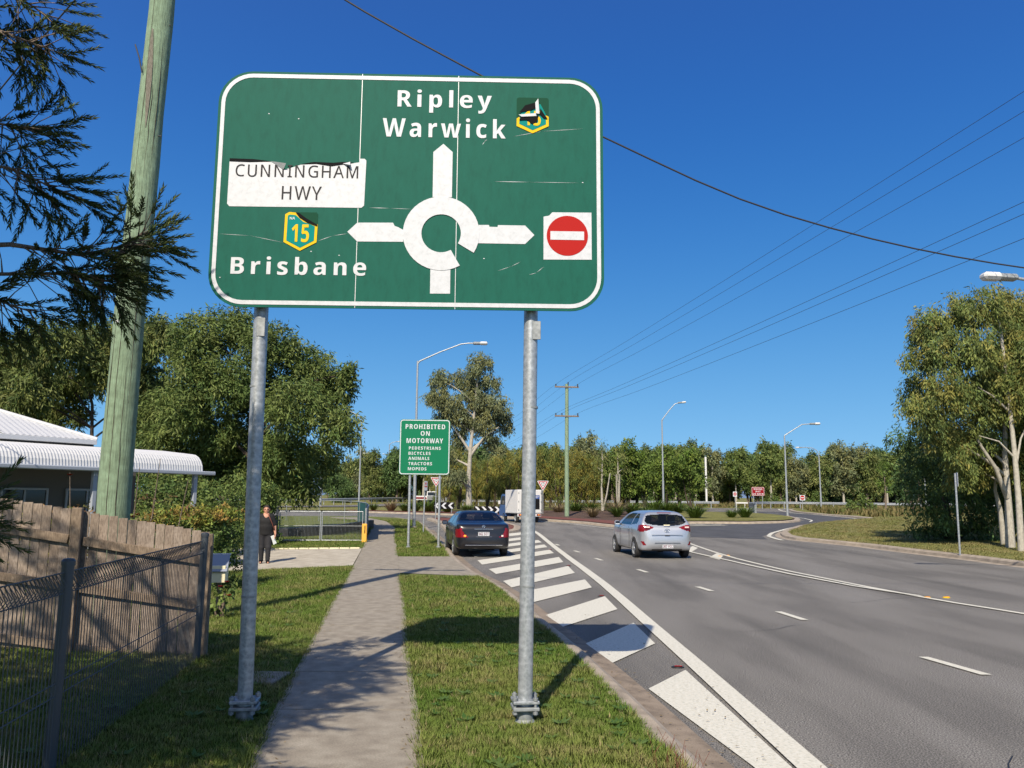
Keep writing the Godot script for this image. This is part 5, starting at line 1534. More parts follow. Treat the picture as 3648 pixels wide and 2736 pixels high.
	for k in 7:
		var low := k > 4
		var wide := rf(2.5, 3.1) * (1.1 if low else 1.0)
		var cl := column_clumps(0.6, 5.4, wide, 16, 0.3, 0.8) if low else column_clumps(2.6 if k != 4 else 4.6, 8.3 + 0.35 * k, wide, 20, 0.3, 0.8)
		var x: float = -9.0 + k * 5.1
		var z: float = -132 - k * 3.0 - (24.0 if low else 0.0)
		var t := tree("forest_tree", "%s forest tree, %s" % [looks[k], place_words(x, z)], Vector3(x, 1.4, z), cl, {"size": 0.5, "wide": 0.36, "droop": 0.4, "cols": [mixed, dark, olive, grey, mixed, dark, olive][k], "bunch": 9.5, "per": 24, "spread": 0.58}, [Vector3(0, -0.3, 0), Vector3(rf(-0.3, 0.3), 4, 0), Vector3(rf(-0.3, 0.3), 7.6 if not low else 4.4, 0)], 0.17, 5 if not low else 3, "bark" if k < 3 else "pale_bark", "leaf_gum", "forest trees beyond the slip lanes")
		fk.append(t)
	var rows := ["front", "second", "third", "back", "rearmost"]
	for row in 5:
		var x := -26.0 + row * 1.3
		while x < 112.0:
			x += rf(2.9, 4.6) * (1.0 + row * 0.1)
			var z := -126.0 - row * 8.0 + rf(-3, 3)
			if x / -z > 0.66: break
			var sc := rf(0.74, 1.0) * (1.0 + 0.045 * row)
			if rng.randf() < 0.06: sc *= 1.2
			var k := rng.randi() % 5
			if row > 0 and rng.randf() < [0.0, 0.25, 0.35, 0.45, 0.85][row]: k = 5 + rng.randi() % 2
			copy(fk[k], Vector3(x, road_y(z) + 0.1, z), rf(0, TAU), sc, "%s%s tree, %s forest row, %s" % ["small " if sc < 0.86 else ("tall " if sc > 1.04 else ""), looks[k], rows[row], place_words(x, z)])
	# trees far to the left, beyond the exit road
	for s in 44:
		var z := rf(-250, -190)
		var x := z * rf(0.10, 0.40)
		var k := rng.randi() % 7
		var t2 := rng.randf()
		var c := copy(fk[k], Vector3(x, road_y(z) + 1.0, z), rf(0, TAU), (0.75 + 0.25 * t2) if k < 5 else (1.2 + 0.5 * t2), "far %s%s tree beyond the exit road, %s" % ["smaller " if t2 < 0.4 else ("taller " if t2 > 0.75 else ""), looks[k], place_words(x, z)])
		c.set_meta("group", "distant trees beyond the exit road")
	copy(fk[3], Vector3(-32.5, 1.4, -185), 0.4, 1.2, "taller open distant tree above the others, left of the motorway sign")
	for s in [[-24.5, -120, 0.42, "bushy small tree by the far guardrail, right of the two small lamp posts"], [-31.5, -118, 0.4, "bushy small tree by the far guardrail, left of the two small lamp posts"], [-9.5, -128, 0.5, "small dark tree behind the motorway sign posts"], [-14.5, -150, 0.62, "dark tree left of the motorway sign post, above the far road"]]:
		copy(fk[5], Vector3(s[0], road_y(s[1]) - 0.1, s[1]), 1.0, s[2] * 1.7, s[3])

func place_words(x: float, z: float) -> String:   # where something stands, told by the nearest thing in front of it
	var a := x / -z
	var marks := [[-0.40, "the utility pole"], [-0.325, "the left sign post"], [-0.235, "the gate's middle bar"], [-0.184, "the yellow bollard"], [-0.118, "the motorway sign's lamp"], [-0.086, "the motorway sign's right post"], [-0.05, "the pale central gum"], [-0.02, "the black sedan"], [0.018, "the right sign post"], [0.038, "the truck's give way sign"], [0.067, "the power pole"], [0.11, "the pale slim gums"], [0.15, "the silver hatchback"], [0.183, "the lamp above the hatchback"], [0.232, "the white marker post"], [0.267, "the small no entry sign"], [0.303, "the dark red sign"], [0.331, "the slim slip lane lamp"], [0.371, "the curved lamp"], [0.44, "the bright slim young tree"], [0.477, "the leaning small dark tree"], [0.535, "the verge sign post"], [0.6, "the white gum trunks"]]
	var best = marks[0]
	for m in marks:
		if absf(m[0] - a) < absf(best[0] - a): best = m
	var d: float = a - best[0]
	return ("in line with " if absf(d) < 0.006 else ("just right of " if d > 0 else "just left of ") if absf(d) < 0.016 else ("right of " if d > 0 else "left of ")) + best[1]

func lin2(r: float, g: float, b: float) -> Color: return Color(r, g, b)   # vertex colours are linear

func shrub(called: String, label: String, category: String, p: Vector3, clumps: Array, o: Dictionary, m: String, group := "") -> Node3D:
	var t := thing(called, label, category, p, 0.0, group)
	t.set_meta("stem", called)
	for k in 3:
		var b := B.new()
		var q = clumps[k % clumps.size()]
		b.tube([Vector3(q[0] * 0.4, -0.1, q[2] * 0.4), Vector3(q[0] * 0.7, q[1] * 0.5, q[2] * 0.7), Vector3(q[0], q[1], q[2])], [0.035, 0.025, 0.01], 6)
		part(t, "stem", b, M["bark"])
	part(t, "foliage", crown(clumps, o), M[m]).set_meta("kind", "stuff")
	return t
func grid_clumps(sx: float, sy: float, sz: float, r: float, jit := 0.12) -> Array:
	var o := []
	var nx := int(ceil(sx / r)); var ny := int(ceil(sy / r)); var nz := int(ceil(sz / r))
	for i in nx:
		for j in ny:
			for k in nz: o.append([(i + 0.5) / nx * sx - sx / 2 + rf(-jit, jit), (j + 0.5) / ny * sy + rf(-jit, jit) * 0.5, (k + 0.5) / nz * sz - sz / 2 + rf(-jit, jit), r * 0.72])
	return o
func bloom(t: Node3D, where: Array, r: float) -> void:
	for p in where:
		var b := B.new()
		for k in 7:
			var a := TAU * k / 7.0
			b.leaf(p, Vector3(cos(a), 0.5, sin(a)).normalized() * r, Vector3(sin(a), 0, -cos(a)) * r * 0.4, Vector3(cos(a) * 0.4, 0.8, sin(a) * 0.4).normalized())
		part(t, "flower", b, M["sign_red"])

func gardens() -> void:
	var hedge := [lin2(0.075, 0.11, 0.03), lin2(0.05, 0.085, 0.025), lin2(0.10, 0.13, 0.035)]
	var gold := [lin2(0.21, 0.19, 0.04), lin2(0.13, 0.16, 0.035), lin2(0.22, 0.13, 0.04), lin2(0.085, 0.125, 0.03)]
	var gy := lawn_y(-6.4, -17.0)
	var t := shrub("hedge", "clipped hedge with yellow and bronze new leaves behind the paling fence", "hedge", Vector3(-6.5, gy, -17.2), grid_clumps(1.7, 1.35, 1.5, 0.42), {"size": 0.075, "wide": 0.5, "droop": 0.05, "cols": hedge, "bunch": 110.0, "per": 16, "spread": 0.11}, "leaf_hedge")
	part(t, "new_growth", crown(grid_clumps(1.7, 0.22, 1.5, 0.36).map(func(q): return [q[0], q[1] + 1.36, q[2], 0.26]), {"size": 0.08, "wide": 0.5, "droop": -0.3, "cols": gold, "bunch": 190.0, "per": 16, "spread": 0.1}), M["leaf_hedge"]).set_meta("kind", "stuff")
	shrub("hedge", "tall narrow dark green hedge behind the walking person, beside the gate", "hedge", Vector3(-9.45, lawn_y(-9.4, -31.2), -31.2), grid_clumps(1.25, 2.3, 1.4, 0.5), {"size": 0.11, "wide": 0.6, "droop": 0.05, "cols": hedge, "bunch": 70.0, "per": 20, "spread": 0.16}, "leaf_hedge")
	t = shrub("rose_bush", "straggly rose bush with red flowers in front of the verandah", "bush", Vector3(-6.75, lawn_y(-6.7, -14.2), -14.2), [[0, 0.9, 0, 0.5], [0.5, 1.3, 0.1, 0.45], [-0.5, 1.2, 0, 0.5], [-0.9, 0.8, 0.2, 0.45], [0.9, 1.0, 0, 0.4], [0.75, 1.75, 0, 0.3], [-0.75, 1.5, 0.1, 0.3], [0.2, 1.7, 0.1, 0.25], [1.2, 1.5, 0, 0.25]], {"size": 0.08, "wide": 0.5, "droop": 0.1, "cols": [lin2(0.08, 0.10, 0.03), lin2(0.12, 0.11, 0.04), lin2(0.14, 0.08, 0.04)], "bunch": 55.0, "per": 12, "spread": 0.14}, "leaf_hedge")
	for q in [[-0.75, 2.2, 0.05], [0.75, 2.45, 0.0], [0.45, 2.3, 0.1], [-1.3, 1.6, 0.1], [1.25, 2.1, 0]]:
		var b := B.new()
		b.tube([Vector3(q[0] * 0.5, 0.2, 0), Vector3(q[0] * 0.9, q[1] * 0.6, q[2]), Vector3(q[0], q[1], q[2])], [0.018, 0.012, 0.005], 5)
		part(t, "stem", b, M["bark"])
	bloom(t, [Vector3(0.62, 1.5, 0.45), Vector3(0.55, 1.47, 0.48), Vector3(-0.85, 1.28, 0.5), Vector3(-0.6, 1.2, 0.55), Vector3(-0.75, 2.15, 0.05)], 0.07)
	shrub("garden_shrub", "low golden shrubs along the inside of the paling fence", "bush", Vector3(-6.5, lawn_y(-6.5, -12.2) - 0.05, -12.2), [[-1.4, 1.25, 0, 0.32], [-0.9, 1.3, 0, 0.32], [-0.4, 1.25, 0.1, 0.32], [0.1, 1.2, 0, 0.3], [0.6, 1.1, 0, 0.3], [-1.0, 0.8, 0, 0.4], [0, 0.75, 0, 0.4], [0.6, 0.6, 0, 0.4]], {"size": 0.07, "wide": 0.5, "cols": gold, "bunch": 110.0, "per": 14, "spread": 0.12}, "leaf_hedge")
	shrub("garden_shrub", "dark garden shrubs past the end of the verandah", "bush", Vector3(-10.6, lawn_y(-9, -25.5) - 0.05, -27.0), grid_clumps(3.6, 2.5, 1.6, 0.6, 0.3), {"size": 0.12, "wide": 0.5, "cols": hedge, "bunch": 50.0, "per": 16, "spread": 0.2}, "leaf_hedge")
	shrub("garden_shrub", "leafy shrub against the verandah, behind the utility pole", "bush", Vector3(-8.0, lawn_y(-8, -20) - 0.05, -19.8), grid_clumps(1.6, 1.9, 0.9, 0.5, 0.25), {"size": 0.1, "wide": 0.5, "cols": hedge + [gold[1]], "bunch": 50.0, "per": 14, "spread": 0.17}, "leaf_hedge")
	t = shrub("flower_plant", "small plant with dark red flowers below the letterbox", "plant", Vector3(-4.05, lawn_y(-4.0, -11.9), -11.9), [[0, 0.3, 0, 0.16], [0.05, 0.36, 0, 0.13], [-0.06, 0.15, 0.05, 0.14], [0.08, 0.42, 0, 0.1]], {"size": 0.08, "wide": 0.6, "cols": hedge, "bunch": 260.0, "per": 7, "spread": 0.08}, "leaf_hedge")
	bloom(t, [Vector3(0.08, 0.5, 0.05), Vector3(0.14, 0.32, 0.1), Vector3(0.02, 0.44, 0.1)], 0.05)
	# strap-leaved clumps in the island planting
	var proto := thing("grass_clump", "strap-leaved grass clump left of the chevron boards", "plant", Vector3(-8.6, road_y(-68) + 0.12, -68), 0.0, "grass clumps on the roundabout island")
	proto.set_meta("stem", "grass_clump")
	var protos := []
	for dry in 2:
		var b := B.new()
		for k in 170:
			var a := rf(0, TAU)
			var up := rf(0.5, 1.1)
			var L := rf(0.55, 1.05)
			var p := Vector3(cos(a), 0, sin(a)) * rf(0.0, 0.22)
			var d := Vector3(cos(a) * rf(0.25, 0.9), up, sin(a) * rf(0.25, 0.9)).normalized() * L
			var w := Vector3(-sin(a), 0, cos(a)) * 0.022
			var c: Color = [lin2(0.09, 0.14, 0.03), lin2(0.24, 0.19, 0.11)][dry] * rf(0.7, 1.35)
			b.col = c
			var tip := p + d + Vector3(cos(a), -0.25, sin(a)) * L * 0.22
			var m := p + d * 0.6
			b.blade(p - w, p + w, m + w, 0.6); b.blade(p - w, m + w, m - w, 0.6); b.blade(m - w, m + w, tip, 0.6)
		protos.append(b.mesh())
	part(proto, "leaves", protos[0], M["leaf_bright"]).set_meta("kind", "stuff")
	var dryp: Node3D = null
	for s in [[-7.7, -67.5, 1.1, 0], [-6.6, -66.5, 1.2, 0], [-5.9, -66.0, 1.1, 0], [-5.0, -65.6, 1.0, 0], [-3.4, -65.2, 0.95, 0], [-9.9, -69, 1.1, 1], [-11.5, -70, 0.8, 0], [5.6, -57.5, 0.9, 1], [7.8, -62, 1.45, 1], [7.4, -58.5, 1.0, 0], [9.2, -64.0, 1.25, 0], [11.4, -66.5, 1.5, 0], [12.6, -67.5, 1.3, 0], [6.3, -66, 1.2, 0], [5.2, -67, 1.2, 0], [3.6, -64, 1.0, 1], [8.3, -69, 1.2, 0], [1.6, -62.5, 0.9, 1], [12.4, -56.5, 1.35, 0], [15.2, -57.8, 0.8, 0], [16.2, -58, 1.1, 0], [13.6, -68, 1.2, 0], [10.0, -61.5, 0.9, 0]]:
		var p := Vector3(s[0], road_y(s[1]) + 0.14, s[1])
		var lb: String = ["green strap-leaved grass clump on the island, ", "dry straw-coloured grass clump on the island, "][s[3]] + place_words(s[0], s[1])
		if s[3] == 1 and dryp == null:
			dryp = thing("grass_clump", lb, "plant", p, 0.0, "dry grass clumps on the roundabout island")
			dryp.set_meta("stem", "grass_clump")
			part(dryp, "leaves", protos[1], M["leaf_bright"]).set_meta("kind", "stuff")
			dryp.scale = Vector3.ONE * s[2]
		else:
			copy(dryp if s[3] == 1 else proto, p, rf(0, TAU), s[2], lb)
	# rough grass and scrub on the far side
	var tuft := B.new()
	for k in 14:
		var a := rf(0, TAU)
		tuft.col = Color(1, 1, 1) * rf(0.7, 1.25)
		var p := Vector3(cos(a), 0, sin(a)) * rf(0.0, 0.25)
		var w := Vector3(-sin(a), 0, cos(a)) * 0.03
		tuft.blade(p - w, p + w, p + Vector3(cos(a) * 0.22, rf(0.25, 0.6), sin(a) * 0.22), 0.8)
	var where := []; var tints := []
	for k in 9000:
		var x := rf(24, 78)
		var z := rf(-104, -58)
		if k > 5600: x = rf(-14, 78); z = rf(-128, -107)
		elif x < 26.5 + maxf(0.0, (-z - 70.0) * 0.28) or (z > -61 and x < 40): continue
		where.append(Transform3D(Basis(Vector3.UP, rf(0, TAU)).scaled(Vector3.ONE * rf(0.5, 1.25)), Vector3(x, road_y(z) + 0.1, z)))
		tints.append(lin2(0.17, 0.16, 0.06).lerp(lin2(0.29, 0.22, 0.10), rng.randf()) if rng.randf() < 0.75 else lin2(0.1, 0.14, 0.035))
	var rough := thing("rough_grass", "long dry grass beyond the slip lanes on the right", "grass")
	rough.set_meta("kind", "stuff")
	stuff(rough, "blades", tuft.mesh(), where, tints, M["grass_blade"])
	for s in [[33.0, -79, 1.5, "bright green bush in the dry grass left of the steel post"], [20.0, -122, 1.6, "grey green bush below the forest, left of the small no entry sign"], [26, -124, 1.5, "low dark bush at the forest edge by the dark red sign"], [44, -121, 1.7, "bush at the forest edge right of the curved lamp post"], [12, -121, 1.4, "low green bush behind the guardrail and island trees"], [37.5, -120, 1.5, "dark bush behind the dark red sign legs"]]:
		var q := s[2] as float
		shrub("bush", s[3], "bush", Vector3(s[0], road_y(s[1]), s[1]), [[0, q * 0.5, 0, q * 0.6], [q * 0.7, q * 0.4, 0, q * 0.45], [-q * 0.7, q * 0.4, 0.2, q * 0.45], [0.2, q * 0.9, 0, q * 0.4]], {"size": 0.3, "wide": 0.35, "cols": hedge, "bunch": 26.0, "per": 20, "spread": 0.3}, "leaf_gum")

# ---------------------------------------------------------------- the needle-leaved tree at the left
func near_tree() -> void:
	var o := thing("bottlebrush_tree", "needle-leaved tree whose branches reach in from the left edge", "tree", Vector3(-4.9, 0.2, -3.5))
	var twig := B.new()
	var axis := []
	for k in 6: axis.append(Vector3(0, k * 0.05, 0.012 * sin(k * 1.1)))
	twig.col = lin2(0.10, 0.07, 0.045)
	twig.tube(axis, [0.0028, 0.0022, 0.0015], 4, false)
	for k in 40:
		var t := (k + 0.5) / 40.0
		var a := k * 2.4
		var rad := Vector3(cos(a), 0, sin(a))
		var d := (rad * rf(0.5, 0.85) + Vector3(0, rf(0.75, 1.15) + t * 0.5, 0)).normalized() * rf(0.045, 0.07)
		twig.col = lin2(0.045, 0.07, 0.022).lerp(lin2(0.13, 0.15, 0.04), smooth((t - 0.55) * 2.2) * rf(0.3, 1.0)) * rf(0.8, 1.2)
		twig.leaf(Vector3(0, t * 0.25, 0), d, rad.cross(Vector3.UP) * 0.0062, (rad + Vector3(0, 0.3, 0)).normalized())
	var tw := []
	var lets := B.new()
	var base := Vector3(-4.9, 0.2, -3.5)
	var add_twig := func(p: Vector3, d: Vector3, s: float) -> void:
		var y := d.normalized()
		var x := y.cross(Vector3(rf(-1, 1), rf(-1, 1), rf(-1, 1))).normalized()
		tw.append(Transform3D(Basis(x, y, x.cross(y)) * Basis.from_scale(Vector3.ONE * s), p))
	var along := func(p: Array, t: float) -> Vector3:
		var f := t * (p.size() - 1)
		var k := mini(int(f), p.size() - 2)
		return p[k].lerp(p[k + 1], f - k)
	var branch := func(pts: Array, r0: float, step: float, sub: float, from: float, big := 1.0) -> void:
		var bits := 0.085 * big
		var p := []
		for q in pts: p.append(q - base)
		var b := B.new()
		var rr := []
		for k in p.size(): rr.append(lerpf(r0, 0.004, float(k) / (p.size() - 1)))
		b.tube(p, rr, 7)
		part(o, "branch", b, M["bark"])
		var L := 0.0
		for k in p.size() - 1: L += p[k].distance_to(p[k + 1])
		var n := int(L / step)
		for k in n:
			var t := lerpf(from, 1.0, (k + rng.randf()) / n)
			var c: Vector3 = along.call(p, t)
			var d: Vector3 = (along.call(p, minf(1.0, t + 0.05)) - along.call(p, maxf(0.0, t - 0.05))).normalized()
			var sd := (d * 0.75 + rdir() * 0.8 + Vector3(0, -0.12, 0)).normalized()
			var sl := sub * rf(0.45, 1.0) * (1.0 - 0.45 * t)
			var m := int(sl / bits) + 1
			var sb := [c]
			var q := c
			for j in m:
				sd = (sd + Vector3(0, -0.07, 0) + rdir() * 0.12).normalized()
				q += sd * bits
				sb.append(q)
				if j > 0: add_twig.call(q, (sd + rdir() * 0.6).normalized(), rf(0.45, 0.8) * big)
			add_twig.call(q, sd, rf(0.65, 0.95) * big)
			if m > 1:
				lets.tube(sb, [0.006, 0.003], 5, false)
		add_twig.call(p[-1], (p[-1] - p[-2]).normalized(), 0.9)
	var V := func(x: float, y: float, z: float) -> Vector3: return Vector3(x, y, z)
	var tb := B.new()
	tb.tube([Vector3(0, -0.2, 0), Vector3(0.08, 1.2, -0.05), Vector3(0.0, 2.6, 0.05), Vector3(0.1, 4.2, 0), Vector3(0.0, 5.8, 0)], [0.13, 0.1, 0.085, 0.06, 0.03], 10)
	part(o, "trunk", tb, M["bark"])
	# branches that the view shows
	branch.call([V.call(-4.85, 2.7, -3.5), V.call(-3.7, 3.1, -4.3), V.call(-2.95, 3.27, -4.7), V.call(-2.7, 3.30, -5.0), V.call(-2.54, 3.37, -5.1), V.call(-2.4, 3.5, -5.2)], 0.022, 0.055, 0.34, 0.42)
	branch.call([V.call(-4.85, 2.6, -3.5), V.call(-3.6, 3.0, -4.4), V.call(-2.9, 3.12, -4.8), V.call(-2.68, 3.18, -5.0), V.call(-2.52, 3.10, -5.1)], 0.018, 0.07, 0.30, 0.45)
	branch.call([V.call(-4.85, 3.2, -3.5), V.call(-3.6, 3.7, -4.3), V.call(-3.0, 3.74, -4.7), V.call(-2.76, 3.66, -4.9)], 0.018, 0.07, 0.30, 0.45)
	branch.call([V.call(-4.85, 3.4, -3.5), V.call(-3.6, 3.9, -4.3), V.call(-3.1, 4.02, -4.7), V.call(-2.96, 4.05, -4.85)], 0.018, 0.08, 0.28, 0.45)
	branch.call([V.call(-4.85, 4.0, -3.5), V.call(-3.7, 4.5, -4.2), V.call(-3.15, 4.62, -4.7), V.call(-2.98, 4.64, -4.95)], 0.018, 0.08, 0.28, 0.5)
	branch.call([V.call(-4.85, 4.3, -3.5), V.call(-3.7, 4.9, -4.2), V.call(-3.2, 4.95, -4.7), V.call(-3.0, 4.86, -4.95)], 0.018, 0.08, 0.28, 0.5)
	branch.call([V.call(-4.85, 2.2, -3.5), V.call(-3.6, 2.75, -4.3), V.call(-3.05, 2.95, -4.6), V.call(-2.88, 2.9, -4.85)], 0.018, 0.08, 0.26, 0.5)
	branch.call([V.call(-4.85, 1.1, -3.5), V.call(-3.8, 1.5, -4.0), V.call(-3.2, 1.6, -4.4), V.call(-3.0, 1.68, -4.6)], 0.02, 0.05, 0.28, 0.6)
	# boughs just outside the view that shade the footpath
	for k in 24:
		var e := Vector3(-2.62 - 0.09 * (k % 5), 3.1 + 0.105 * k, -1.7 - 0.2 * ((k * 3) % 8))
		branch.call([V.call(-4.85, e.y - 0.9, -3.4), V.call(-3.8, e.y - 0.25, -3.0), e], 0.022, 0.07, 0.55, 0.3, 1.25)
	# the rest of the crown, over and behind the camera's left
	for k in 96:
		var a := TAU * k * 0.382
		var y0 := lerpf(1.6, 5.4, (k % 17) / 16.0)
		var L := rf(1.2, 2.5) * (1.2 - 0.07 * y0)
		var e := Vector3(cos(a) * L + 0.25, y0 + rf(0.2, 0.9), sin(a) * L + 0.7)
		var w := base + e
		if w.z < -0.2 and w.x / -w.z > -0.78: continue   # keep these out of the space the visible branches fill
		if w.z < -4.2: continue
		branch.call([base + Vector3(0, y0, 0), base + e * Vector3(0.5, 1, 0.5) + Vector3(0, -0.05, 0), w], 0.025, 0.13, 0.6, 0.25, 1.5)
	part(o, "branchlets", lets, M["bark"]).set_meta("kind", "stuff")
	stuff(o, "foliage", twig.mesh(), tw, [], M["leaf_near"])

# ---------------------------------------------------------------- mown grass
func grass() -> void:
	var protos := []
	for v in 2:
		var b := B.new()
		for k in 10:
			var a := rf(0, TAU)
			var p := Vector3(cos(a), 0, sin(a)) * rf(0.0, 0.035)
			var h := rf(0.018, 0.042) * (1.5 if v == 1 and k < 3 else 1.0)
			var lean := rf(0.2, 1.0) * h
			var w := Vector3(-sin(a), 0, cos(a)) * rf(0.0018, 0.0032)
			var a2 := a + rf(-1, 1)
			var tip := p + Vector3(cos(a2) * lean, h, sin(a2) * lean)
			b.col = Color(1, 1, 1) * rf(0.75, 1.25)
			b.blade(p - w, p + w, tip, 1.2)
		protos.append(b.mesh())
	var patch := FastNoiseLite.new()
	patch.seed = 21; patch.frequency = 0.55
	var fine := FastNoiseLite.new()
	fine.seed = 22; fine.frequency = 2.2
	var sets := [[[], []], [[], []]]
	var put := func(x: float, z: float, sc: float) -> void:
		var n := patch.get_noise_2d(x, z)
		var f := fine.get_noise_2d(x, z)
		if f < -0.42 and rng.randf() < 0.7: return
		var bare := Vector2((x - 0.05) / 0.4, (z + 6.72) / 0.16).length()
		if bare < rf(0.3, 1.1): return
		var c := lin2(0.115, 0.19, 0.032).lerp(lin2(0.19, 0.23, 0.055), clampf(0.5 + n, 0, 1))
		c = c.lerp(lin2(0.30, 0.25, 0.12), clampf(f * 1.1 + n * 0.5, 0, 0.7) if rng.randf() < 0.7 else 0.0)
		if rng.randf() < 0.06: c = lin2(0.33, 0.28, 0.14)
		var k := 1 if rng.randf() < 0.25 else 0
		var s := sc * rf(0.75, 1.3) * (1.0 + 0.25 * n) * (1.12 if z > -6.2 else 1.0)
		sets[k][0].append(Transform3D(Basis(Vector3.UP, rf(0, TAU)) * Basis.from_scale(Vector3(s, s * rf(0.8, 1.2), s)), Vector3(x, lawn_y(x, z) - 0.002, z)))
		sets[k][1].append(c)
	var fill := func(z0: float, z1: float, per: float, sc: float, left: float) -> void:
		var w := 9.0
		var n := int(absf(z1 - z0) * w * per)
		for k in n:
			var z := rf(z1, z0)
			var x := rf(-1, 1) * w / 2 + lut(PATH_L, z) * 0.5 + lut(KERB, z) * 0.5 - 0.8
			var pl := lut(PATH_L, z) + 0.02 * sin(z * 9.0) + 0.015
			var pr := lut(PATH_R, z) + 0.02 * sin(z * 7.0) - 0.015
			if x > pl and x < pr: continue
			if x > lut(KERB, z) - 0.02 + 0.025 * sin(z * 8.0): continue
			if x < pl - left: continue
			if x > pr and z < -19.2 - 0.1 * x and z > -25.6: continue
			if x < pl and z < -21.85 + (x + 4) * 0.03 and z > -29.35: continue
			if x < -3.0 + (z + 5.0) * 0.02 and z > -8.9 and x < -5.2: continue
			put.call(x, z, sc)
	fill.call(-4.3, -8.5, 1500.0, 1.0, 4.2)
	fill.call(-8.5, -13.0, 900.0, 1.15, 3.2)
	fill.call(-13.0, -22.0, 420.0, 1.5, 5.0)
	fill.call(-22.0, -36.0, 170.0, 2.0, 5.0)
	fill.call(-36.0, -52.0, 60.0, 2.6, 1.0)
	# fringe that leans over the path edges and the kerb
	for k in 5200:
		var z := -4.4 - 20.0 * pow(rng.randf(), 1.6)
		var e := rng.randi() % 3
		var x: float = [lut(PATH_L, z) + rf(-0.05, 0.025), lut(PATH_R, z) + rf(-0.03, 0.05), lut(KERB, z) + rf(-0.06, 0.015)][e]
		if z < -19.2 and z > -29.5: continue
		put.call(x, z, rf(1.0, 1.5))
	var o := thing("grass", "short mown grass of the verge and front lawn, with paler patches", "grass")
	o.set_meta("kind", "stuff")
	for k in 2: stuff(o, "blades", protos[k], sets[k][0], sets[k][1], M["grass_blade"])
	# the right verge and the island lawn, drier
	var far := [[], []]
	for k in 15000:
		var z := rf(-57, -18)
		var x := rf(12.5, 31.0)
		var e := lut([[15.8, -18], [15.3, -25], [15.3, -27.3], [14.9, -30.3], [14.5, -33.5], [13.7, -36.2], [13.2, -38.5], [13.7, -41.6], [14.9, -44.6], [17.1, -48.9], [19.8, -52.5], [22.1, -54.8], [24.5, -56.4], [26, -58]], z)
		if x < e or x > e + 13.0: continue
		var y := road_y(z) + 0.118 + 0.015 * maxf(0.0, x - 16.0)
		var n := patch.get_noise_2d(x * 0.5, z * 0.5)
		var s := rf(1.6, 3.2)
		far[0].append(Transform3D(Basis(Vector3.UP, rf(0, TAU)) * Basis.from_scale(Vector3(s * 1.3, s * 0.8, s * 1.3)), Vector3(x, y, z)))
		far[1].append(lin2(0.19, 0.205, 0.06).lerp(lin2(0.33, 0.28, 0.13), clampf(0.5 + n * 1.2 + rf(-0.2, 0.2), 0, 1)))
	var fo := thing("grass", "drier mown grass of the verge on the far right side of the road", "grass")
	fo.set_meta("kind", "stuff")
	stuff(fo, "blades", protos[0].duplicate(), far[0], far[1], M["grass_blade"])
	# a few seed stalks and litter leaves by the kerb
	var b := B.new()
	for q in [[1.02, -5.4], [1.06, -5.2], [0.98, -5.6], [1.1, -5.05], [1.04, -5.3]]:
		for k in 5:
			var p := Vector3(q[0] + rf(-0.05, 0.05), 0.1, q[1] + rf(-0.06, 0.06))
			b.tube([p, p + Vector3(rf(-0.03, 0.03), 0.12, 0), p + Vector3(rf(-0.08, 0.08), rf(0.18, 0.26), rf(-0.05, 0.05))], [0.0012], 4, false)
	one("seed_stalks", b, M["strap_brown"], "thin dry seed stalks at the kerb in the near foreground", "grass").set_meta("kind", "stuff")

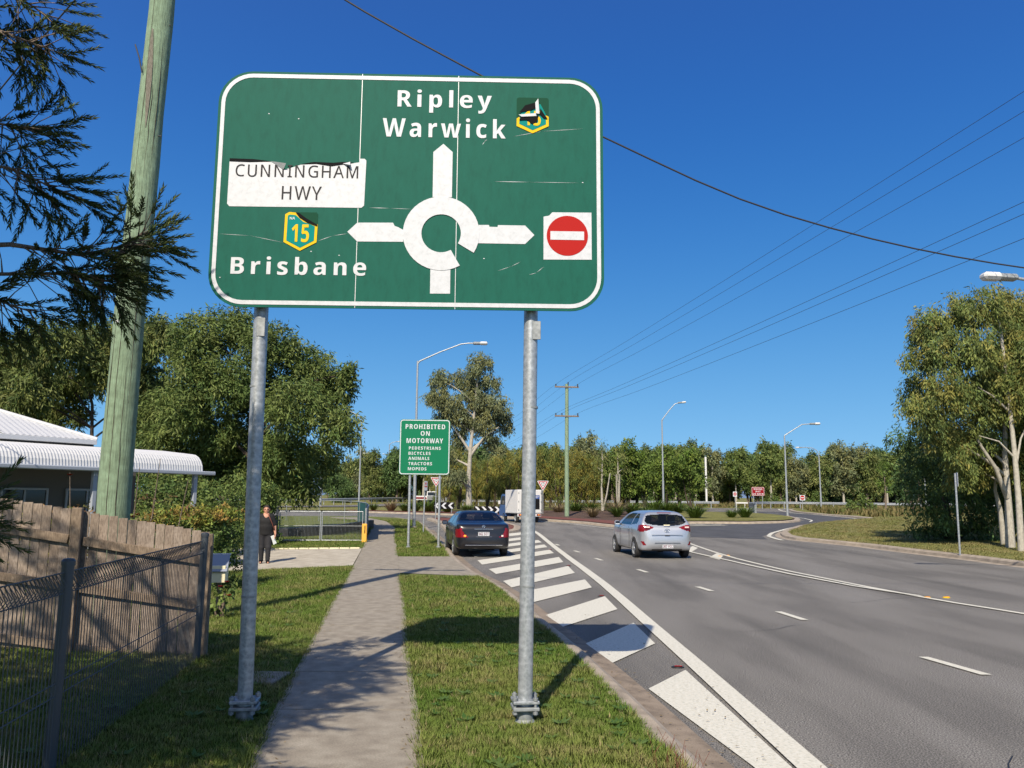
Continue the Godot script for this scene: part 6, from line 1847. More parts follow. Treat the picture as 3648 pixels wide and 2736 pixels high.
# ---------------------------------------------------------------- shapes meshed from distance fields
class Field:
	var o: Vector3
	var h: float
	var nx: int
	var ny: int
	var nz: int
	var f := PackedFloat32Array()
	func _init(lo: Vector3, hi: Vector3, cell: float) -> void:
		o = lo; h = cell
		nx = int((hi.x - lo.x) / h) + 2; ny = int((hi.y - lo.y) / h) + 2; nz = int((hi.z - lo.z) / h) + 2
		f.resize(nx * ny * nz)
		f.fill(1.0)
	func capsule(a: Vector3, b: Vector3, ra: float, rb: float, k: float, sq := Vector3.ONE) -> void:   # joins a tapered capsule with a smooth minimum; sq stretches it about its middle
		var m := maxf(ra, rb) * maxf(sq.x, sq.z) + k + h * 2
		var lo := (a.min(b) - Vector3.ONE * m - o) / h
		var hi := (a.max(b) + Vector3.ONE * m - o) / h
		var c := (a + b) / 2.0
		var A := (a - c) / sq; var d := (b - a) / sq
		var dd := maxf(d.length_squared(), 1e-9)
		for z in range(maxi(0, int(lo.z)), mini(nz, int(hi.z) + 1)):
			for y in range(maxi(0, int(lo.y)), mini(ny, int(hi.y) + 1)):
				for x in range(maxi(0, int(lo.x)), mini(nx, int(hi.x) + 1)):
					var p := (o + Vector3(x, y, z) * h - c) / sq - A
					var t := clampf(p.dot(d) / dd, 0, 1)
					var v := (p - d * t).length() - lerpf(ra, rb, t)
					var i := x + nx * (y + ny * z)
					var w := f[i]
					var q := maxf(k - absf(v - w), 0.0) / k
					f[i] = minf(v, w) - q * q * k * 0.25
	# surface nets: one vertex in each cell that the surface crosses, one quad for each crossed edge -> [vertices, normals, quads]
	func nets() -> Array:
		var v := PackedVector3Array(); var n := PackedVector3Array()
		var id := PackedInt32Array()
		id.resize(f.size()); id.fill(-1)
		var sy := nx; var sz := nx * ny
		for z in nz - 1:
			for y in ny - 1:
				for x in nx - 1:
					var i := x + sy * y + sz * z
					var a := f[i]; var b := f[i + 1]; var c := f[i + sy]; var d := f[i + sy + 1]
					var e := f[i + sz]; var g := f[i + sz + 1]; var j := f[i + sz + sy]; var l := f[i + sz + sy + 1]
					var m := int(a < 0) + int(b < 0) + int(c < 0) + int(d < 0) + int(e < 0) + int(g < 0) + int(j < 0) + int(l < 0)
					if m == 0 or m == 8: continue
					var s := Vector3.ZERO
					var k := 0
					if (a < 0) != (b < 0): s += Vector3(a / (a - b), 0, 0); k += 1
					if (c < 0) != (d < 0): s += Vector3(c / (c - d), 1, 0); k += 1
					if (e < 0) != (g < 0): s += Vector3(e / (e - g), 0, 1); k += 1
					if (j < 0) != (l < 0): s += Vector3(j / (j - l), 1, 1); k += 1
					if (a < 0) != (c < 0): s += Vector3(0, a / (a - c), 0); k += 1
					if (b < 0) != (d < 0): s += Vector3(1, b / (b - d), 0); k += 1
					if (e < 0) != (j < 0): s += Vector3(0, e / (e - j), 1); k += 1
					if (g < 0) != (l < 0): s += Vector3(1, g / (g - l), 1); k += 1
					if (a < 0) != (e < 0): s += Vector3(0, 0, a / (a - e)); k += 1
					if (b < 0) != (g < 0): s += Vector3(1, 0, b / (b - g)); k += 1
					if (c < 0) != (j < 0): s += Vector3(0, 1, c / (c - j)); k += 1
					if (d < 0) != (l < 0): s += Vector3(1, 1, d / (d - l)); k += 1
					id[i] = v.size()
					v.append(o + (Vector3(x, y, z) + s / k) * h)
					n.append(Vector3(b + d + g + l - a - c - e - j, c + d + j + l - a - b - e - g, e + g + j + l - a - b - c - d).normalized())
		var q := []
		for z in range(1, nz - 1):
			for y in range(1, ny - 1):
				for x in range(1, nx - 1):
					var i := x + sy * y + sz * z
					var a := f[i] < 0
					if a != (f[i + 1] < 0):
						var r := [id[i - sy - sz], id[i - sz], id[i], id[i - sy]]
						if not a: r.reverse()
						q.append(r)
					if a != (f[i + sy] < 0):
						var r := [id[i - 1 - sz], id[i - 1], id[i], id[i - sz]]
						if not a: r.reverse()
						q.append(r)
					if a != (f[i + sz] < 0):
						var r := [id[i - 1 - sy], id[i - sy], id[i], id[i - 1]]
						if not a: r.reverse()
						q.append(r)
		return [v, n, q]

func skin_part(net: Array, pick: Callable, off := 0.0) -> B:   # the quads that pick accepts by their middle and normal, moved out by off
	var b := B.new()
	for q in net[2]:
		if q[0] < 0 or q[1] < 0 or q[2] < 0 or q[3] < 0: continue
		var c: Vector3 = (net[0][q[0]] + net[0][q[1]] + net[0][q[2]] + net[0][q[3]]) / 4.0
		var m: Vector3 = (net[1][q[0]] + net[1][q[2]]).normalized()
		if not pick.call(c, m): continue
		var p := []
		for k in q: p.append(net[0][k] + net[1][k] * off)
		b.tris(p[0], p[1], p[2], net[1][q[0]], net[1][q[1]], net[1][q[2]])
		b.tris(p[0], p[2], p[3], net[1][q[0]], net[1][q[2]], net[1][q[3]])
	return b

func person() -> void:
	# stands facing the camera on the driveway, right arm hidden behind the sign post; own axes: z towards the camera
	var o := thing("person", "person in a black top and dark trousers walking on the driveway, holding papers", "person", Vector3(-7.12, lawn_y(-7.12, -24.4) + 0.014, -24.4), 0.28)
	var f := Field.new(Vector3(-0.5, -0.02, -0.3), Vector3(0.5, 1.7, 0.35), 0.014)
	var L := [[0, 0, 0, 0]]
	for s in [-1.0, 1.0]:
		var fw := 0.06 if s > 0 else -0.05
		f.capsule(Vector3(s * 0.10, 0.86, 0), Vector3(s * 0.095, 0.46, 0.03 + fw * 0.5), 0.105, 0.07, 0.05)
		f.capsule(Vector3(s * 0.095, 0.46, 0.03 + fw * 0.5), Vector3(s * 0.09, 0.1, -0.01 + fw), 0.066, 0.042, 0.03)
		f.capsule(Vector3(s * 0.09, 0.055, -0.03 + fw), Vector3(s * 0.105, 0.035, 0.14 + fw), 0.042, 0.034, 0.03)
		f.capsule(Vector3(s * 0.16, 1.33, 0), Vector3(s * 0.25, 1.05, -0.01), 0.062, 0.048, 0.04)
		f.capsule(Vector3(s * 0.25, 1.05, -0.01), Vector3(s * 0.275, 0.83, 0.06), 0.045, 0.03, 0.02)
	f.capsule(Vector3(0, 0.9, 0), Vector3(0, 1.05, 0.01), 0.135, 0.145, 0.06, Vector3(1.3, 1, 1.0))
	f.capsule(Vector3(0, 1.05, 0.01), Vector3(0, 1.32, 0), 0.15, 0.12, 0.06, Vector3(1.28, 1, 1.0))
	f.capsule(Vector3(-0.07, 1.2, 0.09), Vector3(0.07, 1.2, 0.09), 0.075, 0.075, 0.06)
	f.capsule(Vector3(0, 1.34, -0.01), Vector3(0, 1.46, 0.01), 0.06, 0.052, 0.04)
	var net := f.nets()
	var body := part(o, "body", skin_part(net, func(_c, _m): return true), M["skin"])
	# head, meshed finer
	f = Field.new(Vector3(-0.14, 1.36, -0.16), Vector3(0.14, 1.68, 0.18), 0.007)
	f.capsule(Vector3(0, 1.555, -0.01), Vector3(0, 1.53, 0.02), 0.088, 0.082, 0.02, Vector3(0.9, 1.12, 1.05))
	f.capsule(Vector3(0, 1.47, 0.035), Vector3(0, 1.455, 0.055), 0.055, 0.036, 0.04)
	f.capsule(Vector3(0, 1.40, -0.01), Vector3(0, 1.46, 0.0), 0.052, 0.05, 0.03)
	f.capsule(Vector3(0, 1.545, 0.095), Vector3(0, 1.51, 0.118), 0.008, 0.014, 0.015)
	for s in [-1.0, 1.0]:
		f.capsule(Vector3(s * 0.085, 1.545, 0.0), Vector3(s * 0.09, 1.51, 0.0), 0.016, 0.01, 0.01)
		f.capsule(Vector3(s * 0.02, 1.48, 0.085), Vector3(0, 1.482, 0.092), 0.008, 0.009, 0.01)
	net = f.nets()
	part(body, "head", skin_part(net, func(_c, _m): return true), M["skin"])
	part(body, "hair", skin_part(net, func(c, _m): return c.y > 1.585 + 0.35 * maxf(0.0, c.z - 0.03) or (c.z < -0.02 and c.y > 1.46) or (absf(c.x) > 0.07 and c.y > 1.54 and c.z < 0.03), 0.014), M["hair"])
	for s in [-1.0, 1.0]:
		var e := B.new()
		e.box(Transform3D(Basis(Vector3.UP, s * 0.35), Vector3(s * 0.035, 1.545, 0.096)), Vector3(0.045, 0.024, 0.006), 0.002)
		part(body, "sunglasses", e, M["sign_black"])
	var mo := B.new()
	mo.box(at(0, 1.479, 0.095), Vector3(0.045, 0.009, 0.008), 0.002)
	part(body, "mouth", mo, M["strap_brown"])
	# hands with palm, four fingers and a thumb, the left one closed round the papers
	for s in [-1.0, 1.0]:
		var w := Vector3(s * 0.275, 0.83, 0.06)
		f = Field.new(w + Vector3(-0.08, -0.2, -0.08), w + Vector3(0.08, 0.04, 0.1), 0.005)
		f.capsule(w, w + Vector3(0, -0.07, 0.01), 0.027, 0.031, 0.015, Vector3(0.75, 1, 1.1))
		for k in 4:
			var r := w + Vector3(0, -0.085 + 0.004 * absf(k - 1.5), 0.035 - k * 0.02)
			var m := r + Vector3(-s * 0.006, -0.034, 0.002)
			f.capsule(r, m, 0.009, 0.0085, 0.006)
			f.capsule(m, m + Vector3(-s * 0.02, -0.022 + 0.004 * (k % 2), 0), 0.0085, 0.007, 0.004)
		f.capsule(w + Vector3(0, -0.035, 0.032), w + Vector3(-s * 0.012, -0.075, 0.056), 0.011, 0.009, 0.01)
		f.capsule(w + Vector3(-s * 0.012, -0.075, 0.056), w + Vector3(-s * 0.022, -0.1, 0.05), 0.009, 0.008, 0.004)
		part(body, "hand", skin_part(f.nets(), func(_c, _m): return true), M["skin"])
	# clothes follow the body
	f = Field.new(Vector3(-0.5, -0.02, -0.3), Vector3(0.5, 1.7, 0.35), 0.014)
	for s in [-1.0, 1.0]:
		var fw := 0.06 if s > 0 else -0.05
		f.capsule(Vector3(s * 0.10, 0.86, 0), Vector3(s * 0.095, 0.46, 0.03 + fw * 0.5), 0.117, 0.083, 0.05)
		f.capsule(Vector3(s * 0.095, 0.46, 0.03 + fw * 0.5), Vector3(s * 0.09, 0.09, -0.01 + fw), 0.08, 0.062, 0.03)
	f.capsule(Vector3(0, 0.88, 0), Vector3(0, 1.0, 0.0), 0.142, 0.14, 0.06, Vector3(1.3, 1, 1.0))
	net = f.nets()
	part(o, "trousers", skin_part(net, func(_c, _m): return true), M["trousers_grey"])
	f = Field.new(Vector3(-0.5, 0.6, -0.35), Vector3(0.5, 1.7, 0.4), 0.014)
	for s in [-1.0, 1.0]: f.capsule(Vector3(s * 0.16, 1.33, 0), Vector3(s * 0.235, 1.12, -0.01), 0.075, 0.07, 0.05)
	f.capsule(Vector3(0, 0.87, 0), Vector3(0, 1.05, 0.02), 0.165, 0.165, 0.06, Vector3(1.3, 1, 1.0))
	f.capsule(Vector3(0, 1.05, 0.01), Vector3(0, 1.32, 0), 0.162, 0.13, 0.06, Vector3(1.28, 1, 1.0))
	f.capsule(Vector3(-0.07, 1.2, 0.09), Vector3(0.07, 1.2, 0.09), 0.088, 0.088, 0.06)
	net = f.nets()
	part(o, "top", skin_part(net, func(c, _m): return not (Vector2(c.x, (c.y - 1.42) * 0.75).length() < 0.085 and c.y > 1.29) and c.y > 0.82), M["shirt_black"])
	for s in [-1.0, 1.0]:
		var b := B.new()
		var fw := 0.06 if s > 0 else -0.05
		b.tube([Vector3(s * 0.09, 0.045, -0.06 + fw), Vector3(s * 0.095, 0.05, 0.02 + fw), Vector3(s * 0.107, 0.035, 0.16 + fw)], [0.045, 0.052, 0.035], 10)
		part(o, "shoe", b, M["sign_black"])
	var b := B.new()
	b.tube([Vector3(0.06, 1.40, 0.1), Vector3(0.10, 1.30, 0.165), Vector3(0.17, 1.15, 0.17), Vector3(0.235, 0.98, 0.1), Vector3(0.24, 0.93, 0.02)], [0.012], 6)
	part(o, "bag_strap", b, M["strap_brown"])
	var p := one("papers", B.new(), M["paper"], "pale folded papers held low in the hand of the walking person", "papers") if false else null
	b = B.new()
	for k in 3:
		b.box(Transform3D(Basis(Vector3.UP, 0.5) * Basis(Vector3.BACK, 0.35 + 0.05 * k), Vector3(0.0, 0.0, 0.004 * k)), Vector3(0.10, 0.26, 0.003))
	var hand: Vector3 = o.transform * Vector3(0.235, 0.67, 0.065)
	p = part(self, numbered("papers"), b, M["paper"])
	p.position = hand
	p.rotation.y = 0.28
	tag(p, "pale folded papers held low in the hand of the walking person", "papers")

# ---------------------------------------------------------------- vehicles
func poly_sdf(poly: PackedVector2Array, p: Vector2) -> float:
	var d := 1e9
	var s := 1.0
	var n := poly.size()
	var j := n - 1
	for i in n:
		var a := poly[i]
		var e := poly[j] - a
		var w := p - a
		var b := w - e * clampf(w.dot(e) / e.length_squared(), 0, 1)
		d = minf(d, b.length_squared())
		var c1 := p.y >= a.y
		var c2 := p.y < poly[j].y
		var c3 := e.x * w.y > e.y * w.x
		if (c1 and c2 and c3) or (not c1 and not c2 and not c3): s = -s
		j = i
	return s * sqrt(d)
func smooth_poly(a: Array) -> PackedVector2Array:
	var p := pv(a)
	for k in 2:   # corner cutting
		var q := PackedVector2Array()
		for i in p.size():
			var u := p[i]
			var w := p[(i + 1) % p.size()]
			q.append(u.lerp(w, 0.22)); q.append(u.lerp(w, 0.78))
		p = q
	return p
# a body where side view (z, y), front view (x, y) and plan (x, z) meet, with rounded edges and wheel arches
func car_net(side: Array, front: Array, plan: Array, L: float, H: float, W: float, axles: Array, arch: float, cell: float, rnd := 0.07) -> Array:
	var S := smooth_poly(side); var F := smooth_poly(front); var P := smooth_poly(plan)
	var f := Field.new(Vector3(-W / 2 - 0.06, 0.08, -0.08), Vector3(W / 2 + 0.06, H + 0.08, L + 0.08), cell)
	var sg := PackedFloat32Array(); var fg := PackedFloat32Array(); var pg := PackedFloat32Array()
	for z in f.nz:
		for y in f.ny: sg.append(poly_sdf(S, Vector2(f.o.z + z * cell, f.o.y + y * cell)))
	for y in f.ny:
		for x in f.nx: fg.append(poly_sdf(F, Vector2(absf(f.o.x + x * cell), f.o.y + y * cell)))
	for z in f.nz:
		for x in f.nx: pg.append(poly_sdf(P, Vector2(absf(f.o.x + x * cell), f.o.z + z * cell)))
	var i := 0
	for z in f.nz:
		var wz := f.o.z + z * cell
		for y in f.ny:
			var s := sg[z * f.ny + y]
			var wy := f.o.y + y * cell
			var cut := 1e9
			for a in axles: cut = minf(cut, Vector2(wz - a, wy - arch + 0.02).length() - arch - 0.035)
			for x in f.nx:
				var a := fg[y * f.nx + x]
				var b := pg[z * f.nx + x]
				var m := maxf(s, a) + pow(maxf(rnd - absf(s - a), 0.0), 2) / (4.0 * rnd)
				m = maxf(m, b) + pow(maxf(rnd - absf(m - b), 0.0), 2) / (4.0 * rnd)
				if cut < 0.1 and absf(f.o.x + x * cell) > W / 2 - 0.28: m = maxf(m, -cut)
				f.f[i] = m
				i += 1
	return f.nets()
func wheel(o: Node3D, x: float, y: float, z: float, r: float, w: float, spokes: int) -> void:
	var s := signf(x)
	var t := Transform3D(Basis(Vector3.BACK, -s * PI / 2), Vector3(x, y, z))   # own y points outwards
	var b := B.new()
	b.lathe([[r * 0.62, -w], [r * 0.93, -w], [r, -w + 0.03], [r, -0.03], [r * 0.94, 0.0], [r * 0.66, 0.005], [r * 0.64, -0.02]], t, 28)
	var tyre := part(o, "wheel", b, M["rubber"])
	b = B.new()
	b.lathe([[r * 0.66, 0.004], [r * 0.62, -0.012], [r * 0.55, -0.05], [0.03, -0.06]], t, 28)
	part(tyre, "rim", b, M["galvanised_dull"])
	for k in spokes:
		b = B.new()
		b.box(t * Transform3D(Basis(Vector3.UP, TAU * k / spokes), Vector3.ZERO) * at(r * 0.32, -0.012, 0), Vector3(r * 0.62, 0.02, r * 0.13), 0.006)
		part(tyre, "spoke", b, M["alloy"])
	b = B.new()
	b.lathe([[0.05, -0.02], [0.048, 0.004], [0, 0.006]], t, 12)
	part(tyre, "hub_cap", b, M["alloy"])
func in_poly(a: PackedVector2Array, x: float, y: float) -> bool: return Geometry2D.is_point_in_polygon(Vector2(x, y), a)
func number_plate(o: Node3D, text: String, y: float, z: float, tilt := 0.0) -> void:
	var t := Node3D.new()
	t.name = "number_plate"
	o.add_child(t, true)
	t.transform = Transform3D(Basis(Vector3.UP, PI) * Basis(Vector3.RIGHT, -tilt), Vector3(0, y, z))
	var b := B.new()
	b.prism(rrect(-0.186, -0.067, 0.186, 0.067, 0.012, 3), 0.006, at_z(0))
	part(t, "plate", b, M["sign_white"])
	letters(t, "legend", text, -0.155, -0.042, 0.155, 0.045, 0.0075, M["plate_text"], 2, 700)
	b = B.new()
	frame(b, rrect(-0.184, -0.065, 0.184, 0.065, 0.012, 3), rrect(-0.177, -0.058, 0.177, 0.058, 0.01, 3), 0.002, at_z(0.0062))
	part(t, "plate_border", b, M["sign_grey_text"])
func mirrors(o: Node3D, x: float, y: float, z: float, m: String) -> void:
	for s in [-1.0, 1.0]:
		var b := B.new()
		b.box(Transform3D(Basis(Vector3.UP, s * 0.2), Vector3(s * (x + 0.12), y, z)), Vector3(0.2, 0.15, 0.12), 0.045)
		var mm := part(o, "wing_mirror", b, M[m])
		b = B.new()
		b.box(Transform3D(Basis(Vector3.UP, s * 0.2), Vector3(s * (x + 0.12), y, z - 0.062)), Vector3(0.16, 0.11, 0.004))
		part(mm, "mirror_glass", b, M["mirror"])
		b = B.new()
		b.box(at(s * (x - 0.02), y - 0.05, z + 0.01), Vector3(0.14, 0.05, 0.06), 0.015)
		part(mm, "mirror_arm", b, M["black_metal"])
func seats(o: Node3D, rows: Array, m: String) -> void:
	for q in rows:
		var b := B.new()
		b.box(Transform3D(Basis(Vector3.RIGHT, -0.2), Vector3(q[0], q[1], q[2])), Vector3(q[3], 0.62, 0.14), 0.05)
		var st := part(o, "seat", b, M[m])
		b = B.new()
		b.box(at(q[0] , q[1] + 0.42, q[2] - 0.08), Vector3(0.26, 0.19, 0.1), 0.04)
		part(st, "headrest", b, M[m])

func cars() -> void:
	var silver := mat("silver_paint", lin(0.52, 0.54, 0.57), 0.34, 0.7)
	silver.clearcoat_enabled = true; silver.clearcoat = 0.8; silver.clearcoat_roughness = 0.06
	var black := mat("black_paint", lin(0.007, 0.007, 0.010), 0.3, 0.0)
	black.clearcoat_enabled = true; black.clearcoat = 0.5; black.clearcoat_roughness = 0.04
	var blue := mat("blue_paint", lin(0.02, 0.07, 0.22), 0.3, 0.1)
	blue.clearcoat_enabled = true; blue.clearcoat = 0.8
	mat("alloy", lin(0.55, 0.56, 0.58), 0.3, 0.8)
	mat("plate_text", lin(0.10, 0.012, 0.03), 0.5)
	mat("chrome", lin(0.75, 0.76, 0.78), 0.12, 1.0)
	mat("mirror", lin(0.6, 0.65, 0.7), 0.05, 1.0)
	mat("tail_red", lin(0.17, 0.006, 0.012), 0.15)
	mat("tail_clear", lin(0.75, 0.62, 0.58), 0.12)
	mat("cabin", lin(0.03, 0.03, 0.033), 0.8)
	mat("door_gap", lin(0.03, 0.03, 0.034), 0.6)
	var glass := mat("car_glass", Color(0.02, 0.03, 0.03, 0.62), 0.05)
	glass.transparency = BaseMaterial3D.TRANSPARENCY_ALPHA
	hatch()
	sedan()
	box_truck()
	far_ute()

func dress(o: Node3D, net: Array, paint: String, rear: Array, sides: Array, wind: Array, lamps: Array, low: Callable, rear_z: float) -> void:   # splits the skin into body, panes, lamps and trim by outlines in the three views
	var R := pv(rear); var W := pv(wind)
	var SP := []
	for s in sides: SP.append(pv(s))
	var TL := []
	for l in lamps: TL.append([pv(l[0]), l[1]])
	var kind := func(c: Vector3, m: Vector3) -> int:
		if c.z < rear_z:
			for k in TL.size():
				if c.z < 0.42 and in_poly(TL[k][0], absf(c.x), c.y): return 10 + k
			if m.z < -0.15 and in_poly(R, absf(c.x), c.y): return 1
		elif m.z > 0.25 and m.y > 0.1 and in_poly(W, absf(c.x), c.y): return 2
		if absf(m.x) > 0.55:
			for k in SP.size():
				if in_poly(SP[k], c.z, c.y): return (20 if c.x < 0 else 30) + k
		if low.call(c, m): return 3
		return 0
	var cache := PackedInt32Array()
	for q in net[2]:
		if q.min() < 0:
			cache.append(-1); continue
		var c: Vector3 = (net[0][q[0]] + net[0][q[1]] + net[0][q[2]] + net[0][q[3]]) / 4.0
		cache.append(kind.call(c, (net[1][q[0]] + net[1][q[2]]).normalized()))
	var take := func(id: int, off: float) -> B:
		var b := B.new()
		for k in net[2].size():
			if cache[k] != id: continue
			var q = net[2][k]
			var p := []
			for j in q: p.append(net[0][j] + net[1][j] * off)
			b.tris(p[0], p[1], p[2], net[1][q[0]], net[1][q[1]], net[1][q[2]])
			b.tris(p[0], p[2], p[3], net[1][q[0]], net[1][q[2]], net[1][q[3]])
		return b
	part(o, "body", take.call(0, 0.0), M[paint])
	var lin_ := B.new()
	for id in [0, 3]:
		var t: B = take.call(id, -0.035)
		for k in range(0, t.v.size(), 3):
			lin_.tris(t.v[k], t.v[k + 1], t.v[k + 2], -t.n[k], -t.n[k + 1], -t.n[k + 2])
	part(o, "cabin_lining", lin_, M["cabin"])
	part(o, "rear_window", take.call(1, -0.004), M["car_glass"])
	part(o, "windscreen", take.call(2, -0.004), M["car_glass"])
	part(o, "lower_trim", take.call(3, 0.0), M["black_metal"])
	for k in SP.size():
		part(o, "side_window", take.call(20 + k, -0.004), M["car_glass"])
		part(o, "side_window", take.call(30 + k, -0.004), M["car_glass"])
	for k in TL.size():
		var t: B = take.call(10 + k, 0.006)
		for s in [-1.0, 1.0]:
			var h := B.new()
			for j in range(0, t.v.size(), 3):
				if signf(t.v[j].x) == s: h.tris(t.v[j], t.v[j + 2], t.v[j + 1], t.n[j], t.n[j + 2], t.n[j + 1])
			if h.v.size(): part(o, "tail_lamp", h, M[TL[k][1]])

func hatch() -> void:
	var o := thing("hatchback", "silver five door hatchback driving away in the right lane", "car", Vector3(4.96, 0.015, -26.65), PI + 0.115)
	# own axes: rear at z = 0, front towards +z, so turn it away from the camera
	var L := 4.3
	var net := car_net([0.35, 0.2, 0.1, 0.27, 0.0, 0.42, -0.01, 0.6, 0.03, 0.78, 0.07, 0.95, 0.15, 1.06, 0.3, 1.26, 0.42, 1.42, 0.52, 1.475, 0.9, 1.51, 1.5, 1.53, 2.1, 1.5, 2.45, 1.42, 2.9, 1.2, 3.2, 1.06, 3.7, 0.97, 4.1, 0.84, 4.27, 0.66, 4.3, 0.45, 4.22, 0.26, 3.95, 0.2],
		[0, 0.18, 0.72, 0.2, 0.85, 0.3, 0.89, 0.5, 0.905, 0.72, 0.89, 0.92, 0.82, 1.05, 0.70, 1.28, 0.58, 1.43, 0.44, 1.505, 0.25, 1.535, 0, 1.54, -0.4, 1.54, -0.4, 0.18],
		[0, -0.03, 0.45, 0.0, 0.7, 0.07, 0.84, 0.22, 0.895, 0.6, 0.905, 1.2, 0.905, 2.8, 0.88, 3.5, 0.8, 3.95, 0.6, 4.2, 0.3, 4.29, 0, 4.3, -0.5, 4.3, -0.5, -0.03], L, 1.54, 1.81, [0.82, 3.47], 0.315, 0.03)
	dress(o, net, "silver_paint", [-0.01, 1.395, 0.45, 1.375, 0.6, 1.34, 0.68, 1.16, 0.62, 1.1, 0.4, 1.05, -0.01, 1.035],
		[[1.28, 1.04, 1.22, 1.4, 0.98, 1.4, 0.78, 1.3, 0.64, 1.16, 0.7, 1.08], [1.36, 1.03, 1.32, 1.42, 1.9, 1.42, 2.28, 1.33, 2.62, 1.13, 2.7, 1.03]],
		[-0.01, 1.42, 0.52, 1.39, 0.66, 1.1, -0.01, 1.08],
		[[pv2(0.40, 0.985, 0.62, 1.045, 0.95, 1.075, 0.95, 0.88, 0.78, 0.85, 0.56, 0.905), "tail_red"], [pv2(0.68, 0.435, 0.75, 0.555, 0.82, 0.55, 0.76, 0.42), "tail_red"]],
		func(c, m): return c.y < 0.27 or (c.z < 0.3 and c.y < 0.30 and absf(c.x) < 0.5), 1.0)
	for s in [-1.0, 1.0]:
		for a in [0.82, 3.47]: wheel(o, s * 0.885, 0.315, a, 0.315, 0.19, 5)
		var b := B.new()   # pale reversing lens in the upper part of each lamp
		b.box(Transform3D(Basis(Vector3.UP, s * -0.28), Vector3(s * 0.645, 0.992, 0.015)), Vector3(0.15, 0.045, 0.012), 0.004)
		part(o, "reverse_lens", b, M["tail_clear"])
	number_plate(o, "307 VCC", 0.395, -0.022)
	mirrors(o, 0.86, 1.07, 2.62, "silver_paint")
	seats(o, [[-0.4, 0.85, 2.0, 0.48], [0.4, 0.85, 2.0, 0.48], [-0.45, 0.82, 1.1, 0.5], [0.35, 0.82, 1.1, 0.6]], "cabin")
	var b := B.new()
	var em := []
	for k in 25: em.append(Vector3(cos(TAU * k / 24) * 0.085, 0.885 + sin(TAU * k / 24) * 0.052, 0.028))
	b.tube(em, [0.008], 6, false)
	for q in [[-0.04, 0.915, 0.032, -0.028, 0.857, 0.03], [0.04, 0.912, 0.03, 0.028, 0.857, 0.03], [-0.03, 0.876, 0.026, 0.034, 0.894, 0.026]]:
		b.tube([Vector3(q[0], q[1], q[2] - 0.008), Vector3(q[3], q[4], q[5] - 0.012)], [0.009], 6)
	part(o, "badge", b, M["chrome"])
	b = B.new()
	b.box(at(0, 0.752, -0.002), Vector3(1.02, 0.014, 0.03), 0.005)
	part(o, "boot_crease", b, M["silver_paint"])
	b = B.new()
	b.box(at(0, 0.735, -0.012), Vector3(0.16, 0.02, 0.02), 0.006)
	part(o, "boot_handle", b, M["door_gap"])
	b = B.new()
	b.box(at(0, 0.50, -0.008), Vector3(0.84, 0.012, 0.02), 0.004)
	part(o, "bumper_seam", b, M["door_gap"])
	b = B.new()
	b.box(at(0, 1.435, 0.36), Vector3(0.46, 0.022, 0.012), 0.004)
	part(o, "brake_lamp", b, M["tail_red"])
	b = B.new()
	b.box(at(0.0, 1.052, 0.06), Vector3(0.2, 0.035, 0.012), 0.003)
	part(o, "rear_sticker", b, M["cream"])
	b = B.new()
	b.tube([Vector3(0.05, 1.53, 0.75), Vector3(0.05, 1.70, 0.58)], [0.006, 0.003], 6)
	part(o, "aerial", b, M["black_metal"])
	b = B.new()
	b.tube([Vector3(-0.05, 1.07, 0.07), Vector3(-0.4, 1.1, 0.09)], [0.009], 6)
	part(o, "wiper", b, M["black_metal"])
	for s in [-1.0, 1.0]:
		for q in [[1.33, 1.0], [2.55, 1.0], [0.95, 0.9]]:
			b = B.new()
			b.box(at(s * 0.902, 0.66, q[0]), Vector3(0.012, 0.66 * q[1], 0.008))
			part(o, "door_gap", b, M["door_gap"])
		for z in [1.45, 2.5]:
			b = B.new()
			b.box(at(s * 0.905, 0.9, z), Vector3(0.03, 0.03, 0.17), 0.01)
			part(o, "door_handle", b, M["silver_paint"])

func pv2(a: float, b: float, c: float, d: float, e: float, f: float, g: float, h: float, i := 99.0, j := 0.0, k := 99.0, l := 0.0) -> Array:
	var r := [a, b, c, d, e, f, g, h]
	if i < 90: r.append_array([i, j])
	if k < 90: r.append_array([k, l])
	return r

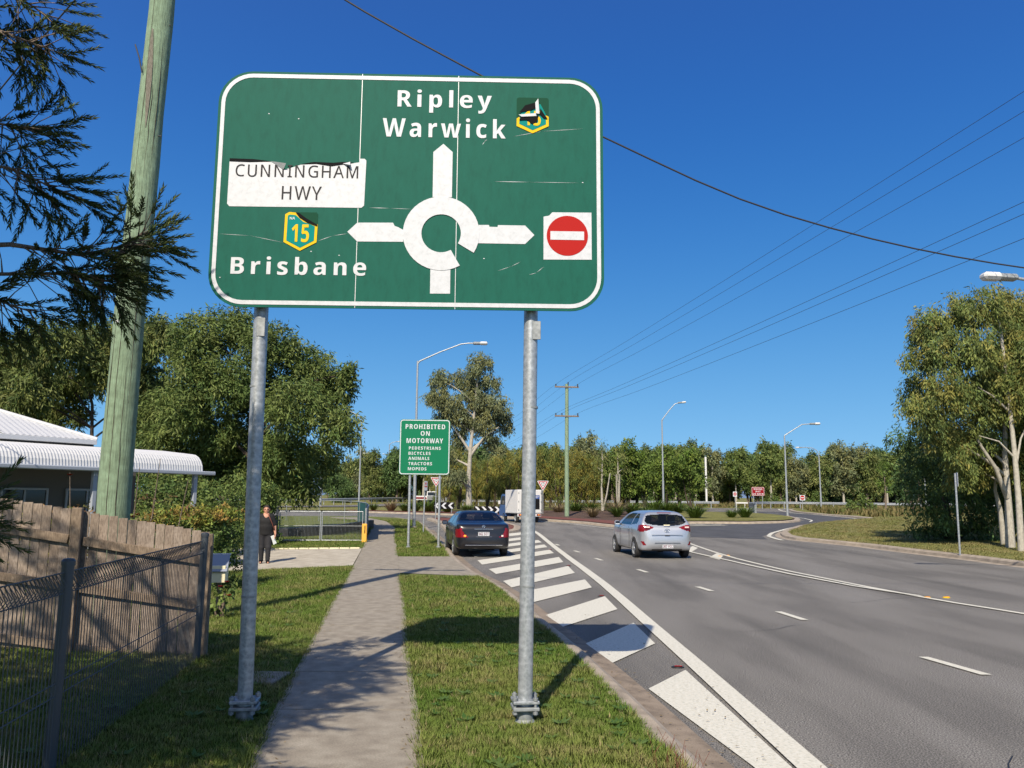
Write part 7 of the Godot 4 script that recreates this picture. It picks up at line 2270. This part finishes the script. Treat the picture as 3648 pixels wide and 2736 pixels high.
func sedan() -> void:
	var o := thing("sedan", "black sedan stopped at the kerb beside the striped island", "car", Vector3(-0.86, 0.015, -26.75), PI + 0.165)
	var L := 4.85
	var net := car_net([0.35, 0.22, 0.1, 0.28, 0.0, 0.44, 0.0, 0.6, 0.05, 0.72, 0.07, 0.92, 0.16, 1.03, 0.4, 1.07, 0.8, 1.11, 1.15, 1.27, 1.5, 1.41, 1.9, 1.47, 2.3, 1.48, 2.8, 1.44, 3.2, 1.27, 3.7, 1.05, 4.2, 0.97, 4.6, 0.83, 4.8, 0.66, 4.85, 0.46, 4.78, 0.28, 4.45, 0.22],
		[0, 0.2, 0.72, 0.22, 0.86, 0.32, 0.9, 0.52, 0.912, 0.75, 0.89, 0.94, 0.83, 1.05, 0.72, 1.26, 0.62, 1.39, 0.5, 1.46, 0.25, 1.485, 0, 1.49, -0.4, 1.49, -0.4, 0.2],
		[0, -0.02, 0.5, 0.01, 0.74, 0.08, 0.86, 0.25, 0.905, 0.7, 0.912, 1.4, 0.912, 3.2, 0.88, 4.0, 0.8, 4.5, 0.6, 4.74, 0.3, 4.84, 0, 4.85, -0.5, 4.85, -0.5, -0.02], L, 1.49, 1.825, [1.0, 3.78], 0.325, 0.033)
	dress(o, net, "black_paint", [-0.01, 1.40, 0.5, 1.38, 0.6, 1.33, 0.72, 1.12, 0.6, 1.09, -0.01, 1.09],
		[[2.02, 1.04, 1.98, 1.38, 1.62, 1.34, 1.3, 1.2, 1.2, 1.1, 1.3, 1.05], [2.1, 1.04, 2.06, 1.39, 2.6, 1.39, 2.95, 1.3, 3.25, 1.12, 3.3, 1.05]],
		[-0.01, 1.40, 0.52, 1.37, 0.68, 1.12, -0.01, 1.09],
		[[pv2(0.48, 0.64, 0.61, 0.70, 0.71, 0.92, 0.95, 0.86, 0.95, 0.63, 0.7, 0.61), "tail_red"]],
		func(c, m): return c.y < 0.27, 1.7)
	for s in [-1.0, 1.0]:
		for a in [1.0, 3.78]: wheel(o, s * 0.885, 0.325, a, 0.325, 0.2, 7)
		var b := B.new()
		b.box(Transform3D(Basis(Vector3.UP, s * -0.3), Vector3(s * 0.6, 0.675, 0.03)), Vector3(0.07, 0.055, 0.02), 0.006)
		part(o, "reverse_lens" if s < 0 else "turn_signal", b, M["tail_clear" if s < 0 else "amber_lit"], "" if s < 0 else "glowing amber turn signal")
	number_plate(o, "662 SOT", 0.735, 0.012)
	mirrors(o, 0.86, 1.02, 3.1, "black_paint")
	seats(o, [[-0.4, 0.85, 2.55, 0.48], [0.4, 0.85, 2.55, 0.48], [0.0, 0.8, 1.6, 1.2]], "cabin")
	var b := B.new()
	b.box(at(0, 0.885, 0.055), Vector3(0.62, 0.028, 0.025), 0.008)
	part(o, "chrome_strip", b, M["chrome"])
	b = B.new()
	b.box(at(0, 0.645, 0.018), Vector3(0.52, 0.014, 0.02), 0.004)
	part(o, "chrome_strip", b, M["chrome"])
	b = B.new()
	b.box(at(0, 0.385, -0.004), Vector3(1.2, 0.018, 0.02), 0.005)
	part(o, "bumper_strip", b, M["chrome"])
	b = B.new()
	var em := []
	for k in 17: em.append(Vector3(cos(TAU * k / 16) * 0.042, 0.965 + sin(TAU * k / 16) * 0.042, 0.085))
	b.tube(em, [0.008], 6, false)
	b.box(at(0, 0.965, 0.083), Vector3(0.11, 0.018, 0.012), 0.003)
	part(o, "badge", b, M["chrome"])
	for s in [-1.0, 1.0]:
		for q in [2.04, 3.28]:
			b = B.new()
			b.box(at(s * 0.908, 0.68, q), Vector3(0.012, 0.66, 0.008))
			part(o, "door_gap", b, M["door_gap"])
		for z in [2.2, 3.15]:
			b = B.new()
			b.box(at(s * 0.91, 0.88, z), Vector3(0.03, 0.025, 0.18), 0.008)
			part(o, "door_handle", b, M["chrome"])

func box_truck() -> void:
	var o := thing("box_truck", "small white box truck with blue cab turning left at the roundabout", "truck", Vector3(1.15, road_y(-52.5), -51.6), PI + 0.36)
	o.scale = Vector3(0.86, 0.9, 0.74)
	# own axes: rear at z = 0
	var b := B.new()
	b.box(at(0, 1.42, 1.5), Vector3(1.86, 1.62, 3.0), 0.03)
	part(o, "cargo_box", b, M["white_metal"])
	for s in [-1.0, 1.0]:
		for k in 14:
			b = B.new()
			b.box(at(s * 0.934, 1.42, 0.15 + k * 0.207), Vector3(0.014, 1.5, 0.06), 0.004)
			part(o, "side_rib", b, M["white_metal"])
	for s in [-1.0, 1.0]:
		b = B.new()
		b.box(at(s * 0.445, 1.42, -0.012), Vector3(0.85, 1.5, 0.03), 0.01)
		var d := part(o, "rear_door", b, M["white_metal"])
		b = B.new()
		b.tube([Vector3(s * 0.1, 0.75, -0.04), Vector3(s * 0.1, 2.12, -0.04)], [0.014], 6)
		part(d, "lock_bar", b, M["galvanised_dull"])
		for y in [0.85, 1.42, 2.0]:
			b = B.new()
			b.box(at(s * 0.86, y, -0.03), Vector3(0.05, 0.12, 0.02), 0.004)
			part(d, "hinge", b, M["galvanised_dull"])
		b = B.new()
		b.box(at(s * 0.7, 0.52, 0.02), Vector3(0.3, 0.11, 0.05), 0.01)
		part(o, "tail_lamp", b, M["tail_red"])
		b = B.new()
		b.box(at(s * 0.7, 0.52, -0.008), Vector3(0.09, 0.08, 0.012), 0.003)
		part(o, "indicator", b, M["amber"])
		for z in [0.75, 3.6]: wheel(o, s * 0.86, 0.31, z, 0.31, 0.2, 0)
	# the dark poster on the right hand door
	b = B.new()
	b.box(at(-0.5, 1.25, -0.03), Vector3(0.5, 0.72, 0.008), 0.0)
	part(o, "door_poster", b, M["sign_black"])
	b = B.new()
	b.box(at(-0.5, 1.74, -0.03), Vector3(0.5, 0.24, 0.008), 0.0)
	var band := part(o, "blue_band", b, M["shield_blue"])
	b = B.new()
	b.box(at(-0.5, 1.78, -0.036), Vector3(0.36, 0.035, 0.004), 0.0)
	b.box(at(-0.5, 1.70, -0.036), Vector3(0.28, 0.03, 0.004), 0.0)
	part(band, "white_lettering", b, M["sign_white"]).set_meta("kind", "stuff")
	b = B.new()
	b.box(at(0, 0.5, 0.12), Vector3(1.8, 0.2, 0.16), 0.02)
	part(o, "bumper", b, M["white_metal"])
	b = B.new()
	b.box(at(0, 0.5, 2.2), Vector3(0.9, 0.2, 4.0), 0.02)
	part(o, "chassis", b, M["black_metal"])
	b = B.new()
	var cab := pv([3.05, 0.4, 4.7, 0.4, 4.78, 0.8, 4.6, 1.15, 4.2, 1.85, 3.95, 1.95, 3.05, 1.95])
	b.prism(cab, 1.72, Transform3D(Basis(Vector3(0, 0, 1), Vector3.UP, Vector3(-1, 0, 0)), Vector3(0.86, 0, 0)))
	part(o, "cab", b, M["blue_paint"])
	for s in [-1.0, 1.0]:
		b = B.new()
		b.prism(pv([3.3, 1.2, 4.35, 1.2, 4.08, 1.8, 3.3, 1.8]), 0.012, Transform3D(Basis(Vector3(0, 0, 1), Vector3.UP, Vector3(-1, 0, 0)), Vector3(s * 0.865 + 0.006, 0, 0)))
		part(o, "side_window", b, M["window_dark"])
		b = B.new()
		b.box(at(s * 1.02, 1.35, 4.2), Vector3(0.16, 0.26, 0.08), 0.02)
		part(o, "wing_mirror", b, M["white_metal"])

func far_ute() -> void:
	var z := -98.0
	var o := thing("utility_truck", "distant white tray truck on the far road behind the motorway sign posts", "truck", Vector3(-10.6, road_y(z) + 0.19, z), PI - 0.5)
	var b := B.new()
	b.box(at(0, 0.95, 1.2), Vector3(1.8, 0.5, 2.4), 0.03)
	part(o, "tray", b, M["white_metal"])
	b = B.new()
	b.box(at(0, 0.95, -0.02), Vector3(1.5, 0.2, 0.04), 0.01)
	part(o, "tail_board", b, M["tail_red"])
	b = B.new()
	b.prism(pv([2.4, 0.5, 4.9, 0.5, 4.9, 0.95, 4.0, 1.1, 3.6, 1.75, 2.5, 1.75]), 1.7, Transform3D(Basis(Vector3(0, 0, 1), Vector3.UP, Vector3(-1, 0, 0)), Vector3(0.85, 0, 0)))
	part(o, "cab", b, M["white_metal"])
	b = B.new()
	b.box(at(0, 1.45, 2.45), Vector3(1.4, 0.4, 0.02))
	part(o, "rear_window", b, M["window_dark"])
	for s in [-1.0, 1.0]:
		for a in [0.9, 3.9]: wheel(o, s * 0.84, 0.36, a, 0.36, 0.22, 0)
		b = B.new()
		b.box(at(s * 0.75, 0.9, -0.03), Vector3(0.2, 0.14, 0.03), 0.01)
		part(o, "tail_lamp", b, M["tail_red"])

func _ready() -> void:
	rng.seed = 7
	materials()
	sky()
	ground()
	direction_sign()
	prohibited_sign()
	street()
	cars()
	person()
	trees()
	gardens()
	near_tree()
	grass()
	small_signs()
	markers()
	litter()
